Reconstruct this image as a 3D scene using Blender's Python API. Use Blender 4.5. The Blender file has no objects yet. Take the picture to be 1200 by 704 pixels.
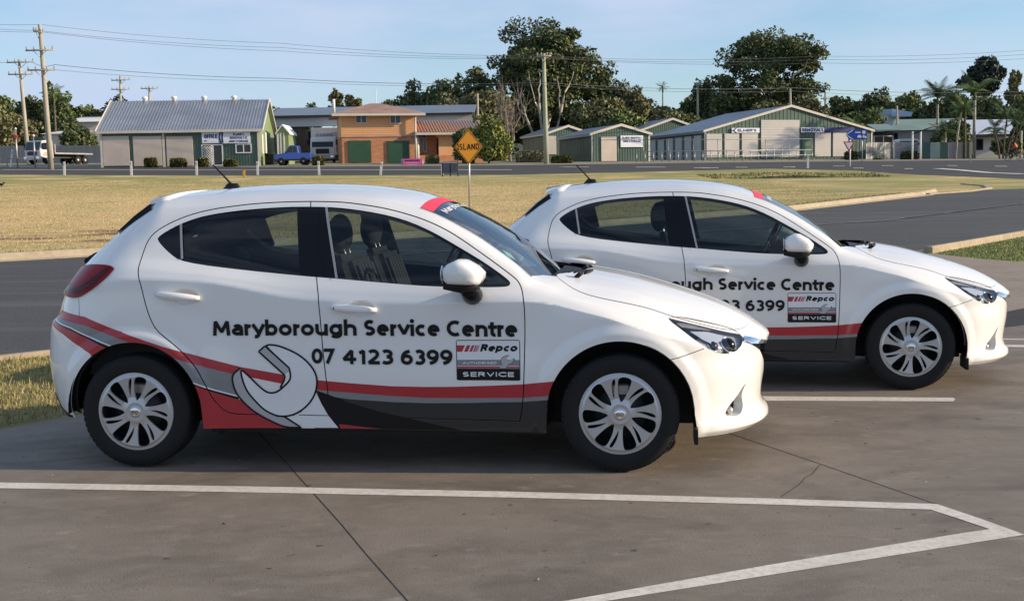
import bpy, bmesh, math, random
import numpy as np
from mathutils import Vector, Matrix
from mathutils.geometry import delaunay_2d_cdt

SC = bpy.context.scene
C = SC.collection
R = math.radians
PI = math.pi

# ---------- camera
CAM_F, CAM_H, CAM_PITCH, CAM_ROLL = 1399.94, 1.45249, R(5.3879), R(1.0565)
cam_data = bpy.data.cameras.new('camera')
cam = bpy.data.objects.new('camera', cam_data); C.objects.link(cam)
cam_data.sensor_fit = 'HORIZONTAL'; cam_data.sensor_width = 36.0; cam_data.lens = 36.0*CAM_F/1200
cam_data.clip_start = 0.05; cam_data.clip_end = 5000
cam.matrix_world = (Matrix.Translation((0, 0, CAM_H)) @ Matrix.Rotation(PI/2-CAM_PITCH, 4, 'X')
                    @ Matrix.Rotation(-CAM_ROLL, 4, 'Z'))
SC.camera = cam

# ---------- sky and sun (low morning sun from the right, almost along the cars)
SUN_AZ, SUN_EL = R(-5.5), R(18.0)          # azimuth measured from +X towards +Y
w = bpy.data.worlds.new('World'); SC.world = w; w.use_nodes = True
nt = w.node_tree; nt.nodes.clear()
out = nt.nodes.new('ShaderNodeOutputWorld'); bg = nt.nodes.new('ShaderNodeBackground')
sky = nt.nodes.new('ShaderNodeTexSky'); sky.sky_type = 'NISHITA'; sky.sun_disc = False
sky.sun_elevation = SUN_EL; sky.sun_rotation = PI/2-SUN_AZ
sky.altitude = 20; sky.air_density = 1.0; sky.dust_density = 0.5; sky.ozone_density = 3.6
bg.inputs['Strength'].default_value = 0.098
# thin high cloud, stretched along the horizon
tc = nt.nodes.new('ShaderNodeTexCoord'); mp = nt.nodes.new('ShaderNodeMapping'); mp.inputs['Scale'].default_value = (1.6, 1.6, 6.5)
nz = nt.nodes.new('ShaderNodeTexNoise'); nz.inputs['Scale'].default_value = 1.7; nz.inputs['Detail'].default_value = 5; nz.inputs['Roughness'].default_value = .55
cr = nt.nodes.new('ShaderNodeValToRGB'); cr.color_ramp.elements[0].position = .40; cr.color_ramp.elements[1].position = .62
cr.color_ramp.elements[0].color = (.10, .10, .10, 1); cr.color_ramp.elements[1].color = (.95, .95, .95, 1)
mx = nt.nodes.new('ShaderNodeMix'); mx.data_type = 'RGBA'; mx.inputs[7].default_value = (3.2, 3.85, 5.0, 1)
L_ = nt.links.new
L_(tc.outputs['Generated'], mp.inputs['Vector']); L_(mp.outputs['Vector'], nz.inputs['Vector'])
L_(nz.outputs['Fac'], cr.inputs['Fac']); L_(cr.outputs['Color'], mx.inputs[0])
L_(sky.outputs['Color'], mx.inputs[6]); L_(mx.outputs[2], bg.inputs['Color']); L_(bg.outputs['Background'], out.inputs['Surface'])
sun_data = bpy.data.lights.new('sun', 'SUN'); sun = bpy.data.objects.new('sun', sun_data); C.objects.link(sun)
sun_data.energy = 3.65; sun_data.angle = R(0.53); sun_data.color = (1.0, .81, .58)
sd = Vector((math.cos(SUN_EL)*math.cos(SUN_AZ), math.cos(SUN_EL)*math.sin(SUN_AZ), math.sin(SUN_EL)))
sun.rotation_euler = sd.to_track_quat('Z', 'Y').to_euler(); sun.location = (60, 0, 40)
SC.view_settings.view_transform = 'Standard'; SC.view_settings.look = 'None'
SC.view_settings.exposure = 0.84; SC.view_settings.gamma = 1.0
SC.cycles.max_bounces = 10; SC.cycles.transparent_max_bounces = 24; SC.cycles.glossy_bounces = 4; SC.cycles.diffuse_bounces = 3
try: SC.cycles.use_denoising = True
except Exception: pass

# ---------- helpers: objects
def link(o, parent=None):
    C.objects.link(o)
    if parent is not None: o.parent = parent
    return o
def tag(o, label=None, cat=None, group=None, kind=None):
    if label: o['label'] = label
    if cat: o['category'] = cat
    if group: o['group'] = group
    if kind: o['kind'] = kind
    return o
def thing(name, label, cat, loc=(0, 0, 0), rz=0.0, group=None):
    o = bpy.data.objects.new(name, None); o.empty_display_size = .2
    o.location = loc; o.rotation_euler = (0, 0, rz); link(o)
    return tag(o, label, cat, group)
def mesh_np(name, V, F, mats, fm=None, N=None, smooth=False):
    me = bpy.data.meshes.new(name)
    me.from_pydata([tuple(map(float, v)) for v in V], [], [tuple(int(i) for i in f) for f in F])
    for m in (mats if isinstance(mats, (list, tuple)) else [mats]): me.materials.append(m)
    if fm is not None: me.polygons.foreach_set('material_index', np.asarray(fm, dtype=np.int32))
    if smooth or N is not None:
        me.polygons.foreach_set('use_smooth', np.ones(len(me.polygons), dtype=bool))
    me.update()
    if N is not None: me.normals_split_custom_set_from_vertices([tuple(map(float, n)) for n in N])
    return me
def put(name, me, parent=None, loc=None):
    o = bpy.data.objects.new(name, me); link(o, parent)
    if loc is not None: o.location = loc
    return o
class MB:
    """collects boxes, tubes, lathes, prisms; build() links ONE mesh object"""
    def __init__(s): s.bm = bmesh.new(); s.mi = 0
    def _f(s, vs, smooth=False):
        try:
            f = s.bm.faces.new(vs); f.material_index = s.mi; f.smooth = smooth; return f
        except ValueError: return None
    def box(s, x0, x1, y0, y1, z0, z1, M=None):
        v = [s.bm.verts.new(((M @ Vector(p)) if M else p)) for p in
             ((x0,y0,z0),(x1,y0,z0),(x1,y1,z0),(x0,y1,z0),(x0,y0,z1),(x1,y0,z1),(x1,y1,z1),(x0,y1,z1))]
        for q in ((3,2,1,0),(4,5,6,7),(0,1,5,4),(1,2,6,5),(2,3,7,6),(3,0,4,7)): s._f([v[i] for i in q])
        return s
    def poly(s, pts): s._f([s.bm.verts.new(p) for p in pts]); return s
    def prism(s, pts, d):
        """closed prism: polygon pts (3d) extruded by vector d"""
        a = [s.bm.verts.new(p) for p in pts]; b = [s.bm.verts.new(Vector(p)+Vector(d)) for p in pts]
        s._f(a[::-1]); s._f(b)
        for i in range(len(a)):
            j = (i+1) % len(a); s._f([a[i], a[j], b[j], b[i]])
        return s
    def tube(s, pts, rad, n=8, cap=True, smooth=True):
        pts = [Vector(p) for p in pts]; rad = rad if isinstance(rad, (list, tuple)) else [rad]*len(pts)
        rings = []
        for i, p in enumerate(pts):
            t = (pts[min(i+1, len(pts)-1)]-pts[max(i-1, 0)]).normalized()
            u = t.cross(Vector((0, 0, 1)) if abs(t.z) < .9 else Vector((1, 0, 0))).normalized(); v = t.cross(u)
            rings.append([s.bm.verts.new(p+(u*math.cos(2*PI*k/n)+v*math.sin(2*PI*k/n))*rad[i]) for k in range(n)])
        for a, b in zip(rings, rings[1:]):
            for k in range(n): s._f([a[k], a[(k+1) % n], b[(k+1) % n], b[k]], smooth)
        if cap: s._f(rings[0][::-1]); s._f(rings[-1])
        return s
    def lathe(s, prof, n=32, axis='Z', c=(0, 0, 0), smooth=True, close=False):
        c = Vector(c); rings = []
        for r_, h_ in prof:
            ring = []
            for k in range(n):
                a = 2*PI*k/n; q = (r_*math.cos(a), r_*math.sin(a), h_)
                if axis == 'Y': q = (q[0], q[2], q[1])
                if axis == 'X': q = (q[2], q[0], q[1])
                ring.append(s.bm.verts.new(c+Vector(q)))
            rings.append(ring)
        if close: rings.append(rings[0])
        for a, b in zip(rings, rings[1:]):
            for k in range(n): s._f([a[k], a[(k+1) % n], b[(k+1) % n], b[k]], smooth)
        if not close:
            if prof[0][0] > 1e-5: s._f(rings[0][::-1])
            if prof[-1][0] > 1e-5: s._f(rings[-1])
        return s
    def ball(s, c, r, seg=14, rings=8, sc=(1, 1, 1)):
        M = Matrix.Translation(c) @ Matrix.Diagonal((r*sc[0], r*sc[1], r*sc[2], 1))
        q = bmesh.ops.create_uvsphere(s.bm, u_segments=seg, v_segments=rings, radius=1, matrix=M)
        for v in q['verts']:
            for f in v.link_faces: f.smooth = True; f.material_index = s.mi
        return s
    def mesh(s, name, mats, bevel=0.0, seg=1):
        bmesh.ops.remove_doubles(s.bm, verts=s.bm.verts, dist=1e-6)
        if bevel:
            es = [e for e in s.bm.edges if len(e.link_faces) == 2 and e.calc_face_angle(0) > .5]
            bmesh.ops.bevel(s.bm, geom=es, offset=bevel, segments=seg, affect='EDGES', clamp_overlap=True)
        bmesh.ops.recalc_face_normals(s.bm, faces=s.bm.faces)
        me = bpy.data.meshes.new(name); s.bm.to_mesh(me); s.bm.free()
        for m in (mats if isinstance(mats, (list, tuple)) else [mats]): me.materials.append(m)
        return me
    def build(s, name, mats, parent=None, bevel=0.0, seg=1, loc=None):
        return put(name, s.mesh(name, mats, bevel, seg), parent, loc)
def copy_tree(o, parent=None, depth=0):
    c = o.copy(); C.objects.link(c)
    if parent is not None: c.parent = parent
    for ch in list(o.children): copy_tree(ch, c, depth+1)
    return c

# ---------- helpers: materials
def mat(name, col, rough=.6, metal=0., spec=.5, coat=0., noise=None, bump=None, col2=None, nscale=4., detail=4., stretch=(1, 1, 1), ramp=(.35, .65), emit=None):
    m = bpy.data.materials.new(name); m.use_nodes = True
    t = m.node_tree; p = t.nodes['Principled BSDF']
    p.inputs['Base Color'].default_value = (*col, 1); p.inputs['Roughness'].default_value = rough
    p.inputs['Metallic'].default_value = metal; p.inputs['Specular IOR Level'].default_value = spec
    p.inputs['Coat Weight'].default_value = coat; p.inputs['Coat Roughness'].default_value = .03
    tc = t.nodes.new('ShaderNodeTexCoord'); mp = t.nodes.new('ShaderNodeMapping'); mp.inputs['Scale'].default_value = stretch
    t.links.new(tc.outputs['Object'], mp.inputs['Vector'])
    if col2 is None and noise is None: noise = .12
    if col2 is None: col2 = tuple(c*(1-noise) for c in col)
    n = t.nodes.new('ShaderNodeTexNoise'); n.inputs['Scale'].default_value = nscale; n.inputs['Detail'].default_value = detail
    t.links.new(mp.outputs['Vector'], n.inputs['Vector'])
    r = t.nodes.new('ShaderNodeMapRange'); r.inputs[1].default_value = ramp[0]; r.inputs[2].default_value = ramp[1]
    t.links.new(n.outputs['Fac'], r.inputs[0])
    x = t.nodes.new('ShaderNodeMix'); x.data_type = 'RGBA'
    x.inputs[6].default_value = (*col, 1); x.inputs[7].default_value = (*col2, 1)
    t.links.new(r.outputs[0], x.inputs[0]); t.links.new(x.outputs[2], p.inputs['Base Color'])
    if bump:
        b = t.nodes.new('ShaderNodeBump'); b.inputs['Strength'].default_value = bump[0]; b.inputs['Distance'].default_value = bump[1]
        n2 = t.nodes.new('ShaderNodeTexNoise'); n2.inputs['Scale'].default_value = bump[2]; n2.inputs['Detail'].default_value = 5
        t.links.new(mp.outputs['Vector'], n2.inputs['Vector'])
        t.links.new(n2.outputs['Fac'], b.inputs['Height']); t.links.new(b.outputs['Normal'], p.inputs['Normal'])
    return m
def flat(name, col, rough=.6, metal=0., spec=.5, coat=0.):
    m = bpy.data.materials.new(name); m.use_nodes = True; p = m.node_tree.nodes['Principled BSDF']
    p.inputs['Base Color'].default_value = (*col, 1); p.inputs['Roughness'].default_value = rough
    p.inputs['Metallic'].default_value = metal; p.inputs['Specular IOR Level'].default_value = spec
    p.inputs['Coat Weight'].default_value = coat; p.inputs['Coat Roughness'].default_value = .03
    return m
def glass(name, tint, rough=.0, ior=1.5, base=.04):
    """thin tinted pane: lets light straight through, reflects by Fresnel"""
    m = bpy.data.materials.new(name); m.use_nodes = True; t = m.node_tree; t.nodes.clear()
    o = t.nodes.new('ShaderNodeOutputMaterial'); a = t.nodes.new('ShaderNodeBsdfTransparent'); a.inputs['Color'].default_value = (*tint, 1)
    g = t.nodes.new('ShaderNodeBsdfGlossy'); g.inputs['Roughness'].default_value = rough; g.inputs['Color'].default_value = (.95, .97, 1, 1)
    f = t.nodes.new('ShaderNodeFresnel'); f.inputs['IOR'].default_value = ior
    x = t.nodes.new('ShaderNodeMixShader')
    # the same reflectance from either side of the pane
    ge = t.nodes.new('ShaderNodeNewGeometry'); mr = t.nodes.new('ShaderNodeMapRange'); mr.inputs[3].default_value = ior; mr.inputs[4].default_value = 1/ior
    t.links.new(ge.outputs['Backfacing'], mr.inputs[0]); t.links.new(mr.outputs[0], f.inputs['IOR'])
    t.links.new(f.outputs[0], x.inputs[0]); t.links.new(a.outputs[0], x.inputs[1]); t.links.new(g.outputs[0], x.inputs[2]); t.links.new(x.outputs[0], o.inputs['Surface'])
    return m

# ---------- helper: world point seen at photograph pixel (1200 wide) at depth Y; ground height
_cp, _sp, _cr, _sr = math.cos(CAM_PITCH), math.sin(CAM_PITCH), math.cos(-CAM_ROLL), math.sin(-CAM_ROLL)
_F = Vector((0, _cp, -_sp)); _U0 = Vector((0, _sp, _cp)); _R0 = Vector((1, 0, 0))
_RT = _R0*_cr+_U0*_sr; _UP = _U0*_cr-_R0*_sr
def at(px, py, Y):
    d = _F+_RT*((px-600)/CAM_F)-_UP*((py-352)/CAM_F)
    t = Y/d.y
    return Vector((t*d.x, Y, CAM_H+t*d.z))
# ---------- car body surface functions (metres; x forward from the front axle, y half width, z up)
def pchip(xs, ys):
    xs = np.asarray(xs, float); ys = np.asarray(ys, float)
    h = np.diff(xs); d = np.diff(ys)/h
    m = np.zeros_like(ys)
    for i in range(1, len(xs)-1):
        if d[i-1]*d[i] > 0:
            w1 = 2*h[i]+h[i-1]; w2 = h[i]+2*h[i-1]
            m[i] = (w1+w2)/(w1/d[i-1]+w2/d[i])
    m[0] = d[0]; m[-1] = d[-1]
    def f(x):
        x = np.clip(np.asarray(x, float), xs[0], xs[-1])
        i = np.clip(np.searchsorted(xs, x, side='right')-1, 0, len(xs)-2)
        t = (x-xs[i])/h[i]
        return ((1+2*t)*(1-t)**2*ys[i] + t*(1-t)**2*h[i]*m[i]
                + t*t*(3-2*t)*ys[i+1] + t*t*(t-1)*h[i]*m[i+1])
    return f

ST = [-3.25, -2.95, -2.57, -2.20, -1.60, -1.00, -0.72, -0.50, -0.30, -0.10, 0.15, 0.40, 0.65, 0.86]
ZE = pchip([-3.25,-3.1,-2.95,-2.75,-2.6,-2.45,-2.2,-1.9,-1.6,-1.35,-1.05,-.785,-.62,-.527,-.45,-.35,-.2,-.1,0,.124,.236,.4,.55,.7,.86],
           [.90,.965,1.08,1.23,1.345,1.428,1.432,1.437,1.437,1.418,1.35,1.226,1.118,1.05,.985,.945,.897,.872,.848,.815,.777,.727,.682,.645,.62])
ZCR = pchip([-3.25,-2.95,-2.57,-2.2,-1.6,-1.0,-.5,-.1,.15,.4,.65,.86], [.80,.94,1.00,.985,.885,.862,.872,.80,.715,.64,.585,.55])
ZBL = pchip([-3.25,-2.95,-2.57,-2.2,-1.6,-1.0,-.55,-.3,-.1,.15,.4,.65,.86], [.83,1.0,1.125,1.09,1.022,.985,.945,.90,.845,.765,.69,.625,.57])
YE = pchip([-3.25,-2.95,-2.6,-2.45,-2.0,-1.6,-1.2,-.9,-.6,-.45,-.3,-.1,.15,.4,.65,.86], [.70,.63,.575,.555,.57,.575,.575,.60,.655,.69,.70,.71,.70,.685,.68,.68])
YBL = pchip([-3.25,-2.95,-2.57,-2.2,-1.6,-1.0,-.55,-.3,-.1,.15,.4,.86], [.775,.77,.762,.765,.772,.776,.778,.778,.778,.772,.765,.76])
YCR = pchip([-3.25,-2.95,-2.57,-2.2,-1.6,-1.0,-.5,-.1,.15,.4,.86], [.80,.815,.832,.83,.827,.828,.828,.825,.825,.82,.815])

def W_base(x, z):
    """half width before the ends close, arches and dents"""
    x = np.asarray(x, float); z = np.asarray(z, float)
    zc, zb, ze = ZCR(x), ZBL(x), ZE(x); yc, yb, ye = YCR(x), YBL(x), YE(x)
    z0 = np.zeros_like(x)
    ks = np.stack([z0+.14, z0+.20, z0+.27, z0+.36, z0+.50, np.minimum(.66, zc-.06), zc, zc+.35*(zb-zc), zb,
                   zb+.45*(ze-zb), zb+.82*(ze-zb), ze, ze+.08], -1)
    yu = yb + (ye+.045-yb)
    up = np.clip((ze-zb)/.08, 0, 1)              # a flat fender top has no glass band
    y45 = yb+(ye-yb)*(.34*up+.45*(1-up)); y82 = yb+(ye-yb)*(.68*up+.80*(1-up))
    ys = np.stack([z0+.775, z0+.806, z0+.812, z0+.816, z0+.826, z0+.822, yc, yc+.25*(yb-yc), yb,
                   y45, y82, ye, ye-.08], -1)
    n = ks.shape[-1]
    h = np.maximum(np.diff(ks, axis=-1), 1e-4); d = np.diff(ys, axis=-1)/h
    m = np.zeros_like(ys)
    w1 = 2*h[..., 1:]+h[..., :-1]; w2 = h[..., 1:]+2*h[..., :-1]
    dd = d[..., :-1]*d[..., 1:]
    with np.errstate(divide='ignore', invalid='ignore'):
        mm = (w1+w2)/(w1/d[..., :-1]+w2/d[..., 1:])
    m[..., 1:-1] = np.where(dd > 0, mm, 0)
    m[..., 0] = d[..., 0]; m[..., -1] = d[..., -1]
    i = np.clip((z[..., None] >= ks).sum(-1)-1, 0, n-2)
    g = lambda a: np.take_along_axis(a, i[..., None], -1)[..., 0]
    hi = g(h); t = np.clip((z-g(ks))/hi, 0, 1)
    y0, y1, m0, m1 = g(ys), np.take_along_axis(ys, (i+1)[..., None], -1)[..., 0], g(m), np.take_along_axis(m, (i+1)[..., None], -1)[..., 0]
    return (1+2*t)*(1-t)**2*y0 + t*(1-t)**2*hi*m0 + t*t*(3-2*t)*y1 + t*t*(t-1)*hi*m1

def sstep(a, b, v):
    t = np.clip((v-a)/(b-a), 0, 1); return t*t*(3-2*t)

HANDLES = [(-1.362, .843), (-2.305, .915)]      # door handle middles
def W_full(x, z):
    w = W_base(x, z)
    for cx in (0., -2.57):
        r = np.hypot(x-cx, z-.30)
        w = w + .015*(1-sstep(.405, .465, r)) + .016*(1-sstep(.45, .70, r))
    for hx, hz in HANDLES:
        q = np.clip(1-((x-hx-.035)/.085)**2-((z-hz)/.047)**2, 0, 1)
        w = w - .027*q*q*(3-2*q)
    return w

XF0, NF, XR0, NR = -.10, 2.35, -2.62, 3.3
XN = pchip([.13,.165,.19,.215,.25,.30,.36,.45,.57,.60,.635,.68,.72,.9], [.72,.775,.805,.802,.775,.762,.768,.782,.792,.802,.812,.795,.76,.70])
XT = pchip([.18,.24,.30,.40,.55,.70,.76,.80,.86,.95,1.05,1.2,1.4], [-3.08,-3.12,-3.175,-3.215,-3.235,-3.225,-3.21,-3.165,-3.14,-3.10,-3.05,-2.95,-2.8])
def side_s2x(s, z):
    s = np.asarray(s, float); z = np.asarray(z, float)
    a = np.clip((s-XF0)*np.pi/2, 0, np.pi/2); xf = XF0+(XN(z)-XF0)*np.sin(a)**(2/NF)
    b = np.clip((XR0-s)*np.pi/2, 0, np.pi/2); xr = XR0-(XR0-XT(z))*np.sin(b)**(2/NR)
    return np.where(s > XF0, xf, np.where(s < XR0, xr, s)), np.cos(a)**(2/NF)*np.cos(b)**(2/NR)
def side_x2s(x, z):
    x = np.asarray(x, float); z = np.asarray(z, float)
    tf = np.clip((x-XF0)/(XN(z)-XF0), 0, 1); a = np.arcsin(tf**(NF/2))*2/np.pi
    tr = np.clip((XR0-x)/(XR0-XT(z)), 0, 1); b = np.arcsin(tr**(NR/2))*2/np.pi
    return np.where(x > XF0, XF0+a, np.where(x < XR0, XR0-b, x))
def side_pos(s, z):
    x, k = side_s2x(s, z)
    return np.stack([x, W_full(x, z)*k, np.broadcast_to(z, x.shape)], -1)
# ---------- a plain bold sans drawn with strokes (capital height 1)
def _arc(cx, cy, rx, ry, a0, a1, n=14):
    return [(cx+rx*math.cos(R(a0+(a1-a0)*i/n)), cy+ry*math.sin(R(a0+(a1-a0)*i/n))) for i in range(n+1)]
def _bowl(x, w, h): return _arc(x+w/2, h/2, w/2, h/2, 0, 360, 24)
XH = .66
GLYPH = {  # centre lines inside a box of the given width; y 0..1
 'M': (.86, [[(.02,0),(.07,1),(.43,.16),(.79,1),(.84,0)]]), 'S': (.56, [_arc(.31,.74,.25,.26,40,270,12)+_arc(.27,.24,.26,.24,90,-140,12)]),
 'C': (.66, [_arc(.42,.5,.42,.5,55,305,20)]), 'a': (.48, [_arc(.26,.42,.22,.24,150,0,10)+[(.48,.0)], [(.48,.40)]+_arc(.24,.19,.24,.19,90,330,14)+[(.48,.14)]]),
 'b': (.53, [[(0,0),(0,1.03)], _bowl(0,.53,XH)]), 'c': (.46, [_arc(.29,XH/2,.29,XH/2,55,305,16)]),
 'e': (.56, [[(.10,XH/2+.02),(.54,XH/2+.02)]+_arc(.28,XH/2,.27,XH/2,5,310,18)]), 'g': (.57, [_bowl(0,.55,XH), [(.55,XH),(.55,.02)]+_arc(.28,.0,.27,.23,0,-150,10)]),
 'h': (.55, [[(0,0),(0,1.03)], [(0,.36)]+_arc(.27,.38,.27,.28,170,0,10)+[(.54,0)]]), 'i': (.0, [[(0,0),(0,XH)], 'dot']),
 'n': (.55, [[(0,0),(0,XH)], [(0,.36)]+_arc(.27,.38,.27,.28,170,0,10)+[(.54,0)]]), 'o': (.57, [_bowl(0,.57,XH)]),
 'r': (.17, [[(0,0),(0,XH)], [(0,.30)]+_arc(.24,.36,.24,.28,180,80,8)]), 't': (.22, [[(.08,.88),(.08,.16)]+_arc(.24,.17,.16,.17,180,290,7), [(-.06,XH-.03),(.28,XH-.03)]]),
 'u': (.55, [[(0,XH),(0,.28)]+_arc(.27,.28,.27,.28,180,360,10)+[(.54,.28)], [(.54,XH),(.54,0)]]), 'v': (.50, [[(0,XH),(.28,.04),(.56,XH)]]),
 'y': (.50, [[(0,XH),(.29,.06)], [(.56,XH),(.26,-.10)]+_arc(.10,-.05,.17,.18,-20,-110,5)]), 'p': (.57, [[(0,-.25),(0,XH)], _bowl(0,.55,XH)]),
 '0': (.58, [_arc(.29,.5,.29,.5,0,360,28)]), '7': (.54, [[(0,1),(.53,1),(.16,0)]]), '4': (.62, [[(.62,.27),(.0,.27),(.46,1),(.46,0)]]),
 '1': (.26, [[(.0,.80),(.24,.98),(.24,0)]]), '2': (.52, [_arc(.25,.72,.25,.28,150,-20,10)+[(.40,.45),(.0,0),(.53,0)]]), '3': (.50, [_arc(.22,.76,.25,.24,140,-90,12), _arc(.22,.26,.28,.27,90,-140,12)]),
 '6': (.56, [_arc(.28,.30,.28,.30,0,360,20), [(.47,1.0)]+_arc(.42,.42,.42,.55,100,180,8)+[(.0,.30)]]), '9': (.56, [_arc(.28,.70,.28,.30,0,360,20), [(.09,.0)]+_arc(.14,.58,.42,.55,-80,0,8)+[(.56,.70)]]),
 'R': (.56, [[(0,0),(0,1),(.28,1)]+_arc(.28,.76,.25,.24,90,-90,8)+[(0,.52)], [(.26,.52),(.56,0)]]), 'A': (.66, [[(0,0),(.33,1),(.66,0)], [(.13,.30),(.53,.30)]]),
 'U': (.62, [[(0,1),(0,.30)]+_arc(.31,.30,.31,.30,180,360,10)+[(.62,1)]]), 'T': (.58, [[(0,1),(.58,1)], [(.29,1),(.29,0)]]), 'H': (.62, [[(0,0),(0,1)], [(.62,0),(.62,1)], [(0,.5),(.62,.5)]]),
 'O': (.74, [_arc(.37,.5,.37,.5,0,360,28)]), 'I': (.0, [[(0,0),(0,1)]]), 'E': (.48, [[(.48,0),(0,0),(0,1),(.48,1)], [(0,.51),(.44,.51)]]), 'D': (.62, [[(0,0),(0,1),(.2,1)]+_arc(.2,.5,.42,.5,90,-90,12)+[(0,0)]]),
 'V': (.62, [[(0,1),(.31,0),(.62,1)]]), 'F': (.46, [[(0,0),(0,1),(.46,1)], [(0,.5),(.42,.5)]]), 'L': (.46, [[(0,1),(0,0),(.46,0)]]), 'N': (.64, [[(0,0),(0,1),(.64,0),(.64,1)]]),
 'G': (.70, [_arc(.40,.5,.40,.5,50,300,18)+[(.68,.12),(.68,.46),(.44,.46)]]), '&': (.66, [[(.66,0),(.16,.72)]+_arc(.30,.80,.18,.20,190,-20,8)+[(.10,.38)]+_arc(.27,.24,.26,.24,140,360,9)]), "'": (.0, [[(0,.75),(0,1)]]),
 'P': (.54, [[(0,0),(0,1),(.28,1)]+_arc(.28,.74,.26,.26,90,-90,8)+[(0,.48)]]), '.': (.0, [[(0,.0),(0,.06)]]), 'K': (.56, [[(0,0),(0,1)], [(.54,1),(.04,.47),(.56,0)]]),
}
def _stroke(p, w):
    """a stroke as plain bars with round joints; overlapping pieces are merged by the triangulation"""
    p = np.array(p, float); closed = np.hypot(*(p[0]-p[-1])) < 1e-6; o = []
    if not closed:                                   # square ends reach the base line and the capital line
        for i, j in ((0, 1), (-1, -2)):
            d = p[i]-p[j]; L = np.hypot(*d)
            if L > .15 and (abs(d[1]) > .75*L or abs(d[0]) > .97*L): p[i] = p[i]+d/L*w/2
    for a, b in zip(p[:-1], p[1:]):
        t = b-a; L = np.hypot(*t)
        if L < 1e-6: continue
        n = np.array([-t[1], t[0]])/L*w/2; o.append(np.array([a+n, b+n, b-n, a-n]))
    for i in range(0 if closed else 1, len(p)-1):
        q = p[i-1] if i else p[-2]; u, v = p[i]-q, p[i+1]-p[i]; lu, lv = np.hypot(*u), np.hypot(*v)
        if min(lu, lv) < 1e-6: continue
        cr = (u[0]*v[1]-u[1]*v[0])/(lu*lv)
        if abs(cr) < .01 and u @ v > 0: continue
        sg = -1 if cr > 0 else 1; n1 = np.array([-u[1], u[0]])/lu*sg; n2 = np.array([-v[1], v[0]])/lv*sg; m = n1+n2; mm = m @ m
        pts = [p[i], p[i]+n1*w/2, p[i]+n2*w/2] if mm < 1.1 else [p[i], p[i]+n1*w/2, p[i]+m*(w/mm), p[i]+n2*w/2]
        o.append(np.array(pts))
    return o
def lettering_2d(body, wt=.2, space=1.0, width=None):
    """returns vertices, triangles, total width (capital height 1); width stretches the letters, not their strokes"""
    fixed = free = 0.
    for ch in body:
        if ch == ' ': free += .36
        else: fixed += wt; free += GLYPH[ch][0]+.085*space
    fx = 1. if width is None else max((width-fixed)/(free-.085*space), .3)
    x = 0.; Vs = []; Fs = []; k = 0; h = 1-wt
    for ch in body:
        if ch == ' ': x += .36*fx; continue
        wd, st = GLYPH[ch]; polys = []
        for q in st:
            if q == 'dot': polys.append(np.array([(a, .95+(b-.95)) for a, b in _arc(0, .94, .6*wt, .6*wt, 0, 360, 14)])[:-1]); continue
            polys += _stroke([(a*fx, b*h+wt/2) for a, b in q], wt)
        pv, pf = cdt([], [(q, True) for q in polys]); c_ = pv[pf].mean(1); m = np.zeros(len(pf), bool)
        for q in polys: m |= pip(c_, q)
        ar = np.abs((pv[pf[:, 1]]-pv[pf[:, 0]])[:, 0]*(pv[pf[:, 2]]-pv[pf[:, 0]])[:, 1]-(pv[pf[:, 1]]-pv[pf[:, 0]])[:, 1]*(pv[pf[:, 2]]-pv[pf[:, 0]])[:, 0]); m &= ar > 1e-7
        v, f = submesh(pv, pf, m)
        v = v+np.array([x+wt/2, 0]); Vs.append(v); Fs.append(f+k); k += len(v)
        x += wd*fx+wt+.085*space*fx
    V = np.vstack(Vs); V[:, 0] -= V[:, 0].min()
    return V, np.vstack(Fs), float(V[:, 0].max())
def nrm(Pf, a, b, h=1e-3):
    da = Pf(a+h, b)-Pf(a-h, b); db = Pf(a, b+h)-Pf(a, b-h)
    n = np.cross(db, da); n /= np.maximum(np.linalg.norm(n, axis=-1, keepdims=True), 1e-9)
    return n
def pip(P, poly):
    x, y = P[:, 0], P[:, 1]; q = np.asarray(poly, float); inside = np.zeros(len(P), bool)
    x0, y0 = q[:, 0], q[:, 1]; x1, y1 = np.roll(x0, -1), np.roll(y0, -1)
    for a, b, c_, d in zip(x0, y0, x1, y1):
        if b == d: continue
        hit = ((b > y) != (d > y)) & (x < (c_-a)*(y-b)/(d-b)+a); inside ^= hit
    return inside
def dens(pts, step=.02, closed=False):
    p = [np.asarray(q, float) for q in pts]; o = []
    m = len(p) if closed else len(p)-1
    for i in range(m):
        a, b = p[i], p[(i+1) % len(p)]; k = max(1, int(np.ceil(np.linalg.norm(b-a)/step)))
        for j in range(k): o.append(a+(b-a)*j/k)
    if not closed: o.append(p[-1])
    return np.array(o)
def smooth_line(pts, it=2, closed=False):
    p = np.asarray(pts, float)
    for _ in range(it):
        if closed:
            q = np.roll(p, -1, 0); p = np.stack([.75*p+.25*q, .25*p+.75*q], 1).reshape(-1, 2)
        else:
            a, b = p[:-1], p[1:]; m = np.stack([.75*a+.25*b, .25*a+.75*b], 1).reshape(-1, 2)
            p = np.vstack([p[:1], m, p[-1:]])
    return p
def ribbon(line, w):
    p = np.asarray(line, float); t = np.gradient(p, axis=0); t /= np.maximum(np.linalg.norm(t, axis=1, keepdims=True), 1e-9)
    n = np.stack([-t[:, 1], t[:, 0]], 1)*w/2
    return np.vstack([p+n, (p-n)[::-1]])
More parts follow.
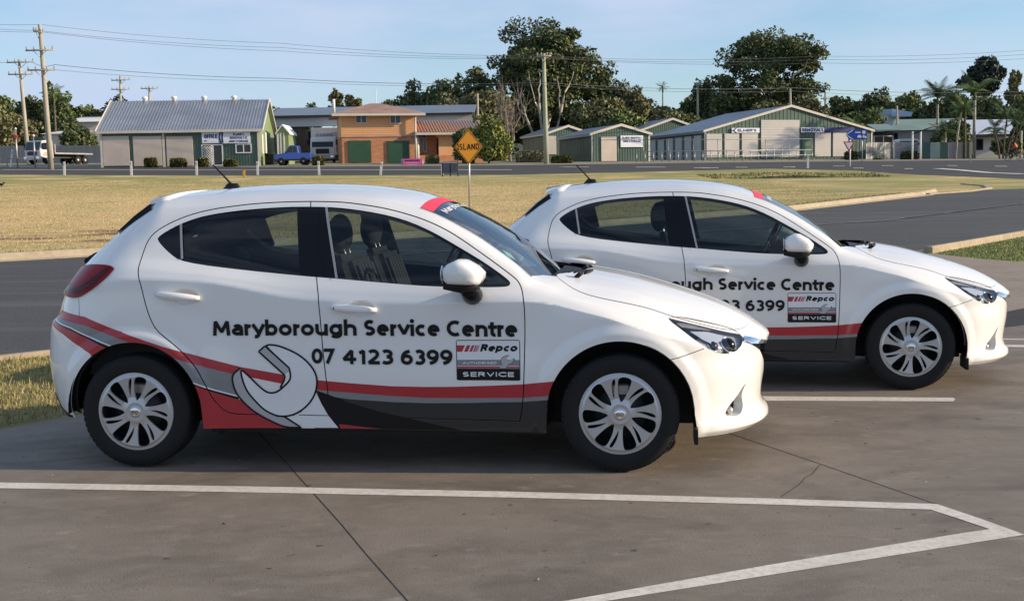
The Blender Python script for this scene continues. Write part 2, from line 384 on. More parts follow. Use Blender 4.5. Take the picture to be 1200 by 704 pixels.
def cdt(pts, lines):
    """constrained triangulation; lines = [(poly, closed)]"""
    V = []; E = []
    for ln, cl in lines:
        k = len(V); n = len(ln); V += [Vector((float(a), float(b))) for a, b in ln]
        E += [(k+i, k+i+1) for i in range(n-1)]+([(k+n-1, k)] if cl else [])
    V += [Vector((float(a), float(b))) for a, b in pts]
    v, e, f, *_ = delaunay_2d_cdt(V, E, [], 0, 1e-5)
    return np.array([tuple(q) for q in v]), np.array([tuple(q) for q in f if len(q) == 3], dtype=int)
def submesh(V2, F, mask):
    f = F[mask]
    if len(f) == 0: return V2[:0], f
    u, inv = np.unique(f, return_inverse=True)
    return V2[u], inv.reshape(f.shape)
def drape(Pf, V2, F, off, side=-1):
    """map 2d to the right (side=-1) or left (+1) half of the car"""
    P = Pf(V2[:, 0], V2[:, 1]); N = nrm(Pf, V2[:, 0], V2[:, 1])
    P = P+N*off
    P = P*np.array([1, side, 1]); N = N*np.array([1, side, 1])
    a, b, c_ = P[F[:, 0]], P[F[:, 1]], P[F[:, 2]]
    g = np.cross(b-a, c_-a); fl = (g*N[F].mean(1)).sum(1) < 0
    F = F.copy(); F[fl] = F[fl][:, ::-1]
    return P, F, N
def shell(name, Pf, V2, F, mask, mat_, parent, off=0., side=-1):
    v, f = submesh(V2, F, mask)
    if len(f) == 0: return None
    P, f, N = drape(Pf, v, f, off, side)
    return put(name, mesh_np(name, P, f, mat_, N=N), parent)
def rim(name, Pf, poly, o0, o1, mat_, parent, side=-1, shrink=1.0):
    """side walls of a recess following a closed outline from depth o0 to o1"""
    q = np.asarray(poly, float); c_ = q.mean(0); q2 = c_+(q-c_)*shrink
    n = len(q); F0 = np.array([[0, 1, 2]])
    P0 = drape(Pf, q, F0, o0, side)[0]; P1 = drape(Pf, q2, F0, o1, side)[0]
    F = [(i, (i+1) % n, n+(i+1) % n, n+i) for i in range(n)]
    return put(name, mesh_np(name, np.vstack([P0, P1]), F, mat_, smooth=False), parent)
def patch(poly, step=.03, holes=(), lines=()):
    q = np.asarray(poly, float); lo, hi = q.min(0), q.max(0)
    gx, gy = np.meshgrid(np.arange(lo[0], hi[0], step), np.arange(lo[1], hi[1], step)); g = np.stack([gx.ravel(), gy.ravel()], 1)
    g = g[pip(g, q)] if len(g) else g
    V2, F = cdt(g, [(dens(q, step, True), True)]+[(dens(h, step, True), True) for h in holes])
    c_ = V2[F].mean(1); m = pip(c_, q)
    for h in holes: m &= ~pip(c_, h)
    return V2, F, m
def sx(pts):                         # traced (x, z) -> surface parameters (s, z)
    p = np.asarray(pts, float); return np.stack([side_x2s(p[:, 0], p[:, 1]), p[:, 1]], 1)


def islands(F, mask):
    """split a face mask into connected pieces (tiny ones are dropped)"""
    idx = np.where(mask)[0]; par = {}
    def find(a):
        while par.setdefault(a, a) != a: par[a] = par[par[a]]; a = par[a]
        return a
    for i in idx:
        a, b, d = (int(q) for q in F[i]); r_ = find(a); par[find(b)] = r_; par[find(d)] = find(r_)
    g = {}
    for i in idx: g.setdefault(find(int(F[i][0])), []).append(i)
    out = []
    for v in g.values():
        if len(v) < 12: continue
        m = np.zeros(len(mask), bool); m[v] = True; out.append(m)
    return out
# ================= GROUND, ROADS =================
HB = pchip([-50,0,18,30,60,75,92,110,140,200,260,600,2500], [0,0,0,.25,1.2,1.95,2.95,3.75,4.7,7.0,10,26,110])
def hgt(X, Y):
    X = np.asarray(X, float); Y = np.asarray(Y, float)
    d = .75*np.exp(-np.abs((X-18.2)/4.6)**4-np.abs((Y-75.6)/2.1)**4)
    return HB(Y)*(1-.003*np.clip(X, -60, 60))-d
def gz(X, Y): return float(hgt(X, Y))

def ground_mat(name, c1, c2, c3, s1, s2, stretch, bumpd, bscale, rough=.95, extra=None):
    """three soil or paving tones in broad and fine patches, with relief"""
    m = bpy.data.materials.new(name); m.use_nodes = True; t = m.node_tree; p = t.nodes['Principled BSDF']; p.inputs['Roughness'].default_value = rough; p.inputs['Specular IOR Level'].default_value = .3
    N = t.nodes.new; Lk = t.links.new
    tc = N('ShaderNodeTexCoord'); mp = N('ShaderNodeMapping'); mp.inputs['Scale'].default_value = stretch; Lk(tc.outputs['Object'], mp.inputs[0])
    def noise(sc, det=6, src=mp, rg=.6):
        n = N('ShaderNodeTexNoise'); n.inputs['Scale'].default_value = sc; n.inputs['Detail'].default_value = det; n.inputs['Roughness'].default_value = rg; Lk(src.outputs[0] if src is mp else src.outputs['Object'], n.inputs['Vector']); return n
    def rng(o, a, b):
        r = N('ShaderNodeMapRange'); r.inputs[1].default_value = a; r.inputs[2].default_value = b; Lk(o, r.inputs[0]); return r.outputs[0]
    def mix(f, a, b):
        x = N('ShaderNodeMix'); x.data_type = 'RGBA'; Lk(f, x.inputs[0])
        for i, q in ((6, a), (7, b)):
            if isinstance(q, tuple): x.inputs[i].default_value = (*q, 1)
            else: Lk(q, x.inputs[i])
        return x.outputs[2]
    col = mix(rng(noise(s1).outputs['Fac'], .38, .64), c1, c2)
    col = mix(rng(noise(s2, 8, mp, .7).outputs['Fac'], .45, .72), col, c3)
    if extra: col = extra(t, tc, mp, noise, rng, mix, col)
    Lk(col, p.inputs['Base Color'])
    b = N('ShaderNodeBump'); b.inputs['Distance'].default_value = bumpd; b.inputs['Strength'].default_value = .6
    n2 = noise(bscale, 6, tc, .7); Lk(n2.outputs['Fac'], b.inputs['Height']); Lk(b.outputs['Normal'], p.inputs['Normal'])
    return m
def ex_field(t, tc, mp, noise, rng, mix, col):
    N = t.nodes.new; Lk = t.links.new
    sp_ = N('ShaderNodeSeparateXYZ'); Lk(tc.outputs['Object'], sp_.inputs[0])
    def mul(a, b):
        m_ = N('ShaderNodeMath'); m_.operation = 'MULTIPLY'; Lk(a, m_.inputs[0]); Lk(b, m_.inputs[1]); return m_.outputs[0]
    mp2 = N('ShaderNodeMapping'); mp2.inputs['Scale'].default_value = (.22, .5, 1); Lk(tc.outputs['Object'], mp2.inputs[0])
    n = N('ShaderNodeTexNoise'); n.inputs['Scale'].default_value = 1.0; n.inputs['Detail'].default_value = 7; n.inputs['Roughness'].default_value = .65; Lk(mp2.outputs[0], n.inputs['Vector'])
    green = mul(rng(n.outputs['Fac'], .38, .52), rng(sp_.outputs['Y'], 58, 80))
    col = mix(green, col, (.26, .25, .085))
    gx = mul(rng(n.outputs['Fac'], .35, .6), rng(sp_.outputs['X'], 1, 13))
    col = mix(gx, col, (.24, .24, .085))
    n7 = N('ShaderNodeTexNoise'); n7.inputs['Scale'].default_value = .22; n7.inputs['Detail'].default_value = 8; n7.inputs['Roughness'].default_value = .68; Lk(tc.outputs['Object'], n7.inputs['Vector'])
    col = mix(rng(n7.outputs['Fac'], .50, .68), col, (.31, .28, .095))
    ng = mul(rng(n.outputs['Fac'], .42, .6), rng(sp_.outputs['Y'], 31, 28))
    col = mix(ng, col, (.27, .24, .09))
    d = mul(mul(rng(n.outputs['Fac'], .47, .58), rng(sp_.outputs['X'], -3, -7)), mul(rng(sp_.outputs['Y'], 29.5, 31), rng(sp_.outputs['Y'], 38, 35)))
    return mix(d, col, (.17, .085, .05))
def ex_pad(t, tc, mp, noise, rng, mix, col):
    N = t.nodes.new; Lk = t.links.new
    mp2 = N('ShaderNodeMapping'); mp2.inputs['Scale'].default_value = (.75, 1.35, 1); mp2.inputs['Rotation'].default_value = (0, 0, R(-20)); Lk(tc.outputs['Object'], mp2.inputs[0])
    n = N('ShaderNodeTexNoise'); n.inputs['Scale'].default_value = 1.5; n.inputs['Detail'].default_value = 9; n.inputs['Roughness'].default_value = .62; n.inputs['Distortion'].default_value = .8; Lk(mp2.outputs[0], n.inputs['Vector'])
    col = mix(rng(n.outputs['Fac'], .50, .74), col, (.105, .086, .068))
    n5 = N('ShaderNodeTexNoise'); n5.inputs['Scale'].default_value = 14; n5.inputs['Detail'].default_value = 4; n5.inputs['Roughness'].default_value = .4; Lk(tc.outputs['Object'], n5.inputs['Vector'])
    col = mix(rng(n5.outputs['Fac'], .70, .76), col, (.07, .056, .045))
    n6 = N('ShaderNodeTexNoise'); n6.inputs['Scale'].default_value = 180; n6.inputs['Detail'].default_value = 2; Lk(tc.outputs['Object'], n6.inputs['Vector'])
    col = mix(rng(n6.outputs['Fac'], .62, .78), col, (.24, .205, .165))
    n3 = N('ShaderNodeTexNoise'); n3.inputs['Scale'].default_value = 7; n3.inputs['Detail'].default_value = 6; Lk(mp2.outputs[0], n3.inputs['Vector'])
    col = mix(rng(n3.outputs['Fac'], .62, .78), col, (.27, .235, .20))
    v = N('ShaderNodeTexNoise'); v.inputs['Scale'].default_value = 55; v.inputs['Detail'].default_value = 3; Lk(tc.outputs['Object'], v.inputs['Vector'])
    return mix(rng(v.outputs['Fac'], .66, .72), col, (.08, .07, .06))
def ex_road(t, tc, mp, noise, rng, mix, col):
    N = t.nodes.new; Lk = t.links.new
    mp2 = N('ShaderNodeMapping'); mp2.inputs['Rotation'].default_value = (0, 0, R(-42)); mp2.inputs['Scale'].default_value = (.10, 1.1, 1); Lk(tc.outputs['Object'], mp2.inputs[0])
    n = N('ShaderNodeTexNoise'); n.inputs['Scale'].default_value = 1.0; n.inputs['Detail'].default_value = 7; Lk(mp2.outputs[0], n.inputs['Vector'])
    col = mix(rng(n.outputs['Fac'], .52, .72), col, (.105, .105, .105))
    v = N('ShaderNodeTexNoise'); v.inputs['Scale'].default_value = 38; v.inputs['Detail'].default_value = 4; Lk(tc.outputs['Object'], v.inputs['Vector'])
    return mix(rng(v.outputs['Fac'], .50, .75), col, (.13, .13, .128))
G_pad = ground_mat('stained_concrete', (.200, .166, .132), (.160, .133, .105), (.228, .192, .154), 1.1, 5., (1, 1.5, 1), .004, 90, .72, ex_pad)
G_cross = ground_mat('brown_concrete', (.27, .22, .175), (.22, .18, .145), (.31, .255, .205), .8, 6., (1, 1, 1), .004, 60, .9)
G_road = ground_mat('worn_bitumen', (.052, .052, .054), (.068, .067, .066), (.045, .045, .046), .25, 9., (1, 1, 1), .006, 120, .85, ex_road)
G_froad = ground_mat('dark_bitumen', (.050, .049, .050), (.062, .060, .059), (.040, .040, .040), .2, 4., (.3, 1, 1), .004, 60, .85)
G_field = ground_mat('dry_straw_grass', (.60, .425, .185), (.51, .345, .14), (.65, .48, .235), .30, 3.0, (.7, 1.0, 1), .04, 7, 1., ex_field)
G_verge = ground_mat('patchy_verge_grass', (.20, .17, .065), (.30, .235, .11), (.13, .125, .05), .9, 7., (1, 1, 1), .03, 30)
G_isl = ground_mat('green_verge_grass', (.24, .27, .10), (.30, .30, .125), (.17, .20, .07), .8, 6., (1, 1, 1), .03, 25)
G_yard = ground_mat('yard_gravel', (.26, .235, .18), (.21, .20, .12), (.30, .27, .21), .3, 2., (1, 1, 1), .02, 12)
G_far = ground_mat('far_dry_grass', (.20, .19, .10), (.26, .22, .12), (.15, .15, .08), .1, .8, (1, 1, 1), .03, 5)
G_ditch = ground_mat('rank_ditch_grass', (.045, .045, .020), (.07, .072, .03), (.03, .028, .018), 1., 5., (1, 1, 1), .05, 12)
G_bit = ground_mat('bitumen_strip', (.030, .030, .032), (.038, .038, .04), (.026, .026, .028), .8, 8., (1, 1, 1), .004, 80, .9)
G_kerb = ground_mat('weathered_kerb_concrete', (.40, .33, .23), (.31, .25, .17), (.46, .39, .29), 1.2, 7., (1, 1, 1), .004, 60)
G_line = ground_mat('worn_white_line_paint', (.68, .63, .56), (.58, .53, .46), (.44, .39, .33), 3., 26., (1, 1, 1), .001, 90, .7)
G_joint = flat('dark_joint_sealant', (.010, .009, .008), .9)

PADL = [(-60, -54), (-3.23, 7.41), (-2.88, 7.86), (1.2, 12.25)]
KN = [(-60, -44), (-4.6, 10.65), (-.7, 14.45), (7.92, 22.78), (11.61, 27.03), (40, 57)]
KF = [(-60, -3), (-10.7, 25.3), (-4, 29.2), (2, 33.3), (9.67, 40.9), (12.94, 45.2), (17.5, 51), (19.1, 53.8), (21.3, 55.3), (23.9, 55.9), (45, 61)]
FN = [(-120, 104), (-37.8, 89.1), (-30.7, 87), (-17.8, 84.1), (.2, 81.2), (12, 83.8), (18.7, 86), (23.4, 81.6), (25.5, 74.4), (28.8, 67.1), (45, 65)]
FF = [(-120, 118), (-44.3, 104.6), (-21.1, 100.4), (.2, 99.1), (14.7, 101.9), (30, 103.5), (60, 105), (120, 106)]
P_verge = PADL+[(-.7, 14.45), (-4.6, 10.65), (-60, -44)]
P_isl = [(7.92, 22.78), (11.61, 27.03), (40, 57), (40, 51.5), (8.75, 20.35), (8.35, 21.4)]
P_cross = [(1.2, 12.25), (-.7, 14.45), (7.92, 22.78), (8.35, 21.4), (8.75, 20.35), (40, 51.5), (40, 46), (5.75, 13.35), (3.2, 10.9)]
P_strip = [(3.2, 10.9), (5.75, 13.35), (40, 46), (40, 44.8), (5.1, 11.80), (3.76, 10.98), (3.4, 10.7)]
P_road = KN+[(45, 61)]+KF[::-1][1:]
P_field = KF+FN[::-1]+[(-120, 104), (-120, -20)]
P_froad = FN+[(45, 61), (60, 62), (120, 66)]+FF[::-1]
P_sliver = [(23.9, 55.9), (45, 61), (45, 65), (28.8, 67.1), (25.5, 74.4), (23.4, 81.6)]
a_ = np.linspace(0, 2*PI, 24, endpoint=False); P_ditch = [(18.2+5.2*math.cos(t), 75.6+2.5*math.sin(t)) for t in a_]
P_yard = FF+[(120, 150), (-120, 150)]
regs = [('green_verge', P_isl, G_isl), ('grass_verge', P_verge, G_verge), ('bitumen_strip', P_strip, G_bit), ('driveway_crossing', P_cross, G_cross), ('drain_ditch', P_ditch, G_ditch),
        ('side_road', P_road, G_road), ('main_road', P_froad, G_froad), ('dry_grass_field', P_field, G_field), ('yard_ground', P_yard, G_yard)]
gp = []
for x0, x1, y0, y1, st in ((-14, 16, -6, 34, 1.0), (-62, 62, 20, 128, 2.2), (-130, 130, -60, 170, 9), (-1500, 1500, -300, 2400, 120)):
    gp.append(np.stack([q.ravel() for q in np.meshgrid(np.arange(x0, x1, st)+.13, np.arange(y0, y1, st)+.17)], 1))
gp.append(np.stack([q.ravel() for q in np.meshgrid(np.arange(11.5, 25, .5), np.arange(72, 79.5, .4))], 1))
gp = np.vstack(gp)
gv, gf = cdt(gp, [(dens(q, 3, True), True) for _, q, _ in regs]); gc = gv[gf].mean(1); left = np.ones(len(gf), bool)
ar_ = np.abs((gv[gf[:, 1]]-gv[gf[:, 0]])[:, 0]*(gv[gf[:, 2]]-gv[gf[:, 0]])[:, 1]-(gv[gf[:, 1]]-gv[gf[:, 0]])[:, 1]*(gv[gf[:, 2]]-gv[gf[:, 0]])[:, 0]); left &= ar_ > 1e-6
def sheet(name, v, f, m_, dz=0.):
    P = np.column_stack([v, hgt(v[:, 0], v[:, 1])+dz]); g = np.cross(P[f[:, 1]]-P[f[:, 0]], P[f[:, 2]]-P[f[:, 0]]); f = f.copy(); f[g[:, 2] < 0] = f[g[:, 2] < 0][:, ::-1]
    return tag(put(name, mesh_np(name, P, f, m_, smooth=True)), kind='structure')
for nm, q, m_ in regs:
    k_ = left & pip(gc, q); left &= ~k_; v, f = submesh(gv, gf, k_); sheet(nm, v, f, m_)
near = left & (gc[:, 1] < np.interp(gc[:, 0], [-60, -3.2, 5, 40, 41, 2000], [-54, 7.45, 15, 48, 60, 60])) & (np.abs(gc[:, 0]) < 62) & (gc[:, 1] > -60)
v, f = submesh(gv, gf, near); sheet('concrete_pad', v, f, G_pad)
far_ = left & ~near & (gc[:, 1] > 170); v, f = submesh(gv, gf, far_); sheet('wooded_hills', v, f, ground_mat('far_woodland', (.045, .055, .028), (.07, .075, .035), (.03, .038, .022), .02, .2, (1, 1, 1), .5, .4))
v, f = submesh(gv, gf, left & ~near & ~far_); sheet('ground', v, f, G_far)

def strip_mesh(name, q, m_, dz=.004, kind='structure', step=.5):
    v, f, k_ = patch(q, step); v, f = submesh(v, f, k_); o = sheet(name, v, f, m_, dz); o['kind'] = kind; return o
# painted lines on the pad
PX = lambda pts: [(float(a), float(b)) for a, b in pts]
def gpx(px, py):
    """flat pad point seen at a photograph pixel"""
    d = _F+_RT*((px-600)/CAM_F)-_UP*((py-352)/CAM_F); t = -CAM_H/d.z; return (t*d.x, t*d.y)
ln = [(-260, 559), (0, 565.3), (300, 570), (600, 576), (900, 584), (1098, 590.5), (1150, 608), (1201, 626.5), (1172, 631), (900, 674), (755, 697), (560, 728), (380, 758), (200, 775), (440, 735), (665, 703.5), (900, 662), (1128, 624.5), (1160, 620), (1120, 606.5), (1090, 597), (900, 591), (600, 583), (300, 577), (0, 572), (-260, 566)]
strip_mesh('parking_line', [gpx(*q) for q in ln], G_line, .0018)
strip_mesh('parking_line', [gpx(*q) for q in ((700, 461), (897, 464.3), (1117, 466), (1119.5, 468), (1117, 470.3), (897, 469.5), (700, 466.5))], G_line, .0018)
strip_mesh('parking_line', [gpx(*q) for q in ((1040, 402.6), (1400, 406.5), (1400, 409), (1040, 405))], G_line, .0018)
strip_mesh('parking_line', [gpx(*q) for q in ((1120, 396.4), (1400, 399.2), (1400, 400.2), (1120, 397.4))], G_line, .0018)
def crack(name, pts, wd): strip_mesh(name, ribbon(dens([gpx(*q) for q in pts], .1), wd), G_joint, .001)
crack('slab_joint', [(300, 503), (338, 545), (400, 614), (430, 650), (478, 704), (560, 795)], .0052)
crack('slab_joint', [(780, 485), (865, 511), (960, 543), (1090, 588), (1098, 590)], .006)
crack('hairline_crack', [(960, 545), (952, 555), (944, 559), (936, 568), (915, 582)], .0035)
# worn edge line on the side road, markings of the main road
def gray(px, py, ys=np.linspace(15, 125, 4000)):
    d = _F+_RT*((px-600)/CAM_F)-_UP*((py-352)/CAM_F); t = ys/d.y; X = t*d.x; Z = CAM_H+t*d.z; k_ = np.where(Z < hgt(X, ys))[0]
    k_ = k_[0] if len(k_) else len(ys)-1; return (float(X[k_]), float(ys[k_]))
G_worn = ground_mat('faded_line_paint', (.20, .20, .20), (.12, .12, .12), (.28, .28, .27), 2., 12., (1, 1, 1), .001, 60, .8)
strip_mesh('worn_road_line', ribbon(dens([(-2.9, 24.1), (-1.07, 25.6), (4.5, 30), (10.5, 33.6), (18.4, 42.6)], .5), .13), G_worn, .02)
for i_, (a, b) in enumerate((((0, 199.3), (310, 199.6)), ((310, 199.6), (600, 199.3)))):
    p, q = gray(*a), gray(*b); strip_mesh('road_line', ribbon(dens([p, q], 1.), .55), G_line, .02)
for x0, x1, y_ in ((655, 690, 196.2), (745, 780, 196.4), (813, 842, 197.2), (862, 876, 196.6), (918, 932, 196.3), (976, 990, 195.2), (1000, 1012, 197.6), (1033, 1047, 194.6), (1060, 1070, 198.2), (1110, 1122, 194.6), (1166, 1180, 195.4)):
    p, q = gray(x0, y_), gray(x1, y_); strip_mesh('lane_dash', ribbon(dens([p, q], .5), .7), G_line, .03)
strip_mesh('road_line', ribbon(dens([gray(1098, 198), gray(1125, 199.8), gray(1160, 203), gray(1200, 204.5)], 1.), .8), G_line, .03)
# kerbs
def sweep(name, line, prof, m_, kind='structure'):
    p = dens(line, .8); t = np.gradient(p, axis=0); t /= np.linalg.norm(t, axis=1, keepdims=True); n = np.stack([-t[:, 1], t[:, 0]], 1); V = []; F = []; m = len(prof)
    for i in range(len(p)):
        for o_, h_ in prof: q = p[i]+n[i]*o_; V.append((q[0], q[1], gz(*p[i])+h_))
    for i in range(len(p)-1):
        for k_ in range(m-1): F.append((i*m+k_, i*m+k_+1, (i+1)*m+k_+1, (i+1)*m+k_))
    F += [tuple(range(m)), tuple((len(p)-1)*m+k_ for k_ in range(m))]
    return tag(put(name, mesh_np(name, V, F, m_)), kind=kind)
KP = [(-.42, -.02), (-.42, .012), (-.10, .006), (-.02, .12), (.0, .145), (.13, .15), (.15, .13), (.15, -.05)]
sweep('kerb', KF[:8], KP, G_kerb)
KPn = [(.30, -.02), (.30, .012), (.06, .006), (.02, .10), (.0, .12), (-.12, .125), (-.14, .10), (-.14, -.05)]
sweep('kerb', KN[:3], [(.22, -.02), (.22, .010), (.05, .006), (.02, .035), (.0, .045), (-.07, .045), (-.09, .03), (-.09, -.05)], G_kerb); sweep('kerb', [(7.95, 22.9)]+KN[4:], KPn, G_kerb)
sweep('path_edging', [(17.9, 51.4), (20.5, 53.6), (22.6, 56.5), (23.6, 59.5), (23.4, 62)], [(-.12, -.05), (-.12, .06), (.12, .06), (.12, -.05)], G_kerb)
# grass blades
def blades(name, poly, n, h0, h1, cols, seed, wd=.006, lean=.5):
    rg = np.random.default_rng(seed); q = np.asarray(poly, float); lo, hi = q.min(0), q.max(0); pts = np.zeros((0, 2))
    while len(pts) < n:
        c_ = rg.uniform(lo, hi, (n*2, 2)); pts = np.vstack([pts, c_[pip(c_, q)]])
    pts = pts[:n]; h = rg.uniform(h0, h1, n)*(.6+.8*rg.random(n)); a = rg.uniform(0, 2*PI, n); z = hgt(pts[:, 0], pts[:, 1]); dx, dy = np.cos(a)*wd, np.sin(a)*wd; b = rg.uniform(0, 2*PI, n); l = lean*h*rg.random(n)
    V = np.empty((n, 3, 3)); V[:, 0] = np.stack([pts[:, 0]-dx, pts[:, 1]-dy, z-.01], 1); V[:, 1] = np.stack([pts[:, 0]+dx, pts[:, 1]+dy, z-.01], 1); V[:, 2] = np.stack([pts[:, 0]+np.cos(b)*l, pts[:, 1]+np.sin(b)*l, z+h], 1)
    return tag(put(name, mesh_np(name, V.reshape(-1, 3), np.arange(3*n).reshape(n, 3), cols, rg.integers(0, len(cols), n))), kind='stuff')
GB_ = [flat('straw_blade', (.40, .31, .14), .9), flat('green_blade', (.17, .19, .06), .9), flat('olive_blade', (.27, .235, .09), .9)]
GBg = [flat('fresh_blade', (.24, .28, .09), .9), flat('pale_blade', (.34, .34, .16), .9), flat('deep_blade', (.14, .17, .055), .9)]
blades('grass', [(-6.2, 5.2), (-3.30, 7.45), (-2.75, 8.1), (-1.5, 9.5), (-3.3, 11.5), (-4.75, 10.45), (-9.0, 6.3)], 42000, .012, .032, GB_, 1)
blades('grass', [(8.1, 22.7), (11.61, 26.8), (16, 31.2), (16, 28), (8.8, 20.6), (8.4, 21.5)], 42000, .015, .04, GBg, 2, .012)
blades('grass', [(-12, 24.9), (-4, 29.5), (2, 33.5), (9.7, 41.1), (17.4, 51), (17, 52.5), (9.0, 42.3), (1.3, 34.5), (-4.6, 30.6), (-13, 26)], 26000, .03, .10, GB_, 3, .02)
blades('grass', [(13.5, 72.5), (23, 72.5), (24, 78), (17, 79.5), (12, 78)], 5000, .04, .12, [GBg[2], flat('dead_blade', (.06, .05, .025), .9)], 4, .03)

blades('grass', [(-14, 27.2), (-4, 31), (2, 35), (9, 43), (16, 52), (15, 70), (-28, 80), (-34, 60), (-24, 32)], 70000, .012, .038, [GB_[0], GB_[2], flat('bleached_blade', (.52, .42, .22), .9), flat('straw_stem', (.46, .35, .15), .9)], 5, .022)
blades('grass', [(-6.2, 5.2), (-3.30, 7.45), (-2.75, 8.1), (-1.5, 9.5), (-3.3, 11.5), (-4.75, 10.45), (-9.0, 6.3)], 2600, .03, .065, GB_, 6, .007, .9)
rg_ = np.random.default_rng(9); n_ = 130; px_ = np.stack([rg_.uniform(-3.2, 5.5, n_), rg_.uniform(3.9, 9.5, n_)], 1); V_ = []; F_ = []
for i_, (x_, y_) in enumerate(px_):
    a_, s_ = rg_.uniform(0, PI), rg_.uniform(.004, .013); c_, d_ = math.cos(a_)*s_, math.sin(a_)*s_; z_ = .003
    V_ += [(x_-c_, y_-d_, z_), (x_+d_*.5, y_-c_*.5, z_+s_*.4), (x_+c_, y_+d_, z_), (x_-d_*.5, y_+c_*.5, z_+s_*.3)]; F_.append((4*i_, 4*i_+1, 4*i_+2, 4*i_+3))
tag(put('leaf_litter', mesh_np('leaf_litter', V_, F_, [flat('dry_leaf', (.20, .13, .07), .8), flat('pale_chip', (.50, .46, .40), .8), flat('dark_chip', (.04, .035, .03), .9)], rg_.integers(0, 3, n_))), kind='stuff')
# ================= CARS =================
def shade_mix(m, name2): return m
M_paint = flat('white_car_paint', (.77, .77, .76), .35, 0, .5, 1.0)
M_black = flat('black_plastic', (.010, .010, .012), .5, 0, .25)
M_gloss = flat('gloss_black_trim', (.004, .005, .008), .2, 0, .22)
M_gap = flat('panel_gap_dark', (.006, .006, .007), .9)
M_rubber = mat('tyre_rubber', (.0042, .0042, .0048), .8, noise=.4, nscale=22, bump=(.1, .001, 60))
M_silver = flat('silver_hubcap_paint', (.50, .51, .53), .36, .7)
M_dkmet = flat('dark_metal', (.04, .04, .042), .5, .6)
M_chrome = flat('chrome', (.78, .78, .80), .08, 1.0)
M_white_lamp = flat('bright_lamp_insert', (.62, .62, .64), .25, .5)
M_bowl = flat('silver_lamp_bowl', (.50, .51, .53), .3, .45)
M_satin = flat('satin_strip', (.38, .36, .34), .35, .6)
M_glass = glass('side_window_glass', (.44, .52, .53))
M_wglass = glass('windscreen_glass', (.62, .70, .70))
M_lens = glass('headlight_lens', (.93, .95, .97), 0, 1.5)
M_priv = flat('dark_privacy_glass', (.005, .008, .014), .08, 0, .28, .0)
M_trim = mat('dark_interior_trim', (.018, .019, .022), .75, noise=.2)
M_cloth = mat('dark_seat_cloth', (.022, .023, .026), .9, noise=.3, nscale=40)
M_cloth2 = mat('grey_seat_stripe', (.04, .041, .044), .9, noise=.2, nscale=40)
M_head = flat('light_headliner', (.33, .33, .32), .9)
M_red = flat('red_vinyl', (.40, .022, .034), .35, 0, .5, .3)
M_grey = flat('mid_grey_vinyl', (.21, .22, .23), .4, 0, .5, .3)
M_lgrey = flat('light_grey_vinyl', (.40, .40, .41), .4, 0, .5, .3)
M_char = flat('charcoal_vinyl', (.015, .0165, .019), .38, 0, .5, .3)
M_blk = flat('black_vinyl', (.004, .004, .006), .45, 0, .3)
M_wht = flat('white_vinyl', (.74, .75, .77), .4, 0, .5, .3)
M_tail = flat('red_tail_lens', (.24, .003, .010), .3, 0, .2, .1)
M_taild = flat('dark_red_tail_lens', (.06, .002, .006), .25, 0, .25, .1)
M_clear = flat('clear_tail_lens', (.45, .38, .34), .1, 0, .6, 1.0)
M_banner = flat('red_banner_vinyl', (.72, .03, .07), .5)
M_sticker = flat('pale_green_sticker', (.45, .70, .58), .6)

# edge between flank and top of the car
_s = np.linspace(XR0-1, XF0+1, 900); _z = np.full_like(_s, .95)
for _ in range(60): _z = .5*_z+.5*ZE(side_s2x(_s, _z)[0])
EDGE = np.stack([_s, _z], 1); _P = side_pos(_s, _z); _xo = np.argsort(_P[:, 0])
EX, EYv, EZv = _P[_xo, 0], _P[_xo, 1], _P[_xo, 2]
YEf = lambda x: np.interp(x, EX, EYv)
ZEf = lambda x: np.interp(x, EX, EZv)
ZC_hood = pchip([-.5,-.35,-.154,.026,.205,.383,.56,.70,.76,.80,.83], [1.03,1.022,.990,.957,.910,.855,.788,.713,.672,.640,.612])
ZC_roof = pchip([-2.75,-2.6,-2.45,-2.27,-2.03,-1.78,-1.62,-1.46,-1.3,-1.14,-1.04,-.9], [1.385,1.425,1.463,1.479,1.493,1.496,1.492,1.482,1.464,1.431,1.391,1.335])
ZC_back = pchip([-3.27,-3.2,-3.1,-2.95,-2.75,-2.6,-2.45], [.90,.955,1.03,1.14,1.285,1.385,1.463])
def Q_hood(x, q):
    y = YEf(np.minimum(x, .80))*np.abs(q); e = ZEf(x); z = e+np.maximum(ZC_hood(x)-e, 0)*(1-np.abs(q)**2.4)
    return np.stack([x, y, z], -1)
def Q_roof(x, q):
    e = ZEf(x); z = e+np.maximum(ZC_roof(x)-e, .0)*(1-np.abs(q)**2.3); return np.stack([x, YEf(x)*np.abs(q), z], -1)
def Q_ws(x, q):
    xx = np.minimum(x, -.46); e = ZEf(xx)-(x-xx)*.80; z = e+.048*(1-np.abs(q)**2.1)
    return np.stack([x, YEf(xx)*np.abs(q), z], -1)
def Q_back(x, q):
    e = ZEf(x); z = e+np.maximum(ZC_back(x)-e, 0)*(1-np.abs(q)**2.2); return np.stack([x, YEf(x)*np.abs(q), z], -1)

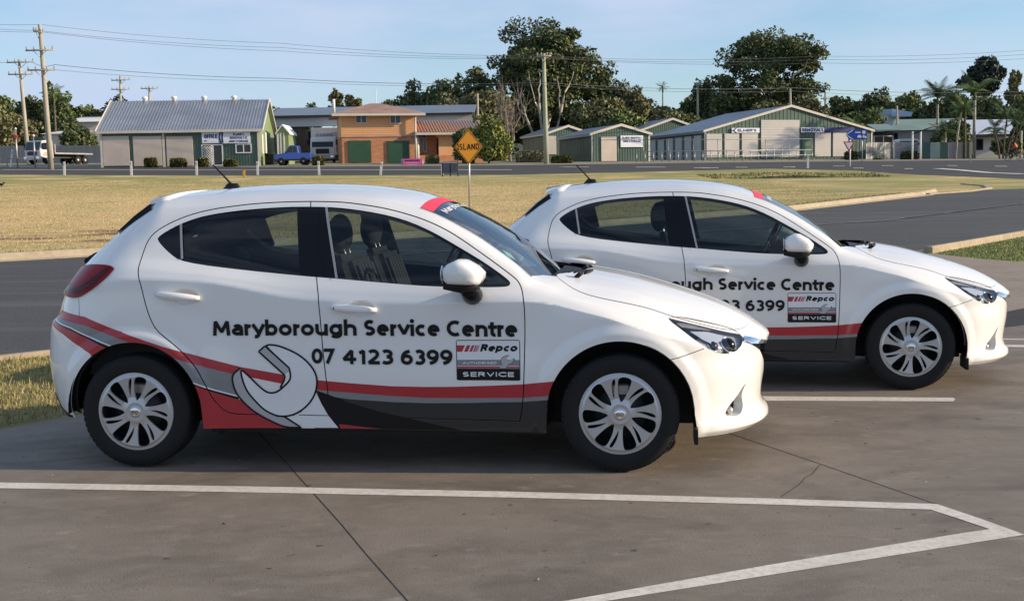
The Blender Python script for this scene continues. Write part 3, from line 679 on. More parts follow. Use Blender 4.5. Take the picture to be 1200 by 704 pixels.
# ---- traced outlines on the flank (x, z)
K_TOP = [(-2.166,.443),(-2.216,.545),(-2.288,.624),(-2.33,.661),(-2.394,.71),(-2.432,.744),(-2.461,.80),(-2.486,.879),(-2.507,.981),(-2.531,1.054),(-2.528,1.105),(-2.519,1.164),(-2.507,1.208),(-2.476,1.252),(-2.397,1.30),(-2.293,1.341),(-2.171,1.368),(-2.054,1.382),(-1.938,1.393),(-1.782,1.399),(-1.637,1.399)]
K_TOPF = [(-1.637,1.399),(-1.471,1.394),(-1.355,1.378),(-1.239,1.358),(-1.124,1.328),(-1.008,1.29),(-.893,1.236),(-.80,1.178),(-.70,1.11),(-.625,1.058),(-.549,1.003),(-.519,.979),(-.499,.948),(-.483,.897),(-.476,.819),(-.478,.673),(-.486,.463),(-.493,.373),(-.505,.29),(-.516,.261)]
K_GAP = [(-1.637,1.399),(-1.569,.999),(-1.552,.913),(-1.545,.81),(-1.537,.631),(-1.525,.497),(-1.518,.414),(-1.525,.284)]
K_BOTR = [(-2.166,.443),(-2.136,.372),(-2.088,.314),(-2.029,.29),(-1.836,.287),(-1.525,.284)]
K_BOTF = [(-1.525,.284),(-1.104,.272),(-.775,.266),(-.516,.261)]
K_WIN = [(-2.456,1.222),(-2.413,1.255),(-2.336,1.294),(-2.25,1.324),(-2.165,1.341),(-2.048,1.356),(-1.932,1.365),(-1.815,1.371),(-1.698,1.373),(-1.543,1.369),(-1.442,1.36),(-1.326,1.343),(-1.196,1.316),(-1.081,1.28),(-.965,1.228),(-.85,1.163),(-.774,1.119),(-.699,1.075),(-.608,1.014),(-.564,.981),(-.554,.966),(-.562,.952),(-.592,.948),(-.691,.948),(-.912,.953),(-1.061,.962),(-1.287,.982),(-1.454,.998),(-1.667,1.016),(-1.974,1.049),(-2.207,1.079),(-2.322,1.104),(-2.378,1.14),(-2.423,1.177),(-2.45,1.205)]
K_HEAD = [(.234,.776),(.284,.775),(.332,.769),(.447,.738),(.529,.712),(.588,.690),(.628,.658),(.635,.642),(.623,.609),(.588,.587),(.53,.582),(.472,.604),(.392,.657),(.314,.717)]
K_TAIL = [(-3.075,.985),(-3.045,1.012),(-2.985,1.045),(-2.90,1.068),(-2.824,1.079),(-2.748,1.081),(-2.693,1.077),(-2.662,1.066),(-2.679,1.044),(-2.71,1.008),(-2.784,.956),(-2.86,.917),(-2.896,.909),(-2.935,.908),(-3.00,.915),(-3.07,.93),(-3.09,.955)]
K_FOG = [(.655,.413),(.631,.39),(.599,.347),(.553,.303),(.529,.259),(.575,.247),(.615,.244),(.632,.268),(.636,.296),(.625,.346),(.637,.381)]
K_SEAMF = [(.245,.576),(.309,.588),(.425,.622),(.50,.60)]
K_SEAMR = [(-2.876,.909),(-2.870,.80),(-2.90,.66)]
HF, HR, ARCH = (0., .305), (-2.57, .305), .372
def arch_poly(c):
    a = np.linspace(-.35, PI+.35, 60)
    p = [(c[0]+ARCH*math.cos(t), c[1]+ARCH*math.sin(t)) for t in a]
    return [(c[0]+ARCH*1.03, 0.0)]+[(c[0]+ARCH*1.0, .17)]*0+[q for q in p if q[1] > .30]+[(c[0]-ARCH*1.03, 0.0)]
ZBOT = pchip([-3.3,-2.95,-2.2,-1.8,-.37,-.3,.30,.36,.45,.9], [.275,.262,.216,.216,.203,.203,.166,.164,.160,.150])

def build_car(name, label, loc, rz, group, seat_shift=0.0):
    car = thing(name, label, 'car', loc, rz, group)
    # ---- flank triangulation in (s, z)
    botl = np.stack([np.linspace(XR0-1, XF0+1, 300)]*2, 1); zz = np.full(300, .2)
    for _ in range(20): zz = ZBOT(side_s2x(botl[:, 0], zz)[0])
    botl[:, 1] = zz
    win = sx(smooth_line(K_WIN, 1, True)); head = sx(smooth_line(K_HEAD, 2, True)); tail = sx(smooth_line(K_TAIL, 2, True)); fog = sx(smooth_line(K_FOG, 2, True))
    aF, aR = sx(arch_poly(HF)), sx(arch_poly(HR))
    topR = smooth_line(K_TOP, 2); topF = smooth_line(K_TOPF, 2)
    gaps = [ribbon(sx(dens(l, .02)), .0055) for l in (topR, topF, K_GAP, smooth_line(K_BOTR, 2), K_BOTF)]
    gaps += [ribbon(sx(dens(smooth_line(K_SEAMF[:3], 1), .02)), .004), ribbon(sx(dens(K_SEAMR[:2], .02)), .004)]
    door_r = sx(np.vstack([topR, np.array(K_GAP)[1:], np.array(smooth_line(K_BOTR, 2))[::-1][1:]]))
    door_f = sx(np.vstack([topF, np.array(K_BOTF)[::-1][1:], np.array(K_GAP)[::-1][1:]]))
    grille = sx([(.637,.628),(.679,.608),(.731,.567),(.760,.50),(.766,.43),(.765,.36)]); grille = np.vstack([grille, [(XF0+1, .34), (XF0+1, .575)], sx([(.785,.594),(.72,.618),(.66,.640)])])
    wing = sx([(.636,.650),(.700,.632),(.770,.607)]); wing = np.vstack([wing, [(XF0+1, .600), (XF0+1, .574)], sx([(.778,.588),(.72,.602),(.68,.610),(.634,.630)])])
    RT = [(-3.02,.836),(-2.835,.811),(-2.668,.748),(-2.502,.690),(-2.387,.652),(-2.166,.592),(-1.976,.542),(-1.754,.503),(-1.564,.473),(-1.398,.458),(-1.172,.442),(-.993,.439),(-.844,.440),(-.659,.446),(-.489,.456),(-.30,.478)]
    RB = [(-3.085,.800),(-2.834,.766),(-2.66,.706),(-2.50,.650),(-2.311,.585),(-2.167,.543),(-2.031,.508),(-1.764,.455),(-1.567,.421),(-1.401,.407),(-1.175,.390),(-1.0,.381),(-.772,.380),(-.491,.385),(-.30,.405)]
    GB = [(-3.085,.785),(-2.928,.752),(-2.835,.717),(-2.70,.668),(-2.45,.568),(-2.227,.462),(-2.134,.427),(-2.0,.389)]
    BB = [(-3.08,.776),(-2.928,.737),(-2.835,.702),(-2.717,.653),(-2.45,.55),(-2.22,.445),(-2.134,.411),(-2.0,.369)]
    R2 = [(-3.11,.758),(-2.98,.712),(-2.881,.659),(-2.80,.618),(-2.60,.50)]
    lineint = lambda L, x: float(np.interp(x, [p[0] for p in L], [p[1] for p in L]))
    def band_poly(A, B, x0=-9, x1=9):
        a = [p for p in A if x0 < p[0] < x1]; b = [p for p in B if x0 < p[0] < x1]
        if x1 < 9: a.append((x1, lineint(A, x1))); b.append((x1, lineint(B, x1)))
        if x0 > -9: a.insert(0, (x0, lineint(A, x0))); b.insert(0, (x0, lineint(B, x0)))
        return sx(dens(a+b[::-1], .03, True))
    ZB = [(-2.5,.10),(-1.8,.10),(-.3,.10)]
    WL = [(p[0], p[1]+.002) for p in GB]; WLb = [(p[0], p[1]-.006) for p in GB]
    BANDS = [('red_stripe', band_poly(RT, RB), M_red, .0012), ('grey_stripe', band_poly(RB, WL, -9, -2.0), M_grey, .0012),
             ('white_pinstripe', band_poly(WL, WLb, -9, -2.0), M_wht, .0012), ('black_pinstripe', band_poly(WLb, BB, -9, -2.0), M_blk, .0012),
             ('red_lower_panel', band_poly(BB, [(-3.2,.76)]+R2[:4]+[(-2.79,.60),(-2.60,.30),(-2.3,.10)]+ZB[1:], -9, -1.70), M_red, .0012),
             ('dark_lower_panel', band_poly([(-1.6,.40),(-1.4,.372),(-1.175,.358),(-.99,.353),(-.77,.355),(-.49,.364),(-.30,.385)], ZB, -1.60, 9), M_char, .0012),
             ('grey_lower_band', band_poly(RB, [(-1.6,.40),(-1.4,.372),(-1.175,.358),(-.99,.353),(-.77,.355),(-.49,.364),(-.30,.385)], -1.60, 9), M_grey, .0012)]
    gx = np.concatenate([np.linspace(XR0-1, XR0, 44), np.arange(XR0+.02, XF0, .022), np.linspace(XF0, XF0+1, 52)])
    gz_ = np.arange(.16, 1.45, .016)
    G = np.stack([q.ravel() for q in np.meshgrid(gx, gz_)], 1)
    for hx, hz in HANDLES:
        G = np.vstack([G, np.stack([q.ravel() for q in np.meshgrid(np.arange(hx-.06, hx+.13, .009), np.arange(hz-.05, hz+.05, .007))], 1)])
    for hc in (HF, HR):
        for r_ in np.arange(.385, .48, .012):
            a = np.linspace(0, 2*PI, 90); G = np.vstack([G, sx(np.stack([hc[0]+r_*np.cos(a), np.maximum(hc[1]+r_*np.sin(a), .15)], 1))])
    zt = np.interp(G[:, 0], EDGE[:, 0], EDGE[:, 1]); zb = np.interp(G[:, 0], botl[:, 0], botl[:, 1])
    G = G[(G[:, 1] < zt-.008) & (G[:, 1] > zb+.008)]
    lines = [(EDGE[::4], False), (botl, False), (win, True), (head, True), (tail, True), (fog, True), (aF, True), (aR, True), (dens(grille, .02, True), True), (dens(wing, .015, True), True)]
    lines += [(g, True) for g in gaps]
    Bp = [(-1.706, 1.374), (-1.661, 1.012)], [(-1.545, 1.372), (-1.462, .995)]
    lines += [(sx(dens(b, .03)), False) for b in Bp]+[(sx(dens([(-2.338, 1.296), (-2.302, 1.10)], .03)), False)]
    lines += [(sx(dens([(-2.87,.80),(-2.90,.66)], .03)), False)]
    lines += [(q, True) for _, q, _, _ in BANDS]
    sl_ = np.linspace(XR0-.98, XF0+.98, 200)
    def level(fz):
        z_ = np.full(200, .8)
        for _ in range(40): z_ = .5*z_+.5*fz(side_s2x(sl_, z_)[0])
        return np.stack([sl_, z_], 1)
    LV = [level(f) for f in (ZCR, lambda x: ZCR(x)+.35*(ZBL(x)-ZCR(x)), ZBL, lambda x: ZCR(x)+.7*(ZBL(x)-ZCR(x)))]+[EDGE[::4]-np.array([0, d]) for d in (.006, .013, .021, .03, .04, .052, .066)]
    lines += [(l, False) for l in LV]
    V2, F = cdt(G, lines)
    c_ = V2[F].mean(1); zt = np.interp(c_[:, 0], EDGE[:, 0], EDGE[:, 1]); zb = np.interp(c_[:, 0], botl[:, 0], botl[:, 1])
    live = (c_[:, 1] < zt) & (c_[:, 1] > zb) & ~pip(c_, aF) & ~pip(c_, aR)
    # constraint points dropped close together make slivers of no area: skip them
    a, b, d = V2[F[:, 0]], V2[F[:, 1]], V2[F[:, 2]]
    live &= np.abs((b[:, 0]-a[:, 0])*(d[:, 1]-a[:, 1])-(b[:, 1]-a[:, 1])*(d[:, 0]-a[:, 0])) > 1e-9
    mw, mh, mt, mf = (live & pip(c_, q) for q in (win, head, tail, fog)); mg = live & pip(c_, grille); mwi = live & pip(c_, wing); mg &= ~mwi
    mgap = np.zeros_like(live)
    for g in gaps: mgap |= live & pip(c_, g)
    mgap &= ~(mw | mh | mt); body = live & ~(mw | mh | mt | mf | mg | mwi | mgap)
    mdf, mdr = body & pip(c_, door_f), body & pip(c_, door_r)
    rest = body & ~mdf & ~mdr; xs = side_s2x(c_[:, 0], c_[:, 1])[0]
    sill = rest & (xs > -2.3) & (xs < -.3) & (c_[:, 1] < .30)
    fs = np.interp(xs, [.2, .245, .309, .425, .55, .65, .80], [.56, .576, .588, .622, .69, .69, .66])
    bumpf = rest & (xs > .12) & (c_[:, 1] < fs)
    fender = rest & ~bumpf & ~sill & (xs > -.52)
    rseam = np.interp(xs, [-3.3, -2.95, -2.87, -2.70], [.80, .80, .66, .45])
    bumpr = rest & (xs < -2.60) & (c_[:, 1] < rseam) & ~sill
    gate = rest & (xs < -2.99) & (c_[:, 1] >= .80) & ~bumpr
    quarter = rest & ~(sill | bumpf | fender | bumpr | gate)
    sp = lambda s_, z_: side_pos(s_, z_)
    Bl = {}
    for side in (-1, 1):
        fd = shell('front_door', sp, V2, F, mdf, M_paint, car, 0, side); rd = shell('rear_door', sp, V2, F, mdr, M_paint, car, 0, side)
        shell('sill_panel', sp, V2, F, sill, M_paint, car, 0, side); shell('front_fender', sp, V2, F, fender, M_paint, car, 0, side)
        shell('quarter_panel', sp, V2, F, quarter, M_paint, car, 0, side)
        shell('door_gap', sp, V2, F, mgap, M_gap, car, -.007, side)
        # glazing, split by the pillar lines
        lx = lambda q, z_: np.interp(z_, [q[1][1], q[0][1]], [q[1][0], q[0][0]])
        zc_ = c_[:, 1]; xc = c_[:, 0]
        pil = mw & (xc > lx(Bp[0], zc_)) & (xc < lx(Bp[1], zc_)); quart = mw & (xc < lx([(-2.338, 1.296), (-2.302, 1.10)], zc_))
        shell('pillar_cover', sp, V2, F, pil, M_gloss, car, -.002, side)
        shell('quarter_window', sp, V2, F, quart, M_priv, rd, -.003, side)
        shell('door_window', sp, V2, F, mw & ~pil & ~quart & (xc > -1.6), M_glass, fd, -.006, side)
        shell('door_window', sp, V2, F, mw & ~pil & ~quart & (xc < -1.6), M_glass, rd, -.006, side)
        # black rubber frame round the glass, and satin strips at the pillars
        for nm, poly, m_, o_ in (('window_seal', None, M_black, .001),):
            inner = smooth_line(K_WIN, 1, True); ctr = np.array(inner)
            t_ = np.roll(ctr, -1, 0)-np.roll(ctr, 1, 0); t_ /= np.linalg.norm(t_, axis=1, keepdims=True); n_ = np.stack([t_[:, 1], -t_[:, 0]], 1)
            zc2 = ctr[:, 1]; wd = np.where(n_[:, 1] > 0, .018, .028)[:, None]
            inn = ctr-np.stack([n_[:, 0], n_[:, 1]], 1)*wd
            v_, f_, m2 = patch(sx(ctr), .05, holes=[sx(inn)])
            shell(nm, sp, v_, f_, m2, m_, car, o_, side)
        for q_ in (((-1.545, 1.366), (-1.462, .999)), ((-2.336, 1.290), (-2.303, 1.108))):
            v_, f_, m2 = patch(sx(ribbon(dens([(q_[0]), (q_[1])], .04), .013)), .05); shell('satin_strip', sp, v_, f_, m2, M_satin, car, .004, side)
        # dark inner skin behind doors, pillars and quarters
        shell('inner_skin', sp, V2, F, live & ~mw & (xs < -.1) & (xs > -3.0) & (c_[:, 1] > .25), M_trim, car, -.045, side)
        # lamps
        hl = put('headlight', mesh_np('headlight', *drape(sp, *submesh(V2, F, mh), .002, side)[:2], M_lens, N=drape(sp, *submesh(V2, F, mh), .002, side)[2]), car)
        shell('lamp_bowl', sp, V2, F, mh & (xs < .395+(c_[:, 1]-.66)*.5), M_gloss, hl, -.022, side); shell('lamp_reflector', sp, V2, F, mh & (xs >= .395+(c_[:, 1]-.66)*.5), M_bowl, hl, -.026, side); rim('bowl_wall', sp, head, .001, -.026, M_gloss, hl, side)
        rf = sx([(.36,.712),(.45,.700),(.535,.672),(.52,.652),(.47,.645),(.42,.672)]); v_, f_, m2 = patch(rf, .02); shell('reflector', sp, v_, f_, m2, M_white_lamp, hl, -.010, side)
        rf = sx([(.29,.755),(.40,.742),(.49,.712),(.47,.704),(.38,.722),(.32,.735)]); v_, f_, m2 = patch(rf, .02); shell('light_strip', sp, v_, f_, m2, M_satin, hl, -.012, side)
        for (lx_, lz_, lr) in ((.485, .640, .028), (.568, .634, .042)):
            pp = drape(sp, np.array([(float(side_x2s(lx_, lz_)), lz_)]), np.array([[0, 0, 0]]), -.030, side); p0 = Vector(pp[0][0]); n0 = Vector(pp[2][0])
            b_ = MB(); b_.ball(p0, lr, 16, 10); b_.build('projector_lens', M_gloss, hl)
            q_ = n0.to_track_quat('Z', 'Y').to_matrix().to_4x4(); b_ = MB(); b_.lathe([(lr*1.0, .004), (lr*1.16, .012), (lr*1.22, .0), (lr*1.05, -.01)], 24, close=True)
            for vv in b_.bm.verts: vv.co = p0+(q_ @ vv.co)
            b_.build('lens_ring', M_chrome, hl)
        tl = shell('tail_light', sp, V2, F, mt, M_tail, car, .010, side); rim('lamp_edge', sp, tail, -.004, .010, M_taild, tl, side)
        for pl, m_, o_ in (([(-3.06,.975),(-2.97,.935),(-2.87,.93),(-2.76,.985),(-2.71,1.03),(-2.68,1.064),(-2.70,1.069),(-2.80,.999),(-2.88,.958),(-2.96,.965),(-3.03,1.0)], M_taild, .0112),
                            ([(-3.055,.94),(-3.03,.965),(-3.0,.955),(-2.985,.925),(-3.03,.925)], M_clear, .0118)):
            v_, f_, m2 = patch(sx(pl), .02); shell('lamp_segment', sp, v_, f_, m2, m_, tl, o_, side)
        # fog lamp recess
        fr = shell('fog_recess', sp, V2, F, mf, M_black, car, -.05, side); rim('recess_wall', sp, fog, 0, -.05, M_paint, fr, side, .82)
        b_ = MB(); pp = drape(sp, np.array([(float(side_x2s(.60, .275)), .275)]), np.array([[0, 0, 0]]), -.048, side); b_.ball(Vector(pp[0][0]), .020); b_.build('fog_lamp', M_bowl, fr)
        shell('chrome_wing', sp, V2, F, mwi, M_chrome, car, .010, side); rim('wing_edge', sp, wing, -.004, .010, M_chrome, car, side)
        Bl[side] = (fd, rd)
        # door handles
        for (hx, hz), d_ in zip(HANDLES, (fd, rd)):
            sl = -.058 if hx > -2 else -.093
            b_ = MB(); n_ = 15; pts = []; rr = []
            for k in range(n_):
                u = k/(n_-1); x_ = hx-.118+.236*u; z_ = hz+.004+sl*(x_-hx)
                base = float(W_base(np.array(x_), np.array(z_))); o_ = .006+.022*math.sin(PI*u)**.6
                pts.append(Vector((x_, side*(base+o_), z_))); rr.append(.006+.0145*math.sin(PI*min(max(u, .03), .97))**.45)
            b_.tube(pts, rr, 12); h_ = b_.build('door_handle', M_paint, d_)
            if hx > -2:
                b_ = MB(); b_.lathe([(.0005, .006), (.006, .006), (.007, 0)], 12, 'Y', (hx-.098, 0, hz+.009)); k_ = b_.build('key_hole', M_blk, h_); k_.location.y = side*(float(W_base(np.array(hx-.098), np.array(hz)))+.030)-(0.006 if side > 0 else 0)
        # wing mirror: turned shell, dark base, arm
        prof = np.array([(-.868,1.058),(-.845,1.082),(-.79,1.104),(-.755,1.098),(-.70,1.066),(-.668,1.032),(-.670,1.005),(-.688,.976),(-.72,.972),(-.80,.975),(-.845,.979),(-.864,1.0),(-.870,1.03)])
        cc = prof.mean(0); secs = [(.845, .84, .012), (.856, .96, .006), (.90, 1.0, 0), (.965, .99, 0), (1.0, .90, -.004), (1.02, .74, -.006), (1.028, .45, -.006)]
        V_ = []; 
        for ly, sc_, dx in secs:
            for q in prof: V_.append((cc[0]+(q[0]-cc[0])*sc_+dx, side*ly, cc[1]+(q[1]-cc[1])*sc_))
        n_ = len(prof); F_ = []; fm_ = []
        for i in range(len(secs)-1):
            for k in range(n_): F_.append((i*n_+k, i*n_+(k+1) % n_, (i+1)*n_+(k+1) % n_, (i+1)*n_+k)); fm_.append(1 if k in (8, 9) and i < 5 else 0)
        F_.append(tuple(range(n_))); fm_.append(1); F_.append(tuple((len(secs)-1)*n_+k for k in range(n_))); fm_.append(0)
        me = mesh_np('wing_mirror', V_, F_, [M_paint, M_paint], fm_, smooth=True); bm = bmesh.new(); bm.from_mesh(me); bmesh.ops.recalc_face_normals(bm, faces=bm.faces)
        bmesh.ops.subdivide_edges(bm, edges=bm.edges, cuts=1, smooth=.0, use_grid_fill=True); bm.to_mesh(me); bm.free()
        wm = put('wing_mirror', me, car)
        b_ = MB(); b_.tube([Vector((-.742, side*.775, .905)), Vector((-.742, side*.84, .915)), Vector((-.747, side*.895, .945)), Vector((-.755, side*.92, .975))], [.050, .052, .048, .042], 14)
        b_.build('mirror_arm', M_gloss, wm)
        b_ = MB(); b_.tube([Vector((-.868, side*.95, .972)), Vector((-.78, side*.95, .966)), Vector((-.695, side*.95, .969))], [.02, .034, .02], 10); b_.build('mirror_base', M_satin if side == 0 else M_black, wm)
        b_ = MB(); b_.ball(Vector((-.872, side*.945, 1.03)), .05, 12, 8, (.12, 1.3, .9)); b_.build('mirror_glass', M_chrome, wm)
    # ---- bumpers and grille (both halves in one mesh each)
    def both(nm, m_, mt_, o_=0., Pf=sp, V=None, Fq=None):
        v_, f_ = submesh(V2 if V is None else V, F if Fq is None else Fq, m_); A = drape(Pf, v_, f_, o_, -1); B = drape(Pf, v_, f_, o_, 1); n_ = len(v_)
        return put(nm, mesh_np(nm, np.vstack([A[0], B[0]]), np.vstack([A[1], B[1]+n_]), mt_, N=np.vstack([A[2], B[2]])), car)
    fb = both('front_bumper', bumpf, M_paint); both('rear_bumper', bumpr, M_paint); tg = both('tailgate', gate, M_paint)
    gr = both('grille', mg, M_black, -.03)
    for side in (-1, 1): rim('grille_wall', sp, grille, .001, -.03, M_black, gr, side)
    for k in range(5):
        z_ = .40+.04*k; ss = np.linspace(.52+.02*k*0, XF0+1, 12); pl = np.vstack([np.stack([ss, np.full(12, z_-.006)], 1), np.stack([ss[::-1], np.full(12, z_+.006)], 1)])
        pl = pl[pip(pl, np.array(grille)) | (pl[:, 0] > .6)]; v_, f_, m2 = patch(pl, .05)
        for side in (-1, 1): shell('grille_bar', sp, v_, f_, m2, M_gloss, gr, -.012, side)
    v_, f_, m2 = patch(np.array([(.90,.235),(.91,.29),(XF0+1,.29),(XF0+1,.215),(.905,.215)]), .04); both('lower_intake', m2, M_black, .004, sp, v_, f_)
    v_, f_, m2 = patch(sx([(-3.215,.42),(-3.16,.285),(-3.08,.262),(-2.945,.262),(-2.945,.275),(-3.06,.29),(-3.12,.36),(-3.19,.43)]), .03); [shell('rear_diffuser', sp, v_, f_, m2, M_black, car, .004, sd_) for sd_ in (-1, 1)]
    # ---- top of the car
    def top(nm, Pf, poly, mt_, par, o_=0., step=.06, holes=()):
        q = np.asarray(poly, float); v_, f_, m2 = patch(q, step, holes); v_, f_ = submesh(v_, f_, m2)
        def P3(x, y): return Pf(x, y)*np.stack([np.ones_like(x), np.sign(y)+(y == 0), np.ones_like(x)], -1)
        P = P3(v_[:, 0], v_[:, 1]); h = 1e-3
        da = P3(v_[:, 0]+h, v_[:, 1])-P3(v_[:, 0]-h, v_[:, 1]); db = P3(v_[:, 0], np.clip(v_[:, 1]+h, -1.05, 1.05))-P3(v_[:, 0], v_[:, 1]-h)
        N = np.cross(da, db); N /= np.maximum(np.linalg.norm(N, axis=1, keepdims=True), 1e-9); N *= np.sign(N[:, 2:3]+1e-9)
        P = P+N*o_; g = np.cross(P[f_[:, 1]]-P[f_[:, 0]], P[f_[:, 2]]-P[f_[:, 0]]); fl = g[:, 2] < 0; f_[fl] = f_[fl][:, ::-1]
        return put(nm, mesh_np(nm, P, f_, mt_, N=N), par)
    mir = lambda half: np.vstack([half, (np.asarray(half)*np.array([1, -1]))[::-1]])
    # hood outline (x, q): shut line runs in from the screen corner, out to the fender, round the nose
    hs = [(-.172, 0.), (-.20, .30), (-.27, .55), (-.362, .715), (-.262, .905), (-.188, .955), (-.10, .965), (.05, .952), (.17, .945), (.236, .955), (.35, .97), (.47, .975), (.565, .96), (.645, .87), (.69, .62), (.715, 0.)]
    hh = smooth_line(hs, 2)
    hood = top('bonnet', Q_hood, mir(hh), M_paint, car, .001)
    g_ = hh+np.zeros_like(hh); t_ = np.gradient(hh, axis=0); t_ /= np.linalg.norm(t_, axis=1, keepdims=True); n_ = np.stack([-t_[:, 1], t_[:, 0]*1.0], 1)
    top('bonnet_gap', Q_hood, mir(np.vstack([(-.16, 0)]+[(a-.006*(i < 14), min(b+.010, .999)) for i, (a, b) in enumerate(hh[1:-1])]+[(.721, 0)])), M_gap, car, -.004)
    # fender tops and nose outside the shut line
    outer = [(-.455, .999), (-.455, .93), (-.40, .80), (-.366, .722)]+[tuple(a) for a in hh if a[0] > -.36 and a[1] > .70 or a[0] > .3]
    outer = [(-.455, .93), (-.41, .80)]+[(float(a), float(b)+.008) for a, b in hh if (a > -.36)][int(np.argmax(hh[hh[:, 0] > -.36][:, 1] > .70)):]
    xs_ = np.linspace(.80, -.455, 40)
    outer = np.vstack([outer, [(.80, 0.)], np.stack([xs_, np.ones(40)], 1)])
    nose = [(-.455, 1.0)]
    for sgn in (1, -1): top('front_fender_top', Q_hood, outer*np.array([1, sgn]), M_paint, car, 0., .05)
    # cowl, windscreen, roof, tail glass
    wsb = smooth_line([(-.30, 0.), (-.315, .30), (-.35, .55), (-.395, .80), (-.452, .985)], 2)
    cowl_front = hh[:12]
    cw = [(float(a), float(b)) for a, b in wsb]+[(-.41, .86), (-.372, .735)]+[(float(a), float(b)) for a, b in hh[hh[:, 0] < -.17][::-1] if b < .72]
    top('cowl', Q_hood, mir(np.vstack([[(-.34, 0.), (-.36, .5), (-.44, .85), (-.46, .93), (-.41, .84), (-.372, .73)], [(a+.015, b) for a, b in hh[hh[:, 1] < .70][:14][::-1]]])), M_black, car, -.028)
    wsx = np.linspace(-.452, -1.055, 16); wse = np.stack([wsx, np.full(16, .985)], 1)
    wst = np.array([(-1.055, .985), (-1.062, .5), (-1.066, 0.)])
    ws = top('windscreen', Q_ws, mir(np.vstack([wsb, wse[1:], wst[1:]])), M_wglass, car, 0.)
    fr_in = np.vstack([wsb+np.array([-.035, -.03]), np.stack([wsx[1:], np.full(15, .935)], 1), [(-1.03, .9), (-1.035, 0)]])
    top('screen_border', Q_ws, mir(np.vstack([wsb, wse[1:], wst[1:]])), M_blk, ws, -.003, .06, holes=[mir(np.vstack([[(-.345, 0)], fr_in[1:]]))])
    for sgn in (1, -1): top('pillar_edge', Q_ws, np.array([(-.455, .984), (-1.055, .984), (-1.055, 1.0), (-.455, 1.0)])*np.array([1, sgn]), M_paint, ws, .0015)
    top('banner', Q_ws, mir([(-1.064, 0.), (-1.060, .5), (-1.053, .97), (-.985, .95), (-.992, .5), (-.995, 0.)]), M_banner, ws, .0015)
    v_, f_, wd = lettering_2d('Maryborough', .2, 1., 11.); q_ = v_/wd; yy_ = -.80+q_[:, 0]*1.25; xx_ = -.925-v_[:, 1]*.042
    P_ = Q_ws(xx_, yy_)*np.stack([np.ones_like(yy_), np.sign(yy_)+(yy_ == 0), np.ones_like(yy_)], -1)+np.array([.002, 0, .003]); o_ = put('banner_name', mesh_np('banner_name', P_, f_, M_wht), ws); o_['kind'] = 'stuff'
    top('inspection_sticker', Q_ws, [(-.62, -.86), (-.585, -.92), (-.545, -.87), (-.58, -.80)], M_sticker, ws, -.004)
    roof = top('roof', Q_roof, mir(np.vstack([[(-1.066, 0.), (-1.062, .5), (-1.055, 1.0)], np.stack([np.linspace(-1.055, -2.45, 30)[1:], np.ones(29)], 1), [(-2.45, .5), (-2.45, 0)]])), M_paint, car, .0)
    top('headliner', Q_roof, mir(np.vstack([[(-1.10, 0.)], np.stack([np.linspace(-1.10, -2.43, 20), np.full(20, .99)], 1), [(-2.43, 0)]])), M_head, car, -.035)
    # rear: hatch glass, painted pillars beside it, spoiler
    be = np.stack([np.linspace(-2.45, -3.24, 24), np.ones(24)], 1)
    top('tailgate_skin', Q_back, mir(np.vstack([[(-2.45, 0)], be, [(-3.24, 0)]])), M_paint, tg, 0., .04, holes=[mir([(-2.58, 0.), (-2.56, .80), (-2.60, .93), (-2.93, .90), (-2.97, .6), (-2.99, 0.)])])
    top('rear_window', Q_back, mir([(-2.56, 0.), (-2.54, .80), (-2.56, .93), (-2.93, .91), (-2.97, .6), (-2.99, 0.)]), M_priv, tg, -.004)
    for sgn in (1, -1): top('glass_side_trim', Q_back, np.array([(-2.515, .90), (-2.525, .998), (-2.70, .998), (-2.60, .88)])*np.array([1, sgn]), M_gloss, tg, .003)
    # spoiler: loft across the car
    V_ = []; ny = 21; ys = np.linspace(-1, 1, ny)
    for q in ys:
        yy = q*.565; cx = 1-abs(q)**4; e_ = float(Q_roof(np.array(-2.435), np.array(q*.98))[2])+.006; t_ = -2.560-.065*(1-q*q)
        V_ += [(-2.43, yy, e_+.001), (-2.49, yy, e_-.006+.004*cx), (t_, yy*.985, e_-.022), (t_+.002, yy*.985, e_-.050), (-2.51, yy*.98, e_-.075), (-2.46, yy, e_-.085)]
    F_ = [(i*6+k, i*6+(k+1) % 6, (i+1)*6+(k+1) % 6, (i+1)*6+k) for i in range(ny-1) for k in range(6)]+[tuple(range(6)), tuple((ny-1)*6+k for k in range(6))]
    me = mesh_np('rear_spoiler', V_, F_, M_paint); bm = bmesh.new(); bm.from_mesh(me); bmesh.ops.recalc_face_normals(bm, faces=bm.faces)
    bmesh.ops.bevel(bm, geom=[e for e in bm.edges if len(e.link_faces) == 2 and e.calc_face_angle(0) > .6], offset=.006, segments=2, affect='EDGES')
    for f in bm.faces: f.smooth = True
    bm.to_mesh(me); bm.free(); put('rear_spoiler', me, tg)
    for sgn in (1, -1): MB().prism([(-2.545, sgn*.590, 1.400), (-2.520, sgn*.606, 1.352), (-2.725, sgn*.626, 1.250), (-2.635, sgn*.60, 1.335)], (-.02, -sgn*.08, .0)).build('glass_side_fin', M_gloss, tg)
    # rear wiper root, antenna
    b_ = MB(); b_.tube([(-3.00, -.10, 1.115), (-3.01, -.30, 1.105), (-2.995, -.44, 1.085)], [.020, .022, .018], 8); b_.build('rear_wiper', M_black, tg)
    zr = float(ZC_roof(np.array(-2.29)))
    b_ = MB(); b_.tube([(-2.345, 0, zr-.012), (-2.31, 0, zr+.012), (-2.265, 0, zr+.012), (-2.235, 0, zr-.008)], [.010, .022, .020, .006], 10); b_.tube([(-2.285, 0, zr+.014), (-2.335, 0, zr+.068), (-2.405, 0, zr+.142)], [.008, .0055, .0042], 8)
    b_.build('antenna', M_black, roof)
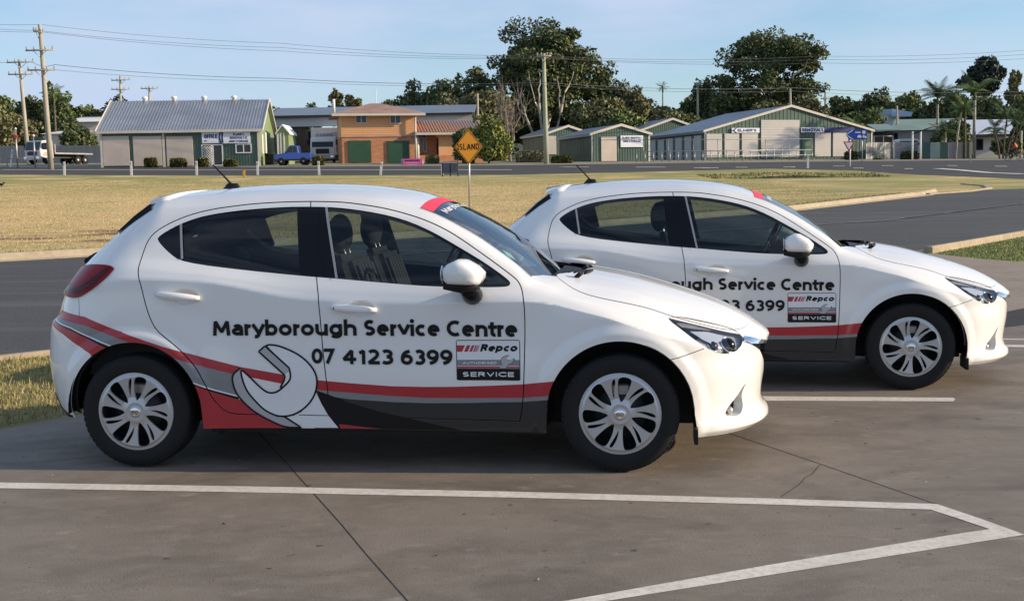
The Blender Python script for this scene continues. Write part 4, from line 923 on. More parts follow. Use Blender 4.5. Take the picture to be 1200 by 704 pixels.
    for y0, y1, x0 in ((-.48, .10, -.24), (.05, .58, -.235)):
        b_ = MB(); zt_ = lambda x, y: float(Q_ws(np.array(x), np.array(y/.69))[2])+.012
        b_.tube([(x0+.03, y0, .995), (-.30, y0+.12*(y1-y0), zt_(-.31, y0+.1)), (-.345, y0+.5*(y1-y0), zt_(-.345, (y0+y1)/2)), (-.36, y1, zt_(-.36, y1))], [.014, .010, .008, .006], 8)
        b_.build('wiper', M_black, ws)
    b_ = MB()
    for k in range(5): b_.tube([(-.33+.03*k, -.47+.02*k, .975-.003*k), (-.30+.03*k, -.36+.02*k, .99), (-.27+.025*k, -.27+.02*k, .985)], .012, 6)
    b_.build('cowl_grille', M_black, car)
    # ---- wheels
    tyre = MB(); tyre.lathe([(.212, -.086), (.228, -.093), (.255, -.097), (.280, -.093), (.295, -.082), (.3015, -.064), (.3035, 0), (.3015, .064), (.295, .082), (.280, .093), (.255, .097), (.228, .093), (.212, .086), (.19, .07), (.19, -.07)], 72, 'Y', close=True)
    tyre_me = tyre.mesh('tyre', M_rubber)
    # tread blocks
    tb = MB()
    for k in range(60):
        a = 2*PI*k/60; M_ = Matrix.Rotation(a, 4, 'Y')
        for y0, y1 in ((-.086, -.052), (.052, .086), (-.03, .03)):
            tb.box(-.011, .011, y0, y1, (.285, .300)[abs(y0) < .04], (.2965, .3040)[abs(y0) < .04], M_)
    tread_me = tb.mesh('tread', M_rubber)
    # cover: disc with dish, cut by slots
    RC = .2145
    def cap_pos(x, z):
        r_ = np.hypot(x, z); d = np.interp(r_, [0, .028, .034, .05, .075, .15, .185, .196, .208, RC], [.006, .006, .002, .003, -.004, .000, .002, -.003, -.004, -.014]); return np.stack([x, d, z], -1)
    holes = []; pol = lambda r_, a: (r_*math.cos(a), r_*math.sin(a))
    gapP = [(.27,6),(.35,-1),(.5,-5),(.7,-4),(.83,-2),(.875,2),(.89,8),(.885,15),(.85,20),(.7,20.5),(.5,19.5),(.35,15)]
    slotP = [(.36,-20),(.5,-20.5),(.66,-17),(.78,-13.5),(.83,-11),(.84,-8.5),(.80,-7),(.66,-10),(.5,-15.5)]
    for k in range(7):
        for pp_ in (gapP, slotP): holes.append(smooth_line([pol(RC*r_, PI/2+R(a)+2*PI*k/7) for r_, a in pp_], 2, True))
    circ = [pol(RC, 2*PI*i/110) for i in range(110)]
    gr_ = [pol(r_, a) for r_ in (.012, .028, .034, .05, .065, .08, .10, .12, .14, .16, .185, .196, .208) for a in np.linspace(0, 2*PI, max(8, int(r_*520)), endpoint=False)]
    V2c, Fc = cdt(gr_, [(circ, True)]+[(h, True) for h in holes]); cc_ = V2c[Fc].mean(1); mk = pip(cc_, circ)
    for h in holes: mk &= ~pip(cc_, h)
    v_, f_ = submesh(V2c, Fc, mk); P = cap_pos(v_[:, 0], v_[:, 1]); g = np.cross(P[f_[:, 1]]-P[f_[:, 0]], P[f_[:, 2]]-P[f_[:, 0]]); f_[g[:, 1] < 0] = f_[g[:, 1] < 0][:, ::-1]
    me = mesh_np('hubcap', P, f_, M_silver); bm = bmesh.new(); bm.from_mesh(me)
    rg = bmesh.ops.extrude_face_region(bm, geom=list(bm.faces), use_keep_orig=True); 
    for q in rg['geom']:
        if isinstance(q, bmesh.types.BMVert): q.co.y -= .012
    bmesh.ops.recalc_face_normals(bm, faces=bm.faces); bm.to_mesh(me); bm.free(); cap_me = me
    hb = MB(); hb.lathe([(.0005, .009), (.020, .009), (.025, .007), (.027, .004)], 24, 'Y'); hub_me = hb.mesh('hub_badge', M_chrome)
    eb = MB()
    for s_ in (-1, 1): eb.tube([(s_*.002, .0105, -.004), (s_*.008, .0105, .006), (s_*.016, .0105, .004), (s_*.017, .0105, -.004), (s_*.010, .0105, -.012)], .0016, 6)
    emb_me = eb.mesh('hub_emblem', M_dkmet)
    bd = MB(); bd.lathe([(.0005, 0), (.06, 0), (.065, -.012), (.13, -.014), (.131, -.03), (.19, -.06), (.213, -.06), (.213, -.075)], 40, 'Y'); disc_me = bd.mesh('wheel_disc', M_dkmet)
    bc = MB(); bc.box(-.05, .05, -.05, -.012, .085, .145); cal_me = bc.mesh('brake_caliper', M_satin, .008)
    k = 0
    for wx in (0., -2.57):
        for side in (-1, 1):
            wh = put('wheel', None, car); wh.empty_display_size = .1
            wh.location = (wx, side*.742, .3035); wh.rotation_euler = (0, R(17*k*side), PI if side < 0 else 0); k += 1
            if side < 0: wh.rotation_euler = (0, R(0 if wx == 0 else -3), PI)
            ty = put('tyre', tyre_me, wh); put('tread', tread_me, ty)
            cp_ = put('hubcap', cap_me, wh, (0, .091, 0)); put('wheel_disc', disc_me, wh, (0, .058, 0)); put('hub_badge', hub_me, wh, (0, .091, 0)); put('hub_emblem', emb_me, wh, (0, .091, 0)); put('brake_caliper', cal_me, wh, (0, .058, 0))
    # ---- arch liners and belly
    for hx in (0., -2.57):
        for side in (-1, 1):
            b_ = MB(); prev = None
            for a in np.linspace(-.20, PI+(.18 if hx > -1 else .04), 26):
                p = [b_.bm.verts.new((hx+(ARCH+.004)*math.cos(a), side*y, .305+(ARCH+.004)*math.sin(a))) for y in (.838, .80, .44)]
                if prev:
                    for i in range(2): b_._f([prev[i], prev[i+1], p[i+1], p[i]], True)
                prev = p
            b_.build('wheel_arch_liner', M_black, car); MB().box(hx-.40, hx+.40, side*.43-.004, side*.43+.004, .18, .70).build('inner_arch_wall', M_black, car)
    b_ = MB(); b_.box(-2.18, -.39, -.76, .76, .185, .30); b_.box(-2.95, .39, -.42, .42, .20, .34); b_.build('underbody', M_black, car)
    for side in (-1, 1):
        MB().box(.372, .392, min(side*.60, side*.80), max(side*.60, side*.80), .142, .22).build('splash_guard', M_black, car); MB().box(-2.158, -2.145, min(side*.66, side*.74), max(side*.66, side*.74), .165, .24).build('splash_guard', M_black, car)
    # ---- cabin
    b_ = MB(); b_.box(-.75, -.40, -.70, .70, .55, .955); b_.box(-.95, -.70, -.70, .70, .60, .90); b_.box(-2.9, -2.30, -.70, .70, .45, .86); b_.box(-2.3, -.5, -.72, .72, .30, .36)
    b_.box(-.55, -.33, -.66, .66, .55, .93); b_.build('dashboard', M_trim, car, .03, 2)
    def seat(y0, x0):
        st = bpy.data.objects.new('seat', None); link(st, car); st.location = (x0, y0, 0)
        b_ = MB(); b_.box(-.05, .47, -.25, .25, .42, .58); b_.build('seat_base', M_cloth, st, .05, 3)
        Mx = Matrix.Translation((-.02, 0, .52)) @ Matrix.Rotation(R(-19), 4, 'Y'); b_ = MB(); b_.box(-.08, .06, -.24, .24, 0, .62, Mx); b_.build('seat_back', M_cloth, st, .05, 3)
        b_ = MB()
        for q in (-.14, -.07, 0, .07, .14): b_.box(.068, .082, q-.02, q+.02, .08, .54, Mx)
        b_.build('seat_stripes', M_cloth2, st, .006)
        b_ = MB(); b_.ball(Mx @ Vector((0, 0, .735)), .1, 18, 12, (.62, 1.38, 1.12)); b_.build('headrest', M_cloth, st)
        b_ = MB(); b_.tube([Mx @ Vector((0, -.05, .55)), Mx @ Vector((0, -.05, .70))], .007, 6); b_.tube([Mx @ Vector((0, .05, .55)), Mx @ Vector((0, .05, .70))], .007, 6); b_.build('headrest_post', M_satin, st)
    seat(-.36, -1.29+seat_shift); seat(.36, -1.29+seat_shift)
    b_ = MB(); b_.box(-2.30, -1.85, -.62, .62, .42, .60); b_.box(-2.42, -2.27, -.60, .60, .55, .98); b_.build('rear_seat', M_cloth, car, .05, 2)
    b_ = MB(); b_.ball(Vector((-2.38, -.32, 1.03)), .1, 14, 9, (.5, 1.3, .9)); b_.build('rear_headrest', M_cloth, car); b_ = MB(); b_.ball(Vector((-2.38, .32, 1.03)), .1, 14, 9, (.5, 1.3, .9)); b_.build('rear_headrest', M_cloth, car)
    Mx = Matrix.Translation((-.93, -.36, 1.03)) @ Matrix.Rotation(R(-65), 4, 'Y'); b_ = MB()
    ring = [Mx @ Vector((.18*math.cos(2*PI*k/28), .18*math.sin(2*PI*k/28), 0)) for k in range(29)]; b_.tube(ring, .014, 8, False); sw = b_.build('steering_wheel', M_black, car)
    b_ = MB(); b_.lathe([(.0005, -.01), (.055, -.01), (.06, -.04)], 16); b_.box(-.17, .17, -.012, .012, -.03, -.015); b_.tube([(0, 0, -.03), (0, 0, -.30)], .03, 8)
    for vv in b_.bm.verts: vv.co = Mx @ vv.co
    b_.build('steering_hub', M_trim, sw)
    b_ = MB(); b_.box(-1.04, -1.01, -.09, .11, 1.24, 1.30); b_.build('inner_mirror', M_black, car, .01)
    # ---- vinyl livery on the near (right) side
    def decal(nm, poly, m_, par=None, o_=.0012, step=.05, cut=True):
        q = sx(dens(poly, .04, True)); v_, f_, m2 = patch(q, step)
        if cut:
            c2 = v_[f_].mean(1)
            m2 &= ~pip(c2, aF) & ~pip(c2, aR)
        return shell(nm, sp, v_, f_, m2, m_, par or car, o_, -1)
    def clip_arch(line): return line
    for nm, q, m_, o_ in BANDS:
        mk_ = body & pip(c_, q)                      # one part for each connected stretch of vinyl
        for isl in islands(F, mk_): shell(nm, sp, V2, F, isl, m_, car, o_, -1)
    decal('black_swoop', [(-1.58,.419),(-1.515,.397),(-1.403,.353),(-1.254,.309),(-1.074,.268),(-.896,.227),(-.815,.209),(-1.40,.217),(-1.475,.217),(-1.521,.284),(-1.556,.353)], M_blk, None, .0022)
    decal('red_corner', [(-1.465,.24),(-1.36,.228),(-1.24,.216),(-1.46,.218)], M_red, None, .0027)
    # spanner: white body with black outline and grey flank
    FACE = [(-1.846,.653),(-1.826,.661),(-1.773,.655),(-1.705,.628),(-1.652,.598),(-1.607,.557),(-1.578,.512),(-1.57,.467),(-1.583,.406),(-1.617,.352),(-1.665,.310),(-1.713,.287),(-1.759,.279),(-1.805,.283),(-1.866,.313),(-1.91,.359),(-1.953,.413),(-1.975,.481),(-1.983,.537),(-1.932,.489),(-1.874,.428),(-1.837,.404),(-1.798,.407),(-1.77,.425),(-1.721,.467),(-1.711,.497),(-1.719,.538)]
    FUP = [(-1.881,.624),(-1.846,.653),(-1.719,.538),(-1.715,.523),(-1.747,.503)]
    LIP = [(-1.715,.523),(-1.711,.497),(-1.721,.467),(-1.77,.427),(-1.769,.440),(-1.748,.474),(-1.743,.493),(-1.747,.503)]
    FLO = [(-2.026,.504),(-1.984,.537),(-1.975,.481),(-1.953,.413),(-1.91,.359),(-1.866,.313),(-1.805,.283),(-1.759,.279),(-1.67,.221),(-1.751,.219),(-1.83,.252),(-1.913,.298),(-1.972,.351),(-2.011,.405),(-2.026,.459)]
    SKT = [(-1.58,.406),(-1.617,.349),(-1.662,.307),(-1.713,.283),(-1.762,.282),(-1.675,.219),(-1.471,.220),(-1.521,.284),(-1.556,.349)]
    decal('white_skirt', SKT, M_wht, None, .0025); decal('panel_joint', ribbon(dens([(-1.68,.288),(-1.60,.2865),(-1.523,.285)], .02), .004), M_blk, None, .0031)
    sp_o = decal('spanner_face', smooth_line(FACE, 1, True), M_wht, None, .0030)
    decal('spanner_flank', FUP, M_lgrey, sp_o, .0034); decal('spanner_lip', LIP, M_wht, sp_o, .0034); decal('spanner_flank', FLO, M_lgrey, sp_o, .0034)
    for i_, L in enumerate(([FACE[-1]]+FACE[:14], FACE[12:24], FACE[23:], [FUP[2], FUP[1], FUP[0]]+LIP[:-9:-1][:0]+[FUP[0], (-1.747,.503), (-1.743,.493), (-1.748,.474), (-1.772,.432)], [FACE[18], FLO[0]]+FLO[:-8:-1], FLO[7:10], FACE[11:9:-1])):
        q = np.array([L[0]]+[p for p, o in zip(L[1:], L) if p != o]); q = smooth_line(q, 2) if len(q) > 3 and i_ != 3 else q
        decal('spanner_outline', ribbon(dens(q, .015), .0095), M_blk, sp_o, .0040+.00012*i_, .05)
    def text(body, x0, x1, zb, cap, m_, nm='lettering', wt=.2, italic=0., par=None, o_=.0042, space=1.0):
        """flat cut vinyl letters fitted to a box: x0..x1 wide, baseline zb[0]->zb[1], capital height cap"""
        v_, f_, wd = lettering_2d(body, wt, space, (x1-x0)/cap)
        t_ = v_[:, 0]/wd; Z = zb[0]+(zb[1]-zb[0])*t_+v_[:, 1]*cap; X = x0+t_*(x1-x0)+italic*v_[:, 1]*cap
        P, f_, N = drape(sp, sx(np.stack([X, Z], 1)), f_, o_, -1)
        o = put(nm, mesh_np(nm, P, f_, m_, N=N), par or car); o['kind'] = 'stuff'
        return o
    for w_, a_, b_, z_ in (('Maryborough', -2.124, -1.353, (.709, .7065)), ('Service', -1.312, -.916, (.706, .7015)), ('Centre', -.880, -.515, (.701, .697))): text(w_, a_, b_, z_, .0832, M_blk, 'business_name', .225)
    for w_, a_, b_, z_ in (('07', -1.597, -1.470, (.561, .560)), ('4123', -1.432, -1.163, (.558, .555)), ('6399', -1.124, -.854, (.5545, .553))): text(w_, a_, b_, z_, .0795, M_blk, 'phone_number', .225)
    # service badge
    bx0, bx1, bz0, bz1 = -.834, -.503, .474, .682; bw, bh = bx1-bx0, bz1-bz0
    B = lambda u, v_: (bx0+u*bw, bz1-v_*bh)
    rr = [B(.02, 0), B(.98, 0), B(1, .03), B(1, .97), B(.98, 1), B(.02, 1), B(0, .97), B(0, .03)]
    bg_ = decal('service_badge', rr, M_dkmet, None, .0012)
    decal('badge_face', [B(.012, .02), B(.988, .02), B(.988, .98), B(.012, .98)], M_wht, bg_, .0020)
    decal('badge_grey_band', [B(.012, .49), B(.988, .49), B(.988, .64), B(.012, .64)], M_grey, bg_, .0026)
    decal('badge_red_band', [B(.012, .655), B(.988, .655), B(.988, .70), B(.012, .70)], M_red, bg_, .0026)
    decal('badge_black_band', [B(.012, .705), B(.988, .705), B(.988, .98), B(.012, .98)], M_blk, bg_, .0026)
    for u0, u1 in ((.012, .095), (.125, .18), (.205, .245), (.263, .287), (.298, .312), (.322, .330)):
        s_ = .045; decal('badge_red_bar', [B(u0+(s_ if u0 > .02 else 0), .13), B(u1+s_, .13), B(u1, .29), B(u0, .29)], M_red, bg_, .0028)
    text('Repco', bx0+.375*bw, bx0+.945*bw, (bz1-.285*bh, bz1-.285*bh), .185*bh, M_blk, 'badge_name', .29, .28, bg_, .0034)
    text('AUTHORISED', bx0+.10*bw, bx0+.63*bw, (bz1-.595*bh, bz1-.595*bh), .055*bh, M_wht, 'badge_word', .24, 0, bg_, .0034, 2.0)
    text('SERVICE', bx0+.10*bw, bx0+.90*bw, (bz1-.905*bh, bz1-.905*bh), .115*bh, M_wht, 'badge_word', .22, 0, bg_, .0034, 1.8)
    wr = [(.70,.50),(.715,.45),(.75,.41),(.80,.385),(.83,.395),(.79,.43),(.785,.475),(.82,.505),(.865,.495),(.885,.455),(.90,.46),(.895,.52),(.86,.57),(.815,.60),(.795,.64),(.775,.70),(.665,.70),(.70,.64),(.715,.60),(.70,.55)]
    decal('badge_spanner', [B(a+(a-.78)*.10, b+(b-.52)*.09) for a, b in wr], M_dkmet, bg_, .0032); decal('badge_spanner', [B(*q) for q in wr], M_lgrey, bg_, .0038)
    return car
M_cars = 'white livery hatchbacks parked in the marked bays'
CAR_N = build_car('car', 'white hatchback in the foreground with red stripe, big spanner graphic and full lettering in view', (0, 0, 0), 0, M_cars)
for o in CAR_N.children_recursive:
    if o.type == 'MESH' and o.data.materials and o.data.materials[0] in (M_paint, M_silver, M_red, M_grey, M_char, M_wht):
        o.cycles.shadow_terminator_geometry_offset = .25; o.cycles.shadow_terminator_offset = .08
CAR_F = copy_tree(CAR_N)
CAR_F['label'] = 'white hatchback parked behind the nearer one, its rear wheel and lettering start hidden'
for o in CAR_F.children:
    if o.name.startswith('seat'): o.location.x -= .2
for c_o, (X_, Y_, th) in ((CAR_N, (.53584699, 5.96405353, .124151)), (CAR_F, (2.75768796, 8.20987, .16577544))):
    inn_ = Vector((math.sin(th), math.cos(th), 0)); c_o.location = Vector((X_, Y_, 0))+inn_*.83; c_o.rotation_euler = (0, 0, -th)
# ================= BUILDINGS =================
def rect(px0, py0, px1, py1, Y):
    xc, yc = (px0+px1)/2, (py0+py1)/2
    return at(px0, yc, Y).x, at(px1, yc, Y).x, at(xc, py1, Y).z, at(xc, py0, Y).z      # x0, x1, z0, z1
M_grn = mat('dark_green_steel', (.085, .135, .10), .45, noise=.25, nscale=.6)
M_grnR = mat('green_rib_steel', (.095, .165, .125), .45, noise=.2, nscale=.6)
M_lime = mat('pale_green_steel', (.22, .29, .14), .5, noise=.15, nscale=.5)
M_zinc = mat('zinc_roof', (.40, .42, .45), .38, .55, noise=.2, nscale=.4)
M_blueR = mat('blue_grey_roof', (.20, .235, .28), .45, .3, noise=.15, nscale=.3)
M_roller = mat('beige_roller_door', (.60, .52, .45), .55, noise=.12, nscale=.8)
M_rollG = mat('grey_roller_door', (.56, .53, .50), .5, noise=.12, nscale=.5)
M_rollGn = mat('green_roller_door', (.030, .095, .050), .5, noise=.2, nscale=1)
M_cream = mat('cream_trim', (.62, .58, .50), .6)
M_white = mat('white_paint', (.74, .74, .73), .55, noise=.08)
M_win = flat('dark_window', (.012, .016, .022), .06, 0, .6)
M_blind = flat('grey_blind', (.30, .30, .30), .7)
M_peach = mat('peach_cladding', (.74, .40, .19), .6, noise=.12, nscale=.5)
M_brick = mat('orange_brick', (.56, .26, .13), .85, col2=(.44, .19, .10), nscale=2.5, stretch=(1, 1, 3))
M_tile = mat('pink_brown_tile', (.40, .25, .19), .7, col2=(.52, .34, .25), nscale=.9)
M_tileO = mat('orange_sheet_roof', (.44, .22, .11), .6, col2=(.33, .23, .20), nscale=.25, ramp=(.42, .55))
M_grey = M_grey
M_wall = mat('pale_grey_cladding', (.50, .50, .49), .6, noise=.1, nscale=.3)
M_dark = flat('deep_shed_interior', (.02, .02, .022), .9)
M_wood = mat('weathered_brown_board', (.115, .078, .055), .85, noise=.4, nscale=1.2, stretch=(6, 6, .3))
M_steel = mat('galvanised_steel', (.32, .33, .34), .4, .6, noise=.2, nscale=3)
M_board = flat('white_sign_face', (.74, .75, .80), .5)
M_navy = flat('navy_sign_ink', (.012, .022, .13), .5)
M_blue = flat('blue_sign_face', (.012, .055, .34), .4)
M_rib = M_grnR

def ytext(body, x0, x1, z0, cap, Y, m_, par, wt=.22, space=1.0, nm='lettering'):
    v, f, wd = lettering_2d(body, wt, space, (x1-x0)/cap); P = np.column_stack([x0+v[:, 0]/wd*(x1-x0), np.full(len(v), Y), z0+v[:, 1]*cap])
    o = put(nm, mesh_np(nm, P, f, m_), par); o['kind'] = 'stuff'; return o
def ribs(name, x0, x1, Y, z0, z1f, step, m_, par, wd=.07, dp=.03):
    b = MB(); x = x0+step/2
    while x < x1:
        z1 = z1f(x) if callable(z1f) else z1f
        b.box(x-wd/2, x+wd/2, Y-dp, Y, z0, z1); x += step
    return tag(b.build(name, m_, par), kind='stuff')
def roller(px0, py0, px1, py1, Y, par, m_, nm='roller_door', frame=None, n=26):
    x0, x1, z0, z1 = rect(px0, py0, px1, py1, Y)
    o = MB().box(x0, x1, Y-.05, Y+.02, z0, z1).build(nm, m_, par)
    b = MB(); 
    for k in range(n): z = z0+(z1-z0)*(k+.5)/n; b.box(x0+.02, x1-.02, Y-.062, Y-.05, z-.03, z+.03)
    tag(b.build('door_slats', m_, o), kind='stuff'); return o
def window(px0, py0, px1, py1, Y, par, fr=M_white, panes=2, t=.08):
    x0, x1, z0, z1 = rect(px0, py0, px1, py1, Y); b = MB()
    b.box(x0, x1, Y-.07, Y, z0, z0+t); b.box(x0, x1, Y-.07, Y, z1-t, z1); b.box(x0, x0+t, Y-.07, Y, z0+t, z1-t); b.box(x1-t, x1, Y-.07, Y, z0+t, z1-t)
    for k in range(1, panes): xm = x0+(x1-x0)*k/panes; b.box(xm-t/2, xm+t/2, Y-.07, Y, z0+t, z1-t)
    o = tag(b.build('window', fr, par), kind='stuff'); o = put('window', o.data, par) if False else o
    w_ = (x1-x0)/panes
    for k in range(panes): MB().box(x0+w_*k+t/2, x0+w_*(k+1)-t/2, Y-.03, Y-.01, z0+t/2, z1-t/2).build('pane', M_win, o)
    if 'kind' in o: del o['kind']
    return o
def bush(name, label, px0, py0, px1, py1, Y, mats, n=700, leaf=.09, seed=0, depth=None, group=None):
    """clipped hedge or shrub: twiggy core with leaf faces over it"""
    x0, x1, z0, z1 = rect(px0, py0, px1, py1, Y); z0 = min(z0, gz((x0+x1)/2, Y))-.05; d = depth or min(1.4, (x1-x0)*.7); rg = np.random.default_rng(seed)
    t = thing(name, label, 'bush', ((x0+x1)/2, Y+d/2, z0), 0, group); w_, h_ = (x1-x0)/2, z1-z0
    u = rg.normal(size=(n, 3)); u /= np.abs(u).max(1, keepdims=True)**.75*np.linalg.norm(u, axis=1, keepdims=True)**.25; u *= rg.uniform(.80, 1.0, (n, 1)); P = u*np.array([w_, d/2, h_/2])+np.array([0, 0, h_/2])
    leafmesh(name, P, leaf, mats, rg, t, 'foliage')
    b = MB(); b.box(-w_*.72, w_*.72, -d*.34, d*.34, .02, h_*.82); b.build('stems', M_bark, t, min(w_, h_)*.2, 2)
    return t
def leafmesh(name, P, size, mats, rg, par, nm, wf=None, loc=None):
    n = len(P); a = rg.normal(size=(n, 3)); a /= np.linalg.norm(a, axis=1, keepdims=True); b = np.cross(a, rg.normal(size=(n, 3))); b /= np.linalg.norm(b, axis=1, keepdims=True); s = size*rg.uniform(.6, 1.35, (n, 1))
    V = np.stack([P-a*s, P+b*s*.55, P+a*s, P-b*s*.55], 1).reshape(-1, 3); F = np.arange(4*n).reshape(n, 4)
    cm = rg.integers(0, len(mats), n)
    return put(nm, mesh_np(nm, V, F, mats, cm), par)
def leafmat(nm, c, k=.45): return mat(nm, c, .75, spec=.25, col2=tuple(q*k for q in c), nscale=.55, detail=3, ramp=(.3, .7))
LF_dark = [leafmat('dark_gum_leaf', (0.128, 0.166, 0.073)), leafmat('deep_green_leaf', (0.085, 0.124, 0.055)), leafmat('olive_leaf', (0.188, 0.200, 0.076))]
LF_mid = [leafmat('mid_green_leaf', (0.170, 0.222, 0.076)), leafmat('bright_leaf', (0.265, 0.307, 0.095)), leafmat('darker_green_leaf', (0.103, 0.140, 0.060))]  # three leaf tones, scattered at random over the crown
LF_olive = [leafmat('olive_tree_leaf', (0.245, 0.245, 0.095)), leafmat('brown_olive_leaf', (0.181, 0.160, 0.081)), leafmat('grey_green_leaf', (0.213, 0.230, 0.128))]
LF_pine = [leafmat('pine_needle', (0.055, 0.076, 0.055)), leafmat('blue_pine_needle', (0.073, 0.095, 0.073))]
LF_hedge = [leafmat('hedge_leaf', (.075, .095, .022)), leafmat('dark_hedge_leaf', (.035, .05, .018)), leafmat('yellow_hedge_leaf', (.20, .18, .03))]
LF_gold = [leafmat('golden_leaf', (0.468, 0.425, 0.075)), leafmat('fresh_green_leaf', (0.213, 0.276, 0.085)), leafmat('dark_shrub_leaf', (0.106, 0.149, 0.060))]
LF_palm = [leafmat('palm_frond', (0.160, 0.222, 0.075)), leafmat('dark_palm_frond', (0.095, 0.145, 0.057))]
M_bark = mat('grey_brown_bark', (.13, .10, .075), .9, noise=.5, nscale=3)
M_pale = mat('pale_gum_bark', (.48, .44, .38), .8, col2=(.30, .25, .20), nscale=2.5)
M_pole = mat('weathered_pole_timber', (.42, .39, .31), .85, col2=(.30, .27, .21), nscale=1.2, stretch=(4, 4, .5))

# ---- storage office shed, left
Yf = 103.; t = thing('storage_shed', 'green steel storage shed with light ribbed roof, three beige roller doors and OFFICE sign', 'shed', (at(212, 190, Yf).x, Yf, 0))
def W(o, par): o.parent = par; o.matrix_parent_inverse = par.matrix_basis.inverted(); return o
def root(name, label, cat, px, Y, group=None):
    x = at(px, 190, Y).x; return thing(name, label, cat, (x, Y, gz(x, Y)), 0, group)
bpy.data.objects.remove(t)
def under(par, since):
    """parent everything built since a mark, keeping it where it stands"""
    bpy.context.view_layer.update()
    for o in list(C.objects)[since:]:
        if o.parent is None and o is not par: o.parent = par; o.matrix_parent_inverse = par.matrix_world.inverted()
def mark(): return len(C.objects)

t = root('storage_shed', 'green steel storage shed with light ribbed roof, three beige roller doors and an OFFICE sign', 'shed', 212, Yf); k0 = mark()
x0, x1, _, ze = rect(120.5, 153.0, 303.5, 194, Yf); zb = gz((x0+x1)/2, Yf)-.4; D = 11.5; zr = at(225, 118, Yf+D*.5).z
MB().box(x0, x1, Yf, Yf+.15, zb, ze).build('front_wall', M_grn)
MB().prism([(x1, Yf+.16, zb), (x1, Yf+D, zb), (x1, Yf+D, ze), (x1, Yf+D/2, zr-.12), (x1, Yf+.16, ze)], (-.15, 0, 0)).build('end_wall', M_lime)
MB().prism([(x0, Yf+.16, zb), (x0, Yf+D, zb), (x0, Yf+D, ze), (x0, Yf+D/2, zr-.12), (x0, Yf+.16, ze)], (.15, 0, 0)).build('end_wall', M_lime)
MB().box(x0+.2, x1-.2, Yf+D-.15, Yf+D, zb, ze).build('back_wall', M_grn)
rf = MB().prism([(x0-.3, Yf-.35, ze-.06), (x0-.3, Yf+D/2, zr), (x0-.3, Yf+D+.35, ze-.06), (x0-.3, Yf+D+.35, ze-.16), (x0-.3, Yf+D/2, zr-.12), (x0-.3, Yf-.35, ze-.16)], (x1-x0+.6, 0, 0)).build('roof', M_zinc)
b = MB(); x = x0-.2
while x < x1+.25:
    b.prism([(x, Yf-.34, ze-.05), (x, Yf+D/2, zr+.01), (x, Yf+D/2, zr+.06), (x, Yf-.34, ze)], (.09, 0, 0)); x += .26
tag(b.build('roof_ribs', M_zinc, rf), kind='stuff')
b = MB(); b.prism([(x1+.3, Yf-.36, ze-.18), (x1+.3, Yf+D/2, zr-.06), (x1+.3, Yf+D+.36, ze-.18), (x1+.3, Yf+D+.36, ze+.06), (x1+.3, Yf+D/2, zr+.16), (x1+.3, Yf-.36, ze+.06)], (.06, 0, 0)); b.build('barge_trim', M_cream)
b = MB(); b.prism([(x0-.36, Yf-.36, ze-.18), (x0-.36, Yf+D/2, zr-.06), (x0-.36, Yf+D+.36, ze-.18), (x0-.36, Yf+D+.36, ze+.06), (x0-.36, Yf+D/2, zr+.16), (x0-.36, Yf-.36, ze+.06)], (.06, 0, 0)); b.build('barge_trim', M_cream)
MB().box(x0-.3, x1+.3, Yf-.42, Yf-.36, ze-.2, ze+.02).build('gutter', M_cream)
for q in (121.5, 192.5, 302):
    a, c_, _, _ = rect(q-1.3, 156, q+1.3, 194, Yf); MB().box(a, c_, Yf-.12, Yf-.0, zb, ze-.2).build('corner_post', M_cream)
ribs('wall_ribs', x0+.3, x1-.2, Yf, zb, ze-.1, .24, M_rib, None)
for a, c_ in ((123, 153), (157.5, 190.3), (195.5, 226)): roller(a, 160, c_, 194.6, Yf-.06, None, M_roller)
for a, c_, y0, y1 in ((236, 258.5, 154.6, 167.8), (258.9, 292, 154.6, 167.8)):
    a_, b_, z0, z1 = rect(a, y0, c_, y1, Yf-.12); sg = MB().box(a_, b_, Yf-.18, Yf-.10, z0, z1).build('sign_board', M_board)
    if a < 250:
        ytext('OFFICE', a_+.20, a_+1.30, z0+.40, .36, Yf-.19, M_navy, sg, .24); ytext('PH', a_+.22, a_+.42, z0+.12, .14, Yf-.19, M_navy, sg, .2); 
        b = MB()
        for dx in (0, .30): b.prism([(a_+1.40+dx*.8, Yf-.185, z0+.53), (b_-.16+dx*.6, Yf-.185, z1-.02), (b_-.0+dx*.6, Yf-.185, z1-.02), (a_+1.52+dx*.8, Yf-.185, z0+.53), (b_+dx*.6, Yf-.185, z0+.02), (b_-.16+dx*.6, Yf-.185, z0+.02)], (0, -.01, 0))
        b.build('arrow_mark', M_navy, sg)
    else:
        for i, s_ in enumerate(("ELMER'S", 'REMOVALS &', 'MINI STORAGE')):
            wd_ = (.92, 1.45, 1.62)[i]; xm = (a_+b_)/2+.22; ytext(s_, xm-wd_/2, xm+wd_/2, z1-.30-.29*i, .20, Yf-.19, M_navy, sg, .22)
d_ = window(236, 169, 248.5, 194.3, Yf-.05, None, M_white, 1); window(248.8, 169, 260.5, 194.3, Yf-.05, None, M_white, 1); window(275, 168.3, 293.5, 179.4, Yf-.05, None, M_white, 2)
a, c_, z0, z1 = rect(237, 171, 247.5, 193, Yf-.14); b = MB(); H_, W_ = z1-z0, c_-a
for i in range(-7, 8):
    u = i*.22
    for s_ in (1, -1):
        p0 = [(u, 0.), (u+H_, H_)]; t0, t1 = max(0., -u)/H_, min(1., (W_-u)/H_)
        if t1-t0 < .05: continue
        q0, q1 = u+H_*t0, u+H_*t1
        if s_ < 0: q0, q1 = W_-q0, W_-q1
        b.tube([(a+q0, Yf-.15, z0+H_*t0), (a+q1, Yf-.15, z0+H_*t1)], .018, 4)
tag(b.build('door_lattice', M_white), kind='stuff')
